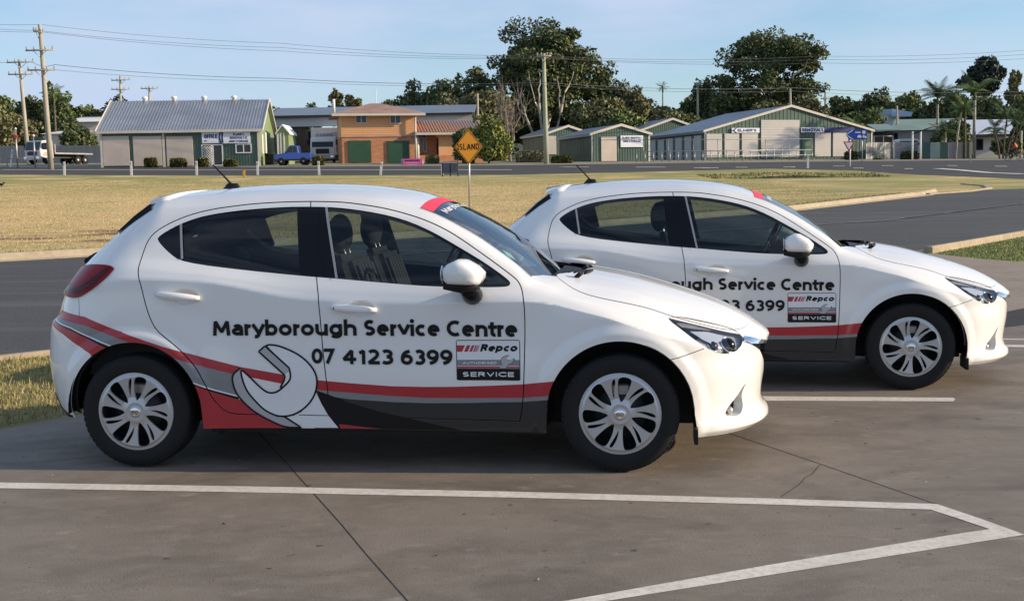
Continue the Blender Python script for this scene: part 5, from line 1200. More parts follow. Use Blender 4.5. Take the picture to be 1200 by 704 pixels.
for q in (177.5, 211, 245.5, 280):
    xv = at(q, 118, Yf+D/2).x; b = MB(); b.lathe([(.17, -.05), (.17, .14), (.27, .20), (.27, .31), (.14, .40), (.0005, .42)], 14, 'Z', (xv, Yf+D/2, zr)); b.build('roof_vent', M_white)
b = MB(); b.box(x1+.02, x1+.10, Yf+1.0, Yf+1.7, zb+1.4, zb+3.1); b.box(x1+.02, x1+.1, Yf+3.6, Yf+4.3, zb+1.4, zb+3.4); tag(b.build('louvre_panel', M_white), kind='stuff')
under(t, k0); t.rotation_euler = (0, 0, R(5))
for i, (a, c_, top_) in enumerate(((167.5, 181.5, 184.7), (197.5, 216.5, 185.3), (231, 241.5, 185.3), (260.5, 276, 186.5))):
    bush('clipped_hedge', ('clipped yellow-green hedge in front of the middle beige roller door', 'wide clipped hedge in front of the roller door beside the OFFICE sign', 'small square hedge left of the shed office door', 'low dark hedge right of the shed office door')[i], a, top_, c_, 195.2, Yf-2.0, LF_hedge, 900, .10, 50+i, 1.0, 'clipped hedges before the storage shed')
# ---- pale green annex with a gable, behind the shed
Y2 = 108.; t = root('garden_shed', 'narrow pale green gabled shed with white trim beside the storage shed', 'shed', 331, Y2); k0 = mark()
a, c_, _, z1 = rect(325, 157, 338.5, 192, Y2); za = at(332, 148, Y2).z; zb = gz(a, Y2)-.3
MB().prism([(a, Y2, zb), (c_, Y2, zb), (c_, Y2, z1), ((a+c_)/2, Y2, za), (a, Y2, z1)], (0, 3.5, 0)).build('wall', M_lime)
b = MB(); b.prism([(a-.12, Y2-.1, z1-.05), ((a+c_)/2, Y2-.1, za+.03), (c_+.12, Y2-.1, z1-.05), (c_+.12, Y2-.1, z1+.10), ((a+c_)/2, Y2-.1, za+.18), (a-.12, Y2-.1, z1+.10)], (0, 3.8, 0)); b.build('roof', M_white)
for q in (329.3, 333): p, r_, z0, z1 = rect(q-.8, 156, q+.8, 183, Y2); MB().box(p, r_, Y2-.05, Y2+.02, z0, z1).build('window', M_white)
p, r_, z0, z1 = rect(325, 157, 327, 192, Y2); MB().box(p, r_, Y2-.06, Y2, zb, z1).build('corner_post', M_white)
under(t, k0)
# ---- long industrial shed behind
Y3 = 126.; t = root('warehouse', 'long low warehouse with grey metal roof and pale wall behind the orange house', 'warehouse', 430, Y3); k0 = mark()
a, c_, zl, ze = rect(314, 134, 554, 147, Y3); zb = gz(a, Y3)-.5; zt = at(430, 125, Y3+8).z
MB().box(a, c_, Y3, Y3+.3, zl, ze).build('upper_wall', M_wall); MB().prism([(a-.2, Y3-.4, ze), (a-.2, Y3+8, zt), (a-.2, Y3+16, ze), (a-.2, Y3+16, ze-.15), (a-.2, Y3+8, zt-.15), (a-.2, Y3-.4, ze-.15)], (c_-a+.4, 0, 0)).build('roof', M_blueR)
MB().box(a, c_, Y3-.45, Y3-.40, ze-.25, ze-.02).build('gutter', M_dkmet); MB().box(a, c_, Y3+9, Y3+9.3, zb, zl).build('back_wall', M_dark)
for q0, q1 in ((336, 361), (396, 402)): p, r_, _, _ = rect(q0, 147, q1, 190, Y3); MB().box(p, r_, Y3+.35, Y3+.5, zb, zl+.05).build('timber_wall', M_wood); ribs('wall_boards', p, r_, Y3+.35, zb, zl, .28, M_wood, None, .2, .03)
for q in (554, 314): p, r_, _, _ = rect(q-1, 147, q+1, 190, Y3); MB().box(p, r_, Y3, Y3+9, zb, zl).build('end_wall', M_wall)
under(t, k0)
# ---- two-storey orange house with a single-storey wing
Y4 = 111.; t = root('orange_house', 'two-storey orange brick and weatherboard house with two green garage doors', 'house', 445, Y4); k0 = mark()
a, c_, zm, ze = rect(400, 133, 487, 159.5, Y4); zb = gz((a+c_)/2, Y4)-.4; zt = at(443, 121.5, Y4+3.6).z; D = 7.2
MB().box(a, c_, Y4, Y4+D, zm, ze).build('upper_wall', M_peach); MB().box(a+.03, c_-.03, Y4+.05, Y4+D-.03, zb, zm-.003).build('brick_wall', M_brick); MB().box(a-.04, c_+.04, Y4-.05, Y4+.02, zm-.08, zm+.08).build('floor_band', M_tile)
b = MB(); n_ = 11
for k in range(n_): z = zm+.15+(ze-zm-.2)*k/n_; b.box(a, c_, Y4-.03, Y4, z, z+.03)
tag(b.build('weatherboard_laps', M_peach), kind='stuff')
b = MB(); zz_ = zb
while zz_ < zm-.2: b.box(a+.05, c_-.05, Y4+.035, Y4+.05, zz_, zz_+.17); zz_ += .2
tag(b.build('brick_courses', M_brick), kind='stuff')
e = .85; rx = (c_-a)*.5-.6; b = MB(); v = [b.bm.verts.new(q) for q in ((a-e, Y4-e, ze-.1), (c_+e, Y4-e, ze-.1), (c_+e, Y4+D+e, ze-.1), (a-e, Y4+D+e, ze-.1), ((a+c_)/2-.5, Y4+D/2, zt), ((a+c_)/2+.5, Y4+D/2, zt))]
for q in ((0, 1, 5, 4), (1, 2, 5), (2, 3, 4, 5), (3, 0, 4), (3, 2, 1, 0)): b._f([v[i] for i in q])
rfh = b.build('roof', M_tile)
b = MB()
for k in range(44):
    f_ = (k+.5)/44; xx = a-e+(c_-a+2*e)*f_; m_ = min(1, min(f_, 1-f_)*2*1.1); b.prism([(xx, Y4-e, ze-.08), (xx+.11, Y4-e, ze-.08), (xx+.11, Y4-e+(D/2+e)*m_, ze-.08+(zt-ze+.08)*m_), (xx, Y4-e+(D/2+e)*m_, ze-.08+(zt-ze+.08)*m_)], (0, -.02, .05))
tag(b.build('roof_ribs', M_tile, rfh), kind='stuff')
MB().box(a-e, c_+e, Y4-e-.06, Y4-e, ze-.26, ze-.05).build('gutter', M_cream)
window(416.5, 134.8, 430, 145, Y4-.03, None, M_cream, 2); window(456.5, 134.8, 470, 145, Y4-.03, None, M_cream, 2)
for q0, q1 in ((408.5, 435), (454, 480)): roller(q0, 165, q1, 190.5, Y4-.02, None, M_rollGn, 'garage_door')
a, c_, _, z1 = rect(484.5, 133, 487.5, 183, Y4-.4); MB().tube([(c_-.1, Y4-.35, ze-.2), (c_-.1, Y4-.35, zb)], .09, 8).build('downpipe', M_cream)
MB().tube([(at(401, 120, Y4+4).x, Y4+4, at(401, 133, Y4+4).z), (at(401, 120, Y4+4).x, Y4+4, at(401, 117, Y4+4).z)], .13, 8).build('flue', M_white)
# wing
a, c_, _, ze2 = rect(488, 155, 568, 190, Y4); zt2 = at(525, 140.5, Y4+3.2).z
MB().box(c_-9, c_, Y4+.2, Y4+.5, gz(a, Y4)-.4, at(540, 181, Y4).z).build('brick_wall', M_brick); MB().box(at(515, 170, Y4).x, c_, Y4+.25, Y4+.45, at(540, 181, Y4).z+.003, ze2).build('wing_wall', M_peach)
MB().box(a, at(515, 170, Y4).x-.01, Y4+1.6, Y4+1.8, gz(a, Y4)-.4, ze2).build('porch_wall', M_brick)
window(490, 156.5, 497.5, 179, Y4+1.55, None, M_cream, 1); window(499, 156.5, 504, 178, Y4+1.55, None, M_cream, 1)
MB().tube([(at(488.5, 170, Y4).x+.1, Y4+.2, gz(a, Y4)-.3), (at(488.5, 170, Y4).x+.1, Y4+.2, ze2)], .16, 10).build('porch_post', M_cream)
r2 = MB().prism([(a-.1, Y4-.6, ze2-.03), (a-.1, Y4+3.4, zt2), (a-.1, Y4+7.2, ze2), (a-.1, Y4+7.2, ze2-.12), (a-.1, Y4+3.4, zt2-.12), (a-.1, Y4-.6, ze2-.15)], (c_-a+.4, 0, 0)).build('wing_roof', M_tileO)
b = MB(); x = a
while x < c_: b.prism([(x, Y4-.58, ze2-.02), (x, Y4+3.4, zt2+.01), (x, Y4+3.4, zt2+.06), (x, Y4-.58, ze2+.04)], (.10, 0, 0)); x += .27
tag(b.build('roof_ribs', M_tileO, r2), kind='stuff'); MB().box(a-.1, c_+.3, Y4-.68, Y4-.6, ze2-.2, ze2).build('gutter', M_cream)
MB().box(at(515, 170, Y4).x, c_, Y4-.02, Y4+.19, gz(a, Y4)-.4, gz(a, Y4)+.55).build('garden_wall', M_brick)
under(t, k0); t.rotation_euler = (0, 0, R(11))
# ---- rotated gable sheds of the yard (18 degrees off square)
RY = R(18)
def gshed(name, label, pxL, Y, wdt, dep, py_eave, py_apex, wallm, roofm, rib=.26, front=True):
    """gable front; origin is the front left ground corner, local x along the front, local y into the depth"""
    p = at(pxL, 185, Y); t = thing(name, label, 'shed', (p.x, Y, gz(p.x, Y)), RY); z0 = gz(p.x, Y)
    ze = at(pxL, py_eave, Y).z-z0; ca = Vector((p.x, Y, 0))+Matrix.Rotation(RY, 3, 'Z') @ Vector((wdt/2, 0, 0)); za = at(600+ca.x/ca.y*CAM_F, py_apex, ca.y).z-z0
    MB().prism([(0, 0, -.6), (wdt, 0, -.6), (wdt, 0, ze), (wdt/2, 0, za), (0, 0, ze)], (0, .15, 0)).build('front_wall', wallm, t)
    MB().box(0, .15, .16, dep, -.6, ze).build('side_wall', M_grn, t); MB().box(wdt-.15, wdt, .16, dep, -.6, ze).build('side_wall', M_grn, t); MB().prism([(.16, dep, -.6), (wdt-.16, dep, -.6), (wdt-.16, dep, ze), (wdt/2, dep, za-.1), (.16, dep, ze)], (0, -.15, 0)).build('back_wall', M_grn, t)
    o = .22; sl = (za-ze)/(wdt/2)
    rf = MB().prism([(-o, -.15, ze-o*sl+.02), (wdt/2, -.15, za+.02), (wdt+o, -.15, ze-o*sl+.02), (wdt+o, -.15, ze-o*sl+.12), (wdt/2, -.15, za+.14), (-o, -.15, ze-o*sl+.12)], (0, dep+.3, 0)).build('roof', roofm, t)
    MB().prism([(-o-.02, -.22, ze-o*sl-.06), (wdt/2, -.22, za-.06), (wdt+o+.02, -.22, ze-o*sl-.06), (wdt+o+.02, -.22, ze-o*sl+.16), (wdt/2, -.22, za+.18), (-o-.02, -.22, ze-o*sl+.16)], (0, .06, 0)).build('barge_trim', M_cream, t)
    MB().box(-.06, .10, -.05, 0, -.6, ze).build('corner_post', M_steel, t); MB().box(wdt-.10, wdt+.06, -.05, 0, -.6, ze).build('corner_post', M_cream, t)
    MB().box(-o-.1, -o, -.1, dep, ze-o*sl-.12, ze-o*sl+.02).build('gutter', M_steel, t)
    if front:
        f = lambda x: (ze+(za-ze)*(1-abs(x-wdt/2)/(wdt/2))); ribs('wall_ribs', .12, wdt-.1, 0, -.5, f, rib, M_rib, t, .08)
    bb = MB(); y = .3
    while y < dep: bb.box(-.03, 0, y, y+.07, -.5, ze-.1); y += rib*1.6
    tag(bb.build('side_ribs', M_grn, t), kind='stuff')
    return t, ze, za
def lrect(t, px0, py0, px1, py1):
    """pixel box on the shed front -> local x0, x1, z0, z1"""
    o = t.location; c, s = math.cos(RY), math.sin(RY)
    def lx(px):
        k = (px-600)/CAM_F; # o.x + c u = k (o.y + s u)
        return (k*o.y-o.x)/(c-k*s)
    u0, u1 = lx(px0), lx(px1); um = (u0+u1)/2; Y = o.y+s*um; pm = (px0+px1)/2
    return u0, u1, at(pm, py1, Y).z-o.z, at(pm, py0, Y).z-o.z
def lbox(t, nm, m_, px0, py0, px1, py1, y0=-.1, y1=0., par=None):
    u0, u1, z0, z1 = lrect(t, px0, py0, px1, py1); return MB().box(u0, u1, y0, y1, z0, z1).build(nm, m_, par or t), u0, u1, z0, z1
def lroller(t, px0, py0, px1, py1, m_):
    o, u0, u1, z0, z1 = lbox(t, 'roller_door', m_, px0, py0, px1, py1, -.10, -.04); b = MB(); n = 14
    for k in range(n): z = z0+(z1-z0)*(k+.5)/n; b.box(u0+.03, u1-.03, -.12, -.10, z-.03, z+.03)
    tag(b.build('door_slats', m_, o), kind='stuff'); return o
tA, _, _ = gshed('gable_shed', 'small green gabled shed partly behind the street light pole', 642.5, 122, 4.3, 8, 156.5, 148.5, M_grn, M_blueR); lroller(tA, 644.5, 159.5, 654.5, 181, M_rollG)
tC, _, _ = gshed('gable_shed', 'green gabled shed half hidden behind the signed shed, only its roof showing', 752, 132, 7.4, 11, 153, 140, M_grn, M_blueR)
tB, _, _ = gshed('gable_shed', 'green gabled shed with one beige door and a white storage sign on its front', 693.5, 110, 5.75, 8.6, 157.5, 147.3, M_grn, M_blueR); lroller(tB, 706.5, 160.5, 724.5, 189, M_roller)
sg, u0, u1, z0, z1 = lbox(tB, 'sign_board', M_board, 729, 159, 755, 172.5, -.16, -.09)
for i, (s_, w_) in enumerate((('ELMERS REMOVALS', .86), ('MINI STORAGE', .80))): ytext(s_, u0+(1-w_)/2*(u1-u0), u1-(1-w_)/2*(u1-u0), z1-.32-.30*i, .20, -.165, M_navy, sg, .24)
tD, zeD, zaD = gshed('storage_hall', "large green gabled storage hall with ELMER'S and REMOVALS signs and a tall grey door", 826, 117, 18.9, 13.3, 154, 125, M_grn, M_blueR, .42)
for q in ((829, 157, 847, 184.5), (850, 156.8, 867, 184), (870, 156.5, 888.5, 184), (955, 155.5, 973.5, 183.5), (976, 155.5, 993.5, 183.5)): lroller(tD, *q, M_rollG)
lroller(tD, 892.5, 140.8, 937, 184, M_rollG); lbox(tD, 'side_door', M_grnR, 940.5, 162, 950, 183)
sg, u0, u1, z0, z1 = lbox(tD, 'sign_board', M_board, 858, 150.2, 890, 155.8, -.2, -.1); ytext("ELMER'S", u0+.62, u1-.35, z0+.10, z1-z0-.2, -.21, M_navy, sg, .26)
b = MB(); b.prism([(u0, -.21, (z0+z1)/2), (u0+.42, -.21, z1), (u0+.55, -.21, z1), (u0+.25, -.21, (z0+z1)/2), (u0+.55, -.21, z0), (u0+.42, -.21, z0)], (0, -.01, 0)); b.build('arrow_mark', M_navy, sg)
sg, u0, u1, z0, z1 = lbox(tD, 'sign_board', M_board, 938.5, 149.5, 965, 155.3, -.2, -.1); ytext('REMOVALS', u0+.1, u1-.1, z0+.08, z1-z0-.16, -.21, M_navy, sg, .26)
lbox(tD, 'sign_board', M_navy, 965.5, 149.3, 1000, 155, -.2, -.1)
p_ = lrect(tD, 826, 150, 828, 184); bb = MB(); y = .5
bb = MB()
for k in range(6): y = .7+k*2.1; MB().box(-.07, -.005, y, y+1.5, -.4, zeD-.35).build('side_roller', M_wall, tD); 
bb = MB(); bb.box(-.1, 0, 0, 13.3, zeD-.3, zeD-.1); bb.build('side_lintel', M_grn, tD)
# ---- houses on the right
Y5 = 128.; t = root('green_roof_house', 'low beige house with a sage green metal roof behind the panel fence', 'house', 1080, Y5); k0 = mark()
a, c_, z0, ze = rect(1046, 152, 1122, 186, Y5); zt = at(1085, 139.5, Y5+4).z; zb = gz(a, Y5)-.4; M_sage = mat('sage_roof', (.19, .27, .22), .5, noise=.2, nscale=.4); M_beige = mat('beige_wall', (.36, .335, .28), .7)
MB().box(a, c_, Y5, Y5+8, zb, ze).build('wall', M_beige); MB().prism([(a-.5, Y5-.5, ze-.05), (a+1.5, Y5+4, zt), (a-.5, Y5+8.5, ze-.05)], (c_-a+.8, 0, 0)).build('roof', M_sage); window(1044+3, 156, 1052, 166.5, Y5-.02, None, M_dkmet, 1)
b_, d_, z0, z1 = rect(1024, 144.5, 1054, 154, Y5-3); MB().prism([(b_, Y5-4, z0), (b_+.4, Y5+1, z1), (d_, Y5+1, z1), (d_-.3, Y5-4, z0)], (0, 0, .12)).build('awning', M_sage)
MB().box(b_+.2, d_-.5, Y5-2.5, Y5-2.3, zb, z0).build('porch_wall', M_dkmet); under(t, k0)
Y6 = 150.; t = root('blue_roof_house', 'upper storey house with a pale blue skillion roof among the trees', 'house', 1048, Y6); k0 = mark()
a, c_, z0, ze = rect(1030, 134, 1066, 148, Y6); MB().box(a, c_-1.2, Y6, Y6+7, gz(a, Y6)-.3, ze).build('wall', mat('mint_wall', (.40, .44, .36), .7)); MB().prism([(at(1044, 127, Y6).x, Y6-.6, at(1044, 128, Y6).z), (at(1068, 134, Y6).x, Y6-.6, at(1068, 132, Y6).z), (at(1066, 136, Y6).x, Y6-.6, at(1066, 137, Y6).z), (at(1043, 138, Y6).x, Y6-.6, at(1043, 137, Y6).z)], (0, 7, .3)).build('roof', mat('pale_blue_roof', (.30, .42, .60), .4)); window(1036, 137, 1040, 143, Y6-.03, None, M_white, 1); under(t, k0)
Y7 = 122.; t = root('white_roof_house', 'low house with a bright white metal roof behind the palms', 'house', 1165, Y7); k0 = mark()
a, c_, z0, ze = rect(1122, 157.5, 1215, 186, Y7); MB().box(a, c_, Y7, Y7+8, gz(a, Y7)-.4, ze).build('wall', M_wall); MB().prism([(a-.4, Y7-.7, ze), (a+.3, Y7+4.2, at(1165, 140, Y7+4).z), (a-.4, Y7+9, ze)], (c_-a+.8, 0, 0)).build('roof', mat('white_roof', (.62, .64, .70), .35, .2)); MB().box(a-.4, c_+.4, Y7-.8, Y7-.7, ze-.3, ze).build('fascia', M_dkmet)
window(1144, 163, 1152, 176, Y7-.02, None, M_dkmet, 1); under(t, k0)
# ---- pale sheds beyond the left fence
for nm, lb, q, Yb, cat_ in (('white_shed', 'small white gable roofed shed behind the grey fence, left of the tow truck cab', (52, 157, 83, 168, 153.5), 140, 'shed'), ('white_roof_hall', 'large cream roofed building among the trees behind the grey fence', (79, 143, 123, 168, 137.5), 158, 'building')):
    t = root(nm, lb, cat_, (q[0]+q[2])/2, Yb); k0 = mark(); a, c_, z0, z1 = rect(*q[:4], Yb); zt = at((q[0]+q[2])/2, q[4], Yb+3).z
    MB().box(a, c_, Yb, Yb+6, gz(a, Yb)-.4, z1).build('wall', M_cream); MB().prism([(a-.4, Yb-.4, z1), (a+.8, Yb+3, zt), (a-.4, Yb+6.4, z1)], (c_-a+.8, 0, 0)).build('roof', M_white); under(t, k0)
t = root('hillside_house', 'grey roofed house half hidden in trees left of the storage hall', 'house', 810, 160); k0 = mark()
a, c_, z0, z1 = rect(803, 125, 827, 134, 160); MB().box(a, c_, 160, 166, gz(a, 160)-.3, z1).build('wall', M_cream); MB().prism([(a-.5, 159.5, z1), (a+1, 163, z1+.5), (a-.5, 166.5, z1)], (c_-a+1, 0, 0)).build('roof', M_blueR); window(808, 127.5, 812, 131, 159.97, None, M_white, 1); under(t, k0)

# ================= FENCES =================
def panel_fence(name, label, pts, py0, n, mats, zh=1.7, cap=True, seed=0):
    """pts: (px, Y) line; each panel is a part"""
    rg = random.Random(seed); P = [Vector((at(px, 180, Y).x, Y, 0)) for px, Y in pts]; seg = []
    t = thing(name, label, 'fence', (P[0].x, P[0].y, gz(P[0].x, P[0].y))); k0 = mark(); L = sum((b-a).length for a, b in zip(P, P[1:])); me = None
    for a, b in zip(P, P[1:]):
        k_ = max(1, round(n*(b-a).length/L)); u = (b-a)/k_; ang = math.atan2(u.y, u.x); w_ = u.length
        for i in range(k_):
            q = a+u*i; m_ = mats[rg.randrange(len(mats))] if len(mats) < 6 else mats[i % len(mats)]; bb = MB(); bb.box(.03, w_-.03, -.02, .02, -.3, zh)
            for j in range(6): bb.box(.05+j*(w_-.1)/6, .05+j*(w_-.1)/6+.06, -.045, -.02, -.25, zh-.05)
            bb.box(0, w_, -.035, .035, zh, zh+.06); o = bb.build('fence_panel', m_); o.location = (q.x, q.y, gz(q.x, q.y)); o.rotation_euler = (0, 0, ang); o['kind'] = 'stuff'; del o['kind']
            bb = MB().box(-.04, .04, -.05, .05, -.3, zh+.02).build('fence_post', M_steel); bb.location = o.location; bb.rotation_euler = o.rotation_euler
    under(t, k0); return t
M_fgrey = mat('grey_fence_steel', (.30, .30, .285), .6, noise=.15, nscale=.7); M_fgreen = mat('green_fence_steel', (.055, .12, .095), .5); M_fpale = mat('pale_green_fence_steel', (.36, .44, .36), .55); M_flite = mat('light_grey_fence_steel', (.26, .27, .28), .5)
panel_fence('steel_fence', 'grey steel panel fence behind the white tow truck', [(-40, 128), (123, 126)], 166, 20, [M_fgrey], 1.75)
panel_fence('steel_fence', 'pale grey steel fence right of the blue direction sign', [(1015, 116), (1048, 118), (1076, 118)], 166, 9, [M_flite], 1.55)
panel_fence('steel_fence', 'fence of mixed green and grey steel panels behind the palms', [(1080, 115), (1142, 115)], 167, 6, [M_fgreen, M_fpale, M_fgreen, M_flite, M_flite, M_fgreen, M_fgreen], 1.5)
def rail_fence(name, label, pts, n, h, rails, m_, r=.045):
    P = [Vector((at(px, 185, Y).x, Y, 0)) for px, Y in pts]; t = thing(name, label, 'fence', (P[0].x, P[0].y, gz(P[0].x, P[0].y))); k0 = mark()
    for a, b in zip(P, P[1:]):
        k_ = max(1, round(n*(b-a).length/sum((q-p).length for p, q in zip(P, P[1:]))))
        for i in range(k_+1): q = a+(b-a)*i/k_; z = gz(q.x, q.y); MB().tube([(q.x, q.y, z-.2), (q.x, q.y, z+h)], r, 6).build('fence_post', m_)
        for f in rails: MB().tube([(a.x, a.y, gz(a.x, a.y)+h*f), (b.x, b.y, gz(b.x, b.y)+h*f)], r*.9, 6).build('fence_rail', m_)
    under(t, k0); return t
rail_fence('pipe_fence', 'low galvanised pipe rail fence along the verge before the storage hall', [(746, 106), (952, 112)], 22, .95, (.99, .5), M_steel)
rail_fence('mesh_fence', 'tall thin wire fence with slim posts before the green sheds', [(694, 107), (952, 113.5)], 9, 2.0, (.98,), mat('dull_fence_steel', (.22, .22, .22), .5, .4), .03)
rail_fence('mesh_fence', 'tall thin wire gate fence beside the blue direction sign', [(1024, 112), (1046, 112)], 2, 2.2, (.98,), M_steel, .03)
# ================= TREES =================
def limb(b, p0, p1, r0, r1, rg, n=5, wob=.06):
    p0, p1 = np.array(p0, float), np.array(p1, float); L = np.linalg.norm(p1-p0); pts = []
    for i in range(n+1): f = i/n; q = p0+(p1-p0)*f+rg.normal(size=3)*wob*L*(f*(1-f))*1.6; pts.append(tuple(q))
    b.tube(pts, [r0+(r1-r0)*i/n for i in range(n+1)], 7); return pts
def tree(label, px, py_top, w_px, Y, mats, kind='dense', py_base=None, lobes=9, n=2600, leaf=.42, seed=0, bark=None, group=None, name='tree', crown=(.30, 1.0), fill=.62, stems=()):
    """trunk with limbs; crown of leaf faces spread through separate clumps. crown = lower and upper end as share of the height"""
    rg = np.random.default_rng(seed); c = at(px, 188, Y); g = gz(c.x, Y); H = at(px, py_top, Y).z-g; wd = w_px/CAM_F*Y/2; bark = bark or M_bark
    t = thing(name, label, 'tree', (c.x, Y, g), 0, group); lo, hi = crown[0]*H, crown[1]*H; cen = np.array([0, 0, (lo+hi)/2]); rz = (hi-lo)/2; ry = wd*.85
    cl = []
    for i in range(lobes):
        for _ in range(40):
            u = rg.normal(size=3); u /= np.linalg.norm(u); r_ = rg.uniform(.35, .72) if kind != 'open' else rg.uniform(.5, .78)
            q = cen+u*np.array([wd, ry, rz])*r_
            if kind == 'cone' and abs(q[0]) > wd*(1.05-(q[2]-lo)/(hi-lo)): continue
            if all(np.linalg.norm((q-k_[0])/np.array([wd, ry, rz])) > (.34 if lobes > 6 else .2) for k_ in cl): break
        s_ = rg.uniform(.30, .46) if kind != 'open' else rg.uniform(.22, .34)
        cl.append((q, np.array([wd*s_*rg.uniform(.9, 1.25), ry*s_*1.1, rz*s_*rg.uniform(.8, 1.1)])))
    P = []
    per = max(1, int(n*fill/len(cl)))
    for q, s_ in cl:
        sub = rg.normal(size=(7, 3)); sub /= np.linalg.norm(sub, axis=1, keepdims=True); sub = q+sub*s_*rg.uniform(.5, .9, (7, 1))
        k_ = rg.integers(0, 7, per); u = rg.normal(size=(per, 3)); u /= np.linalg.norm(u, axis=1, keepdims=True); P.append(sub[k_]+u*s_*.52*rg.uniform(.35, 1.08, (per, 1))**.6)
    if kind != 'open':
        m = int(n*(1-fill)); u = rg.normal(size=(m, 3)); u /= np.linalg.norm(u, axis=1, keepdims=True); P.append(cen+u*np.array([wd, ry, rz])*(.74*rg.random((m, 1))**.45))
    P = np.vstack(P); P[:, 2] = np.maximum(P[:, 2], .3)
    leafmesh(name, P, leaf, mats, rg, t, 'crown')
    b = MB(); r0 = max(.10, H*.020); fork = np.array([rg.normal()*.04*H, 0, lo+(hi-lo)*.12]); limb(b, (0, 0, -.3), fork, r0*1.15, r0*.72, rg)
    for q, s_ in cl[:10]: limb(b, fork if q[2] > fork[2] else (0, 0, fork[2]*.7), q, r0*.5, r0*.12, rg, 5, .12)
    for sx_, sy_ in stems:
        p_ = limb(b, (sx_*.25, -ry*.55, -.3), (sx_, -ry*.95, H*sy_*.62), r0*.62, r0*.42, rg, 6, .05)
        limb(b, p_[-1], (sx_*1.5+.6, -ry*.85, H*sy_), r0*.34, r0*.14, rg, 5, .08); limb(b, p_[-2], (sx_*1.2-.9, -ry*.9, H*sy_*.95), r0*.26, r0*.10, rg, 5, .08)
    b.build('trunk', bark, t); return t
gL, gM, gR = 'trees behind the left fence', 'wall of dark trees behind the green sheds', 'trees on the right skyline'
i_ = 100
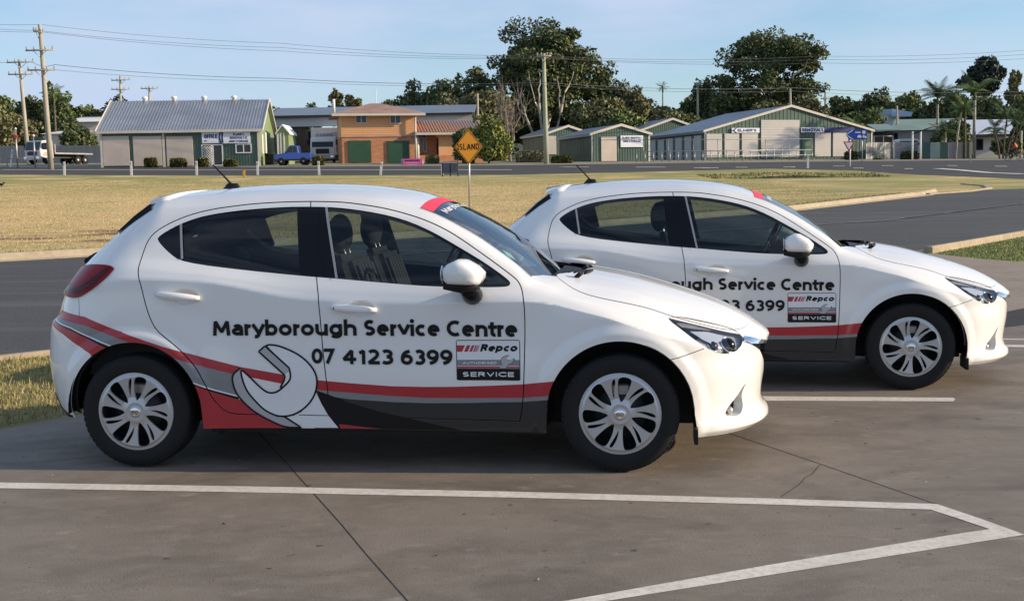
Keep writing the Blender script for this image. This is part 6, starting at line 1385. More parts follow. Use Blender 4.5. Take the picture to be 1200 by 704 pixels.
for row in (
 ('olive tree directly behind the bare tree', 592, 98, 70, 158, LF_olive, 'dense', gM), ('wide low tree closing the gap behind the warehouse roof', 515, 108, 90, 148, LF_dark, 'dense', gM), ('dark tree filling the foot of the tall gum on the right', 672, 112, 80, 156, LF_dark, 'dense', gM), ('dark tree left of the tall gum trunks', 636, 106, 70, 158, LF_pine, 'dense', gM), ('low olive tree behind the gable of the signed shed', 722, 120, 70, 139, LF_mid, 'dense', gM), ('low tree at the right end of the tree wall beside the hall roof', 790, 122, 60, 146, LF_olive, 'dense', gM), ('tree between the two hedged ends of the left fence', 25, 118, 60, 156, LF_dark, 'dense', gL), ('low dark trees below the tall pointed tree', 60, 126, 60, 152, LF_dark, 'dense', gL), ('dark tree left of the storage shed gable', 118, 122, 44, 168, LF_dark, 'dense', gL), ('wide dark tree under the umbrella pine', 1140, 104, 90, 156, LF_dark, 'dense', gR), ('wide dark tree under the skyline right of the hall', 1000, 112, 80, 168, LF_dark, 'dense', gR), ('wide dark tree behind the two slender palms', 1060, 110, 90, 164, LF_dark, 'dense', gR), ('dark tree under the great gum crown', 880, 104, 90, 156, LF_dark, 'dense', gM),
 ('broad dark tree at the far left edge behind the steel fence', 4, 107, 44, 150, LF_mid, 'dense', gL), ('tall dense tree between the two leaning poles', 42, 106, 38, 148, LF_dark, 'dense', gL),
 ('tallest pointed tree just right of the leaning poles', 69, 93, 30, 146, LF_mid, 'dense', gL), ('low olive bush-like tree left of the fence end', 20, 128, 50, 141, LF_olive, 'dense', gL),
 ('rounded tree above the cream roofed building', 100, 117, 44, 172, LF_mid, 'dense', gL), ('dark tree half hidden by the storage shed roof', 141, 106, 44, 165, LF_pine, 'dense', gL),
 ('bushy tree right behind the cab of the tow truck', 80, 128, 34, 144, LF_dark, 'dense', gL), ('small spreading tree before the cream roofed building', 95, 148, 44, 139, LF_dark, 'dense', gL), ('grey-green tree at the far left behind the fence', -8, 116, 50, 138, LF_olive, 'dense', gL),
 ('distant treetop peeping over the right end of the storage shed roof', 286, 111, 26, 190, LF_mid, 'dense', None), ('distant low brown treetop over the annex', 323, 117, 20, 200, LF_olive, 'dense', None), ('distant low treetop left of the flue', 366, 119, 24, 200, LF_dark, 'dense', None),
 ('sparse taller brown tree above the warehouse roof', 396, 98, 24, 165, LF_olive, 'open', None), ('sparse shorter tree above the warehouse roof', 416, 104, 20, 165, LF_olive, 'open', None), ('round dark treetop behind the ridge of the orange house', 458, 108, 28, 175, LF_dark, 'dense', None),
 ('dark rounded tree at the left end of the tree wall', 490, 97, 44, 150, LF_dark, 'dense', gM), ('olive-topped tree in the left part of the tree wall', 522, 80, 56, 154, LF_mid, 'dense', gM), ('tree beside the left shoulder of the tallest tree', 562, 66, 44, 152, LF_dark, 'dense', gM), ('brownish low tree behind the bare tree', 552, 104, 90, 142, LF_olive, 'dense', gM),
 ('dark low tree at the left foot of the tallest tree', 612, 112, 76, 156, LF_dark, 'dense', gM), ('rounded tree on the right shoulder of the tallest tree', 706, 72, 60, 150, LF_dark, 'dense', gM), ('brown-green tree behind the signed shed', 700, 108, 70, 141, LF_olive, 'dense', gM), ('dark brown tree above the half hidden shed', 742, 98, 48, 148, LF_olive, 'dense', gM), ('low tree right of the tree wall', 776, 116, 56, 150, LF_olive, 'dense', gM), ('small tree between the palm and the storage hall', 800, 126, 30, 145, LF_mid, 'dense', gM),
 ('lower dark lobe-like tree left of the great gum tree', 826, 80, 30, 158, LF_dark, 'dense', gM), ('dark tree under the left side of the great gum tree', 846, 92, 46, 152, LF_dark, 'dense', gM), ('dark tree at the left foot of the great gum tree', 812, 100, 30, 160, LF_mid, 'dense', gM), ('olive tree at the right foot of the great gum tree', 946, 100, 40, 148, LF_olive, 'dense', gM), ('brown tree behind the ridge of the storage hall', 900, 108, 60, 146, LF_olive, 'dense', gM),
 ('flat topped dark tree right of the great gum tree', 988, 104, 44, 165, LF_dark, 'dense', gR), ('rounded dark tree above the blue direction sign', 1027, 94, 46, 162, LF_dark, 'dense', gR), ('mid green tree left of the taller palm', 1062, 102, 54, 158, LF_mid, 'dense', gR), ('dark tree behind the slender palm pair', 1112, 96, 54, 150, LF_dark, 'dense', gR),
 ('tall umbrella shaped dark pine on the right skyline', 1150, 67, 58, 165, LF_pine, 'pine', gR), ('thin wispy tree right of the umbrella pine', 1188, 69, 24, 160, LF_olive, 'open', gR), ('tree at the right edge above the white roof', 1196, 108, 60, 146, LF_dark, 'dense', gR), ('low dark tree behind the sage green roof', 1010, 122, 56, 150, LF_mid, 'dense', gR), ('low dark tree behind the blue roofed house', 1080, 118, 60, 156, LF_dark, 'dense', gR), ('shrubby tree filling the gap left of the pale blue roof', 985, 132, 44, 142, LF_dark, 'dense', gR), ('dark tree behind the white roofed house', 1150, 112, 70, 148, LF_dark, 'dense', gR)):
    i_ += 1; lb, px, pt, wp, Y, ms, kd, gp_ = row; cw_ = (.24, 1.0)
    if kd == 'open': tree(lb, px, pt, wp, Y, ms, 'open', None, 9, 1300, .30, i_, M_pale, gp_, crown=(.35, 1), fill=1.)
    elif kd == 'pine': tree(lb, px, pt, wp, Y, ms, 'dense', None, 8, 5200, .32, i_, None, gp_, crown=(.55, 1), name='pine_tree')
    else: tree(lb, px, pt, wp*1.25, Y, ms, kd, None, 9, int(1700+wp*80), .25 if wp > 30 else .22, i_, None, gp_, crown=(.12, 1.0))
tree('tallest dark gum tree with pale trunks behind the light pole', 642, 24, 136, 146, LF_dark, 'dense', None, 26, 34000, .235, 7, M_pale, gM, 'gum_tree', (.30, 1.0), .78, ((-1.1, .62), (1.6, .60), (-2.6, .45)))
tree('great spreading gum tree with gaps of sky above the storage hall', 905, 31, 134, 152, LF_dark, 'open', None, 30, 24000, .215, 11, M_pale, gM, 'gum_tree', (.30, 1.0), .97)
# pale forked trunks showing in front of the tallest tree
# bare tree
rg = np.random.default_rng(5); c = at(598, 190, 121); g = gz(c.x, 121); t = thing('bare_tree', 'leafless grey tree with fine upswept branches beside the big shrub', 'tree', (c.x, 121, g)); H = at(598, 92, 121).z-g; b = MB(); b2 = MB()
limb(b, (0, 0, -.3), (0, 0, H*.22), .16, .13, rg)
for k in range(11):
    a = rg.uniform(0, 2*PI); e = (math.cos(a)*H*rg.uniform(.10, .33), math.sin(a)*H*.2, H*rg.uniform(.62, 1.0)); pts = limb(b, (0, 0, H*rg.uniform(.08, .24)), e, .075, .022, rg, 6, .08)
    for j in range(14):
        q = np.array(pts[rg.integers(2, 6)]); limb(b2, q, q+np.array([rg.normal()*H*.09, rg.normal()*H*.05, H*rg.uniform(.08, .25)]), .022, .008, rg, 3, .1)
b.build('trunk', mat('grey_dead_bark', (.27, .23, .17), .9, noise=.3, nscale=2), t); tag(b2.build('twigs', mat('grey_twig', (.22, .19, .155), .9), t), kind='stuff')
# big golden shrub
tree('large rounded shrub with golden patches beside the orange house wing', 574, 133, 58, 106, LF_gold, 'dense', None, 16, 9000, .15, 21, None, None, 'large_shrub', (-.12, 1.0), .55)
tree('dark bluish rounded shrub behind the yellow sign', 547, 143, 44, 109, [LF_gold[2], LF_dark[0]], 'dense', None, 12, 5000, .15, 22, None, None, 'large_shrub', (-.1, 1.0), .55)
for i, (lb, q, Y, ms, n_) in enumerate((('low square hedge beside the light pole', (646, 182, 671, 194.5), 104, LF_hedge, 1500), ('dark box hedge beside the blue direction sign post', (992.5, 177, 1006.5, 187.5), 110, LF_hedge[:2], 900), ('dark box hedge between the two white posts', (1058.5, 177, 1077, 188), 110, LF_hedge[:2], 1100), ('square yellow-green hedge before the parked lorry', (365, 183.5, 379, 195), 103, LF_hedge, 900),
     ('leafy green garden plant beside the pink banner', (498, 182, 514, 193), 106, LF_mid, 500), ('brown dry garden shrub left of the light pole', (604, 176, 640, 194), 108, LF_olive, 900), ('dark garden shrub below the yellow sign', (541, 180, 556, 195), 106, LF_dark, 500), ('tiny round bush in the gateway right of the direction sign', (1027, 184, 1035, 190), 110, LF_mid, 200))):
    bush('garden_bush' if i > 3 else 'clipped_hedge', lb, *q, Y, ms, n_, .10, 70+i, 1.2)
# palms
def frond(b, L, az, el, droop, rg, wd=.42, n=7):
    pts = []; d = Vector((math.cos(az)*math.cos(el), math.sin(az)*math.cos(el), math.sin(el))); p = Vector((0, 0, 0)); 
    for i in range(n+1): pts.append(p.copy()); p = p+d*(L/n); d = (d+Vector((0, 0, -droop/n))).normalized()
    s = Vector((-math.sin(az), math.cos(az), 0))
    for i in range(n):
        q0, q1 = pts[i], pts[i+1]
        for j in range(3):
            a = q0.lerp(q1, j/3); f = (i+j/3)/n; l = L*wd*(math.sin(PI*min(1, f*.85+.12)))*.8; back = (q1-q0).normalized()
            for sg in (1, -1):
                e = a+s*sg*l*.75+back*l*.55-Vector((0, 0, l*.40)); b._f([b.bm.verts.new(a), b.bm.verts.new(a+back*.10*L/3), b.bm.verts.new(e)])
    return pts
def palm(label, px, py_crown, py_base, Y, L_px, seed, trunk_m, rtop=.10, rbot=.15, nf=26, lean=0., group=None):
    rg = random.Random(seed); c = at(px, py_base, Y); g = gz(c.x, Y); H = at(px, py_crown, Y).z-g; L = L_px/CAM_F*Y
    t = thing('palm_tree', label, 'palm tree', (c.x, Y, g), 0, group); b = MB(); b.tube([(0, 0, -.3), (lean*.4, 0, H*.5), (lean, 0, H)], [rbot, (rtop+rbot)/2, rtop], 10); b.build('trunk', trunk_m, t)
    b = MB(); b.tube([(0, 0, -.7), (0, 0, 0), (0, 0, .25)], [rtop*1.2, rtop*1.1, .03], 8); o = b.build('crownshaft', LF_palm[0], t); o.location = (lean, 0, H)
    b = MB()
    for k in range(nf): frond(b, L*rg.uniform(.8, 1.1), 2*PI*k/nf*1.618+rg.random(), R(rg.uniform(8, 75)), rg.uniform(.9, 1.7), rg)
    o = b.build('fronds', LF_palm[k % 2], t); o.location = (lean, 0, H+.05); o['kind'] = 'stuff'; return t
M_ptr = mat('palm_trunk', (.36, .33, .27), .85, noise=.3, nscale=3); gP = 'palms before the houses on the right'
palm('tall slender palm left of the white roof, shorter than its neighbour', 1098, 114, 176, 119, 28, 1, M_ptr, group=gP)
palm('tallest palm with a long pale trunk before the white roof', 1141, 109, 190, 117, 32, 2, M_ptr, .12, .19, 17, group=gP)
palm('short palm with drooping fronds at fence height', 1107, 156, 182, 116, 22, 3, M_ptr, .12, .2, 14, group=gP)
palm('middle palm between the two tall palms, leaning', 1119, 132, 188, 114.5, 22, 4, M_ptr, .08, .12, 13, .5, gP)
palm('dark trunked palm directly left of the tallest palm', 1130, 128, 190, 114.6, 22, 5, M_bark, .09, .15, 13, 0, gP)
for i, (px, pc, lean, L) in enumerate(((1168, 152, -.6, 22), (1176, 140, .3, 26), (1186, 146, 1.0, 24), (1160, 158, -1.2, 18), (1194, 138, 1.2, 24))):
    palm(('lowest stem of the clumping palm, arching left', 'upright centre stem of the clumping palm near the cyclist', 'leaning stem of the clumping palm near the cyclist', 'short outer stem at the left foot of the clumping palm', 'tall right stem of the clumping palm at the picture edge')[i], 1172+i*3, pc, 189, 110.5+.3*i, L, 20+i, M_bark, .06, .09, 12, lean, 'clumping palm stems near the cyclist')
palm('distant palm showing alone against the sky over the tree wall', 777, 103, 150, 190, 10, 40, M_ptr, .12, .18, 13)
palm('small distant palm in the trees left of the storage hall', 1000, 146, 186, 140, 20, 41, M_bark, .1, .16, 13); palm('distant palm over the left fence near the tallest left tree', 66, 112, 170, 142, 18, 42, M_bark, .1, .16, 13)

for lb, px, pt, wp, Y, ms, sd in (('leafy green clump filling the foot of the clumping palm', 1182, 158, 40, 112.5, LF_mid, 301), ('dark garden tree between the tall palms and the white roof', 1120, 132, 44, 119.5, LF_mid, 302), ('green shrub behind the short palm', 1102, 150, 34, 118.5, LF_dark, 303), ('leafy tree behind the cyclist at the picture edge', 1200, 132, 40, 116, LF_dark, 304)):
    tree(lb, px, pt, wp, Y, ms, 'dense', None, 9, 2600, .2, sd, None, 'garden trees before the white roofed house', crown=(.05, 1.0))
# ================= POLES AND WIRES =================
M_ins = flat('grey_insulator', (.30, .29, .28), .4); M_wire = flat('dark_cable', (.12, .12, .125), .6)
def pole(label, base, top, Y, arms=(), r=.16, m_=None, group='timber power poles', name='power_pole', cat='power pole', pins=True):
    a = at(*base, Y); b_ = at(*top, Y); z = gz(a.x, Y); d = (b_-a); a = a+d*((z-.3-a.z)/d.z); t = thing(name, label, cat, (a.x, Y, z), 0, group); o = t.location
    MB().tube([a-o, a.lerp(b_, .5)-o, b_-o], [r*1.15, r, r*.72], 12).build('shaft', m_ or M_pole, t)
    for x0, y0, x1, y1 in arms:
        p, q = at(x0, y0, Y-.25), at(x1, y1, Y-.25); c = MB(); c.tube([p-o, q-o], .075, 6); ar = c.build('crossarm', M_pole, t)
        for f in (.04, .30, .70, .96):
            c = MB(); u = p.lerp(q, f)-o; c.lathe([(.03, 0), (.075, .08), (.05, .14), (.075, .2), (.03, .26)], 8, 'Z', u+Vector((0, 0, .05))); c.build('insulator', M_ins, ar)
        m = (p+q)/2-o; c = MB(); c.tube([p.lerp(q, .25)-o, m-Vector((0, 0, .55))], .025, 5); c.build('brace', M_steel, ar); c = MB(); c.tube([p.lerp(q, .75)-o, m-Vector((0, 0, .55))], .025, 5); c.build('brace', M_steel, ar)
    return t
P1 = pole('tall leaning timber pole with three crossarms in front of the tow truck', (59.5, 193), (46.5, 29), 99, ((39, 36.5, 51, 38.5), (30, 59.5, 63, 58.5), (32, 82.5, 65, 82)), .20)
pole('shorter leaning pole with two crossarms near the left edge', (33, 184), (22.5, 70), 118, ((8, 73.5, 40, 72.5), (9.5, 87.5, 39, 87)), .19)
pole('distant pole with two crossarms above the left end of the storage shed roof', (141.5, 150), (141, 89), 160, ((130.5, 94.5, 152.5, 93.5), (130.5, 105, 152, 105)), .20)
pole('distant pole with one crossarm above the storage shed roof', (175.5, 150), (175, 101), 172, ((165, 104, 185.5, 103.5),), .2)
pole('pale green-stained light pole in front of the dark trees', (640.3, 194.5), (637.2, 63), 102.5, ((629, 66.5, 646, 65.5),), .19, mat('mossy_pole_timber', (.40, .42, .30), .85, col2=(.30, .33, .22), nscale=1.0, stretch=(3, 3, .4)))
pole('thin distant pole left of the great gum tree', (818, 160), (817.5, 97), 150, ((813.5, 99.5, 822, 99),), .16)
pole('bare distant pole rising behind the ridge of the storage hall', (926.5, 150), (926, 104), 140, (), .17)
pole('small distant pole on the skyline right of the great gum tree', (967.5, 150), (967, 107), 180, ((962, 116, 972, 116),), .2)
pole('bare timber post standing behind the orange house wing', (560, 160), (559.6, 110), 124, (), .13)
pole('thin pale mast on the warehouse roof line', (441, 126), (441, 105), 135, (), .05, M_white, None, 'roof_mast', 'mast')
pole('tall pale post behind the fence between the palms', (1052, 165), (1051, 124), 130, (), .13)
def wire(label, pts, r=.013):
    """pts: (px, py, Y)"""
    q = [at(*p) for p in pts]; P = []
    for a, b in zip(q, q[1:]):
        for i in range(12): f = i/12; v = a.lerp(b, f); v.z -= (b-a).length*.012*4*f*(1-f); P.append(v)
    P.append(q[-1]); o = MB().tube(P, r, 5).build('overhead_wire', M_wire); tag(o, label, 'wire', 'overhead power lines'); return o
wire('topmost wire from the tall leaning pole across to the light pole', [(-40, 27, 100), (48, 29, 99), (330, 51, 101), (637, 66, 102.4), (960, 66, 108), (1240, 56, 112)])
wire('second wire just below the topmost one', [(-40, 31, 100.3), (44, 36, 99.3), (330, 56, 101.3), (632, 67.5, 102.8), (960, 70, 108.3), (1240, 61, 112.3)])
wire('third wire of the upper bundle', [(-40, 34, 100.6), (51, 38, 99.6), (330, 60, 101.6), (645, 68.5, 103.1), (960, 74, 108.6), (1240, 66, 112.6)])
wire('lower thick cable left of the light pole', [(-40, 72, 117), (38, 73, 117.5), (64, 76, 98.7), (330, 92, 101), (638, 97, 102), (930, 103, 112), (1240, 106, 120)], .02)
wire('lower thin cable beside the thick one', [(64, 82, 98.5), (330, 95, 101.4), (638, 99.5, 102.4), (930, 107, 112.4), (1240, 110, 120.4)], .013)

# ================= SIGNS, POSTS =================
M_sgrey = mat('sign_post_steel', (.42, .42, .42), .4, .5, noise=.15); M_orange = mat('orange_sign_face', (.86, .35, .02), .45, noise=.06, nscale=2)
Ys = 42.; c = at(549, 172, Ys); b_ = at(550.2, 252, Ys); zg = gz(b_.x, Ys); h = at(549, 151, Ys).z-c.z
t = thing('warning_sign', 'orange diamond ISLAND warning sign on a thin grey post', 'road sign', (c.x, Ys, zg)); o = t.location
MB().tube([(b_.x-c.x, 0, -.3), (.02, 0, c.z-zg+.4)], .034, 10).build('post', M_sgrey, t)
k0 = mark(); q = lambda s: [(0, -.05, c.z-zg+h*s), (h*.80*s, -.05, c.z-zg), (0, -.05, c.z-zg-h*s), (-h*.80*s, -.05, c.z-zg)]
pl = MB().prism(q(1.), (0, .012, 0)).build('sign_plate', M_orange, t)
b = MB(); A, B_ = q(.95), q(.90)
for i in range(4): j = (i+1) % 4; b.prism([Vector(A[i])-Vector((0, .003, 0)), Vector(A[j])-Vector((0, .003, 0)), Vector(B_[j])-Vector((0, .003, 0)), Vector(B_[i])-Vector((0, .003, 0))], (0, .002, 0))
b.build('sign_border', M_blk, pl); wt_ = h*1.22; v, f, wd = lettering_2d('ISLAND', .16, 1.8, wt_/.215); P = np.column_stack([v[:, 0]/wd*wt_-wt_/2, np.full(len(v), -.056), c.z-zg-.11+v[:, 1]*.215]); lt = put('lettering', mesh_np('lettering', P, f, M_blk), pl); lt['kind'] = 'stuff'
# guide posts
M_gp = mat('white_post_paint', (.74, .73, .70), .6, noise=.1, nscale=4)
for i, (px, yt, yb, le, Y) in enumerate(((75.4, 187, 202.5, .2, 87.2), (154, 187, 203.5, 0, 86), (230.5, 187, 203.5, 0, 85.2), (302, 188.5, 204.5, 0, 84.4), (374, 189, 205.3, -.2, 83.6), (446, 190, 205.6, 1.0, 82.8), (518.5, 189, 205, 0, 82.2), (946.8, 182.5, 198.3, 0, 86), (12.2, 170, 190.5, 1.4, 106), (984.5, 181, 198, 0, 86.4))):
    if i == 9: continue
    a = at(px, yb, Y); z = gz(a.x, Y); H = (yb-yt)/CAM_F*Y; w_ = .075
    t = thing('guide_post', ('white guide post below the tow truck', 'white guide post before the first roller door of the storage shed', 'white guide post before the small square hedge', 'white guide post at the right corner of the storage shed', 'white guide post before the square hedge at the lorry', 'white guide post before the pink banner, leaning right', 'white guide post touching the dark blue board', 'white guide post on the verge before the storage hall', 'leaning white post near the left picture edge', '')[i], 'post', (a.x, Y, z), 0, 'white roadside guide posts')
    M_ = Matrix.Rotation(R(le*6), 4, 'Y'); MB().box(-w_, w_, -.03, .03, -.3, H, M_).build('post', M_gp, t); MB().box(-w_*.7, w_*.7, -.04, -.03, H*.74, H*.90, M_).build('reflector', M_sgrey, t)
a = at(286, 208, 81.5); t = thing('marker_post', 'short yellow marker post in the dry grass', 'marker', (a.x, 81.5, gz(a.x, 81.5))); MB().box(-.07, .07, -.05, .05, -.2, .48).build('post', mat('yellow_plastic', (.62, .34, .02), .5), t); MB().box(-.08, .08, -.06, .06, .48, .53).build('cap', mat('yellow_cap', (.55, .28, .02), .5), t)
# pink banner, dark board, blue direction sign, give way sign
def board(name, label, cat, q, Y, m_, legs, leg_m, ybase, frame=None, tilt=0):
    x0, x1, z0, z1 = rect(*q, Y); xm = (x0+x1)/2; g = gz(xm, Y); t = thing(name, label, cat, (xm, Y, g)); b = MB().box(x0-xm, x1-xm, -.03, .03, z0-g, z1-g).build('panel', m_, t)
    for px in legs: xl = at(px, ybase, Y).x-xm; MB().tube([(xl, .05, -.3), (xl, .05, z1-g)], .04, 6).build('leg', leg_m, t)
    return t, b, x0-xm, x1-xm, z0-g, z1-g
M_pink = mat('pink_banner', (.78, .13, .38), .6, noise=.12, nscale=2); M_pale2 = flat('pale_pink_print', (.80, .50, .62), .6); M_boardb = mat('dark_blue_board', (.055, .07, .105), .5, noise=.3, nscale=2)
t, b, x0, x1, z0, z1 = board('banner', 'bright pink banner hung on the verge before the orange house', 'banner', (472, 186, 494.5, 196), 101.5, M_pink, (471, 495.5), M_sgrey, 196)
rg = random.Random(3)
for k in range(3):
    bb = MB(); x = x0+.18+.1*k
    while x < x1-.25-.1*k: w_ = rg.uniform(.06, .16); bb.box(x, x+w_, -.036, -.031, z1-.22-.17*k, z1-.22-.17*k+(.11, .05, .05)[k]); x += w_+.045
    tag(bb.build('print_line', M_blk if k == 0 else M_pale2, b), kind='stuff')
t, b, x0, x1, z0, z1 = board('notice_board', 'dark blue double notice board standing on three thin legs', 'sign', (518.8, 189.5, 527, 203), 80, M_boardb, (518.5, 527.8, 536.8), M_dkmet, 209)
x2, x3, _, _ = rect(528.2, 189.2, 536.2, 202.5, 80); xm = t.location.x; MB().box(x2-xm, x3-xm, -.03, .03, z0+.03, z1+.02).build('panel', M_boardb, t); MB().box(x0-.0, x3-xm, -.04, -.031, z1-.10, z1-.02).build('header_strip', M_sgrey, t)
Y = 96.; t, b, x0, x1, z0, z1 = board('direction_sign', 'blue arrow-ended direction sign with white symbols on two posts', 'road sign', (995.5, 152, 1016, 163.6), Y, M_blue, (1010.5,), M_sgrey, 190)
zm = (z0+z1)/2; bb = MB(); bb.prism([(x0, -.03, z0), (x0, -.03, z1), (x0-.30, -.03, zm)], (0, .06, 0)); bb.build('arrow_tip', M_blue, b)
bb = MB(); bb.prism([(x0+.30, -.045, z1-.03), (x0-.24, -.045, zm), (x0+.30, -.045, z0+.03), (x0+.16, -.045, z0+.03), (x0-.30, -.045, zm), (x0+.16, -.045, z1-.03)], (0, .01, 0)); bb.build('arrow_edge', M_board, b)
bb = MB(); bb.box(x1-.38, x1-.14, -.042, -.031, zm+.06, z1-.10); bb.build('route_symbol', M_board, b); bb = MB(); bb.box(x0+.62, x0+.95, -.042, -.031, z0+.14, z0+.28); bb.box(x0+.67, x0+.88, -.042, -.031, z0+.28, z0+.35); tag(bb.build('vehicle_symbol', M_board, b), kind='stuff'); bb = MB(); bb.box(x0+1.05, x0+1.18, -.042, -.031, z0+.14, z0+.34); bb.box(x0+1.2, x0+1.34, -.042, -.031, z0+.10, z0+.26); tag(bb.build('place_symbol', M_board, b), kind='stuff')
bb = MB(); x = x0+.45
for w_ in (.08, .07, .08, .06, .08, .07): bb.box(x, x+w_-.015, -.042, -.031, zm+.12, zm+.22); x += w_
tag(bb.build('print_line', M_board, b), kind='stuff')
Y = 88.5; a = at(996, 200, Y); c = at(994.6, 170, Y); g = gz(a.x, Y); t = thing('give_way_sign', 'red and white give way triangle on a white post', 'road sign', (a.x, Y, g)); MB().tube([(0, 0, -.3), (0, 0, at(995, 164, Y).z-g)], .05, 8).build('post', M_gp, t)
tri = lambda s, y: [(c.x-a.x-.44*s, y, c.z-g+.25*s), (c.x-a.x+.44*s, y, c.z-g+.25*s), (c.x-a.x, y, c.z-g-.50*s)]
pl = MB().prism(tri(1, -.06), (0, .012, 0)).build('sign_plate', flat('red_sign_face', (.55, .03, .04), .4), t); MB().prism(tri(.66, -.066), (0, .004, 0)).build('sign_centre', M_board, pl)
MB()
a = at(984.6, 198, 86.6)
# two white posts with a sloping arm, wooden post, small signal posts at the left
for i, px in enumerate((1069, 1078.5)):
    p = at(px, 190, 109); g = gz(p.x, 109); t = thing('white_post', ('left one of two tall white posts by the box hedge', 'right one of two tall white posts by the box hedge')[i], 'post', (p.x, 109, g), 0, 'pair of tall white posts'); MB().tube([(0, 0, -.3), (0, 0, at(px, 155, 109).z-g)], .08, 8).build('shaft', M_gp, t); MB().lathe([(.09, 0), (.09, .05), (.0005, .08)], 8, 'Z', (0, 0, at(px, 155, 109).z-g)).build('cap', M_gp, t)
p, q = at(1071, 156.5, 108.7), at(1101, 146, 108.7); tag(MB().tube([p, q], .06, 6).build('sloping_pole', M_dkmet), 'dark sloping pole running from the white posts up to the slender palm', 'pole')
p = at(1137, 199, 95); g = gz(p.x, 95); t = thing('timber_post', 'short brown timber marker post at the road edge on the right', 'post', (p.x, 95, g)); MB().box(-.06, .06, -.06, .06, -.3, 1.3).build('post', M_pole, t); MB().box(-.13, .13, -.09, -.06, .62, 1.62).build('plate', mat('brown_plate', (.34, .24, .17), .7), t)
p = at(1196, 180, 112); g = gz(p.x, 112); t = thing('timber_post', 'thick pale timber post behind the cyclist', 'post', (p.x, 112, g)); MB().tube([(0, 0, -.3), (0, 0, 2.5)], .14, 8).build('post', M_pole, t); MB().lathe([(.15, 0), (.0005, .1)], 8, 'Z', (0, 0, 2.5)).build('cap', M_steel, t)
for i, (px, yt, m2) in enumerate(((20.3, 152, flat('red_lamp', (.55, .04, .03), .4)), (41, 160, M_rollGn))):
    p = at(px, 190, 103); g = gz(p.x, 103); t = thing('signal_post', ('thin grey post with a red box near its top at the left', 'thin grey post with a small green plate at the left')[i], 'post', (p.x, 103, g)); H = at(px, yt, 103).z-g; MB().tube([(0, 0, -.3), (0, 0, H)], .07, 8).build('post', M_sgrey, t)
    (MB().box(-.14, .14, -.16, -.04, H-.75, H-.45) if i == 0 else MB().box(.05, .85, -.05, -.01, H-.32, H-.05)).build('box', m2, t); MB().lathe([(.09, 0), (.11, .1), (.0005, .2)], 8, 'Z', (0, 0, H)).build('cap', M_gp, t)
rail_fence('boom_rail', 'low red and white rail between the thin posts at the left', [(8, 104), (44, 104)], 3, .8, (.98,), mat('red_white_rail', (.60, .58, .55), .5, col2=(.5, .08, .06), nscale=1.2), .04)
# wheelie bins by the storage shed
for i, (px, m_) in enumerate(((311, M_blk), (317.5, M_rollGn))):
    p = at(px, 190, 107); g = gz(p.x, 107); t = thing('wheelie_bin', ('black wheelie bin at the sunlit end of the storage shed', 'green-lidded wheelie bin by the storage shed')[i], 'bin', (p.x, 107, g), 0, 'wheelie bins'); b = MB(); b.prism([(-.22, -.25, .08), (.22, -.25, .08), (.28, -.25, .95), (-.28, -.25, .95)], (0, .5, 0)); b.build('bin_body', M_blk, t); MB().box(-.30, .30, -.3, .3, .95, 1.02).build('lid', m_, t); MB().tube([(-.25, .25, .1), (.25, .25, .1)], .1, 10).build('wheel', M_blk, t)
# magpie on the grass
p = gray(1.5, 219.5); t = thing('bird', 'small black bird standing on the dry grass at the left edge', 'bird', (p[0], p[1], gz(*p)))
b = MB(); b.ball(Vector((0, 0, .17)), .10, 10, 8, (1.7, .8, .8)); b.ball(Vector((.17, 0, .27)), .062, 10, 8); b.tube([(.20, 0, .275), (.29, 0, .265)], [.022, .004], 6); b.tube([(-.14, 0, .16), (-.32, 0, .10)], [.055, .03], 6); b.tube([(.02, .03, .12), (.03, .03, 0)], .01, 5); b.tube([(.02, -.03, .12), (.03, -.03, 0)], .01, 5)
b.build('body', flat('black_feather', (.012, .012, .014), .5), t)

# ================= VEHICLES FAR AWAY =================
def vwheel(t, x, y, r, w_=.22):
    o = put('wheel', None, t); o.location = (x, y, r); MB().lathe([(r*.6, -w_/2), (r*.92, -w_/2), (r, -w_*.3), (r, w_*.3), (r*.92, w_/2), (r*.6, w_/2)], 20, 'Y').build('tyre', M_rubber, o); MB().lathe([(.0005, -w_/2-.01), (r*.5, -w_/2+.01), (r*.6, -w_/2+.03), (r*.6, w_/2-.03), (r*.5, w_/2-.01), (.0005, w_/2+.01)], 16, 'Y').build('rim', M_silver, o)
M_ute = mat('blue_car_paint', (.010, .075, .42), .25, coat=1., noise=.05)
# ute, side on, nose to the left: local x forward = world -x
p = at(345, 192, 104.5); t = thing('pickup_truck', 'blue dual cab pickup parked beside the lorry', 'pickup', (p.x, 104.5, gz(p.x, 104.5)), PI); S = 2.95/4.9
s_ = .62
def pr(nm, pts, y0, y1, m_, par): return MB().prism([(x, y0, z) for x, z in pts], (0, y1-y0, 0)).build(nm, m_, par, .02)
L_ = lambda x: x*.64
body = pr('body', [(L_(x), z) for x, z in ((-2.45, .45), (-2.45, 1.02), (-.75, 1.02), (1.15, 1.04), (2.25, .92), (2.42, .75), (2.42, .42), (1.95, .38), (-2.3, .38))], -.82, .82, M_ute, t)
cab = pr('cabin', [(L_(x), z) for x, z in ((-.78, 1.0), (-.70, 1.60), (-.5, 1.70), (.35, 1.70), (1.12, 1.03))], -.72, .72, M_ute, t)
for xs in (((-.62, 1.08), (-.56, 1.56), (-.08, 1.60), (-.08, 1.08)), ((.0, 1.08), (.0, 1.60), (.36, 1.60), (.86, 1.08))): pr('side_window', [(L_(x), z) for x, z in xs], .722, .728, M_win, cab)
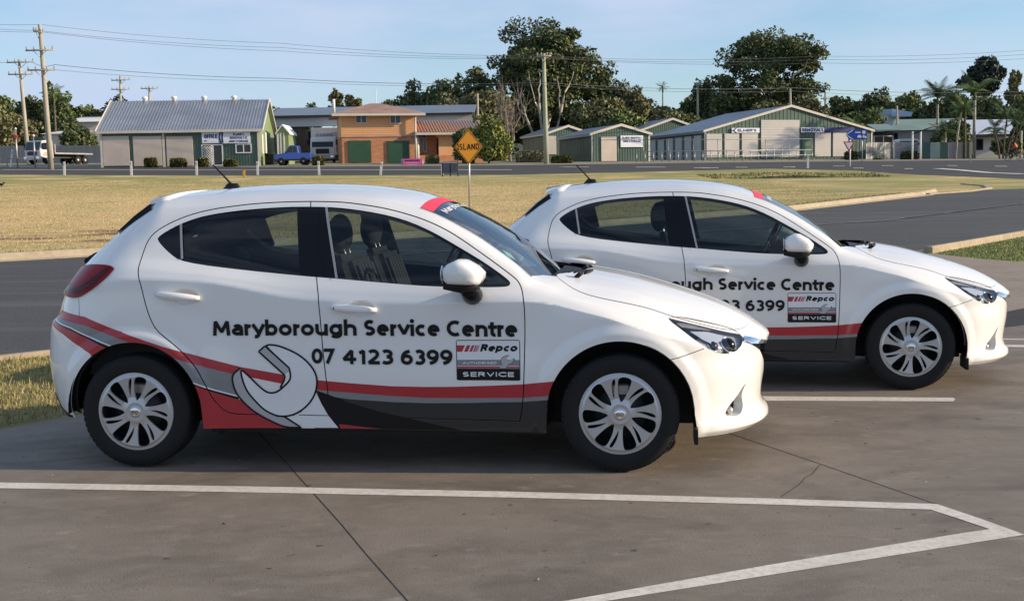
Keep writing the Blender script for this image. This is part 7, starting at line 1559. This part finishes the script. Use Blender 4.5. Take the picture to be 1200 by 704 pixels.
pr('windscreen', [(L_(x), z) for x, z in ((.45, 1.62), (1.12, 1.08), (1.16, 1.08), (.49, 1.62))], -.6, .6, M_win, cab); pr('flare', [(L_(x), z) for x, z in ((-2.3, .38), (-2.3, .52), (2.35, .52), (2.35, .38))], .825, .85, M_dkmet, t)
for x in (L_(1.55), L_(-1.45)):
    for y in (.72, -.72): vwheel(t, x, y, .34)
MB().box(L_(2.40), L_(2.46), -.75, -.5, .68, .82).build('headlight', M_lens, t); MB().box(L_(2.40), L_(2.46), .5, .75, .68, .82).build('headlight', M_lens, t); MB().box(L_(2.38), L_(2.5), -.8, .8, .42, .58).build('bumper', M_dkmet, t); MB().ball(Vector((L_(.85), .92, 1.1)), .1, 8, 6, (.6, 1, .8)).build('wing_mirror', M_blk, t)
# lorry, facing the road
p = at(379, 190, 118); t = thing('lorry', 'grey box lorry backed into the open warehouse bay, cab to the road', 'lorry', (p.x, 118, gz(p.x, 118))); g = gz(p.x, 118); zt = at(379, 149, 118).z-g; M_lorry = mat('grey_white_lorry', (.46, .46, .47), .5, noise=.12)
MB().box(-1.35, 1.55, 1.2, 8.0, 1.0, zt).build('cargo_box', M_lorry, t, .03); cb = MB().prism([(-1.25, 0, .7), (-1.25, 0, 1.5), (-1.25, .35, 2.45), (-1.25, 1.15, 2.55), (-1.25, 1.15, .7)], (2.4, 0, 0)).build('cab', M_white, t, .04); MB().prism([(-1.08, -.02, 1.52), (-1.08, .33, 2.28), (1.0, .33, 2.28), (1.0, -.02, 1.52)], (0, -.02, 0)).build('windscreen', M_win, cb)
MB().box(-1.25, 1.15, -.12, 0, .35, .72).build('bumper', M_lorry, t, .02); MB().box(-.7, .6, -.03, 0, .85, 1.35).build('grille', M_dkmet, cb)
for x in (-1.0, .9): MB().box(x-.15, x+.15, -.14, -.12, .5, .66).build('headlight', M_chrome, t); vwheel(t, 0, 0, .01) if False else None
for x in (-1.45, 1.35): MB().box(x-.08, x+.08, -.05, .02, 1.7, 2.2).build('wing_mirror', M_blk, cb)
for x in (-1.0, .95):
    for y in (.7, 5.8):
        o = put('wheel', None, t); o.location = (x, y, .45); MB().lathe([(.2, -.12), (.45, -.12), (.45, .12), (.2, .12)], 18, 'X').build('tyre', M_rubber, o); MB().lathe([(.0005, -.13), (.2, -.1), (.2, .1), (.0005, .13)], 14, 'X').build('rim', M_silver, o)
bb = MB(); x = -.85
for w_ in (.35, .3, .38, .3, .36): bb.prism([(x, 1.195, zt-.85), (x+w_-.08, 1.195, zt-.85), (x+w_, 1.195, zt-.55), (x+.08, 1.195, zt-.55)], (0, -.01, 0)); x += w_
tag(bb.build('faded_print', M_grey, t), kind='stuff')
# tow truck at the left, cab turned to the road
p = at(66, 187, 116); t = thing('tow_truck', 'white flatbed tow truck with pink patches behind the leaning pole', 'tow truck', (p.x, 116, gz(p.x, 116)), R(243)); M_tow = mat('white_truck_paint', (.68, .66, .64), .4, noise=.1)
cb = MB().prism([(1.2, -1.05, .55), (2.75, -1.05, .55), (2.85, -1.05, 1.25), (2.55, -1.05, 2.2), (1.3, -1.05, 2.25)], (0, 2.1, 0)).build('cab', M_tow, t, .06); MB().prism([(2.83, -.92, 1.32), (2.58, -.92, 2.08), (2.60, -.92, 2.09), (2.86, -.92, 1.32)], (0, 1.84, 0)).build('windscreen', M_win, cb)
for y in (-1.06, 1.05): MB().prism([(1.5, y, 1.35), (2.62, y, 1.35), (2.42, y, 2.0), (1.5, y, 2.0)], (0, .015, 0)).build('side_window', M_win, cb); MB().prism([(1.5, y-.002, .75), (2.5, y-.002, .75), (2.4, y-.002, 1.1), (1.6, y-.002, 1.2)], (0, .02, 0)).build('pink_patch', mat('pink_patch_paint', (.60, .36, .30), .5), cb)
MB().box(2.7, 2.95, -1.05, 1.05, .4, .72).build('bumper', M_tow, t, .03); MB().box(2.86, 2.9, -.6, .6, .85, 1.15).build('grille', M_dkmet, cb); MB().box(2.87, 2.90, -.5, .5, 1.12, 1.22).build('red_badge', M_red, cb)
for y in (-.82, .82): MB().box(2.93, 2.97, y-.18, y+.18, .5, .66).build('headlight', M_chrome, t)
MB().box(-3.6, 1.1, -1.1, 1.1, .95, 1.10).build('tray', M_steel, t, .01); MB().box(1.02, 1.12, -1.1, 1.1, 1.1, 1.9).build('headboard', M_steel, t); MB().box(-3.2, 1.2, -.4, .4, .6, .95).build('chassis', M_dkmet, t)
for x in (2.0, -1.8, -2.7):
    for y in (.9, -.9): vwheel(t, x, y, .42, .26)
for y in (-1.2, 1.2): MB().box(2.55, 2.62, y-.1, y+.1, 1.5, 1.95).build('wing_mirror', M_blk, cb)
# vehicle roofs behind the pale fence on the right
t = root('parked_van', 'white van showing only its upper half above the pale steel fence', 'van', 1065, 121); g = t.location.z
pr('body', [(-1.4, .5), (-1.4, 1.75), (-1.2, 1.95), (.6, 1.95), (1.2, 1.3), (1.7, 1.15), (1.75, .5)], -.85, .85, M_white, t); pr('side_window', [(-1.2, 1.35), (-1.2, 1.75), (.5, 1.75), (.95, 1.35)], -.87, -.86, M_win, t)
for x in (-.9, 1.1):
    for y in (-.7, .7): vwheel(t, x, y, .33)
t = root('parked_car', 'dark blue car showing only its roof above the pale steel fence', 'car', 1043, 122); pr('body', [(-2, .4), (-2, .95), (-1.3, 1.05), (-.9, 1.5), (.5, 1.5), (1.1, 1.02), (2.0, .85), (2.0, .4)], -.8, .8, M_ute, t); pr('side_window', [(-1.1, 1.08), (-.85, 1.42), (.45, 1.42), (.9, 1.08)], -.82, -.81, M_win, t)
for x in (-1.2, 1.3):
    for y in (-.7, .7): vwheel(t, x, y, .31)
# cyclist
Yc = 101.; p = at(1188, 192, Yc); g = gz(p.x, Yc); t = thing('bicycle', 'dark bicycle ridden along the main road at the right edge', 'bicycle', (p.x, Yc, g), PI)
for x in (-.52, .52):
    o = put('wheel', None, t); o.location = (x, 0, .34); MB().tube([(.33*math.cos(2*PI*k/24), 0, .33*math.sin(2*PI*k/24)) for k in range(25)], .022, 6, False).build('tyre', M_rubber, o); b = MB()
    for k in range(10): a = PI*k/10; b.tube([(-.32*math.cos(a), 0, -.32*math.sin(a)), (.32*math.cos(a), 0, .32*math.sin(a))], .004, 4)
    tag(b.build('spokes', M_silver, o), kind='stuff')
b = MB()
for a, c in (((-.52, 0, .34), (-.08, 0, .32)), ((-.52, 0, .34), (-.2, 0, .80)), ((-.08, 0, .32), (-.2, 0, .88)), ((-.2, 0, .80), (.36, 0, .82)), ((-.08, 0, .32), (.38, 0, .74)), ((.34, 0, .92), (.40, 0, .70)), ((.40, 0, .70), (.52, 0, .34))): b.tube([a, c], .018, 6)
b.build('frame', M_dkmet, t); MB().tube([(.30, -.26, .98), (.34, -.1, .95), (.34, .1, .95), (.30, .26, .98)], .015, 6).build('handlebar', M_dkmet, t); MB().box(-.32, -.08, -.07, .07, .90, .95).build('saddle', M_blk, t, .02)
b = MB(); b.tube([(-.08, -.08, .32), (.08, -.08, .27)], .014, 5); b.tube([(-.08, .08, .32), (-.24, .08, .37)], .014, 5); b.box(.03, .13, -.17, -.07, .255, .28); b.box(-.29, -.19, .07, .17, .355, .38); tag(b.build('cranks', M_dkmet, t), kind='stuff')
t = thing('person', 'cyclist in dark clothes and a bright orange vest riding at the right edge', 'person', (p.x, Yc, g), PI)
def skin(name, verts, edges, rad, m_, par, lv=2):
    me = bpy.data.meshes.new(name); me.from_pydata(verts, edges, []); o = put(name, me, par); md = o.modifiers.new('skin', 'SKIN'); md.use_smooth_shade = True
    for i, r_ in enumerate(rad): me.skin_vertices[0].data[i].radius = (r_, r_) if not isinstance(r_, tuple) else r_
    me.skin_vertices[0].data[0].use_root = True; s_ = o.modifiers.new('sub', 'SUBSURF'); s_.levels = lv; s_.render_levels = lv
    bpy.context.view_layer.update(); ev = o.evaluated_get(bpy.context.evaluated_depsgraph_get()); nm = bpy.data.meshes.new_from_object(ev); o.modifiers.clear(); o.data = nm; nm.materials.clear(); nm.materials.append(m_); return o
M_cloth3 = mat('dark_clothing', (.02, .022, .028), .9); M_skin = flat('skin', (.38, .22, .15), .6); M_vest = mat('orange_vest', (.85, .14, .02), .7, noise=.1)
V = [(-.20, 0, .97), (-.10, 0, 1.15), (.02, 0, 1.33), (.10, 0, 1.46), (.15, 0, 1.53), (.20, 0, 1.66), (.23, 0, 1.72), (.06, .18, 1.41), (.20, .24, 1.20), (.31, .25, 1.00), (.06, -.18, 1.41), (.20, -.24, 1.20), (.31, -.25, 1.00), (-.18, .10, .93), (.16, .12, .80), (-.20, .12, .48), (-.24, .12, .40), (-.13, .12, .38), (-.18, -.10, .93), (.18, -.12, .68), (.04, -.12, .36), (.02, -.12, .30), (.14, -.12, .29)]
E_ = [(0, 1), (1, 2), (2, 3), (3, 4), (4, 5), (5, 6), (3, 7), (7, 8), (8, 9), (3, 10), (10, 11), (11, 12), (0, 13), (13, 14), (14, 15), (15, 16), (16, 17), (0, 18), (18, 19), (19, 20), (20, 21), (21, 22)]
skin('body', V, E_, [.14, .14, .15, .12, .055, .085, .07, .065, .045, .032, .065, .045, .032, .09, .07, .045, .04, .032, .09, .07, .045, .04, .032], M_cloth3, t)
b = MB(); b.ball(Vector((.205, 0, 1.66)), .098, 14, 10, (1, .86, 1.15)); b.ball(Vector((.30, 0, 1.65)), .02, 6, 5); b.build('head', M_skin, t); b = MB(); b.ball(Vector((.195, 0, 1.71)), .118, 14, 8, (1.15, .9, .72)); b.build('helmet', M_blk, t)
b = MB(); b.tube([(-.15, 0, 1.06), (-.08, 0, 1.18), (.02, 0, 1.33), (.09, 0, 1.44)], [.158, .168, .176, .13], 16, False); b.build('vest', M_vest, t)
for s_ in (-1, 1):
    b = MB(); b.ball(Vector((.31, s_*.25, .99)), .04, 8, 6, (1.2, .7, .8))
    for k in range(4): b.tube([(.335, s_*(.225+.018*k), 1.0), (.36, s_*(.225+.018*k), .985), (.35, s_*(.225+.018*k), .96)], .009, 5)
    b.tube([(.30, s_*.225, .995), (.325, s_*.205, .975)], .010, 5); b.build('hand', M_skin, t)
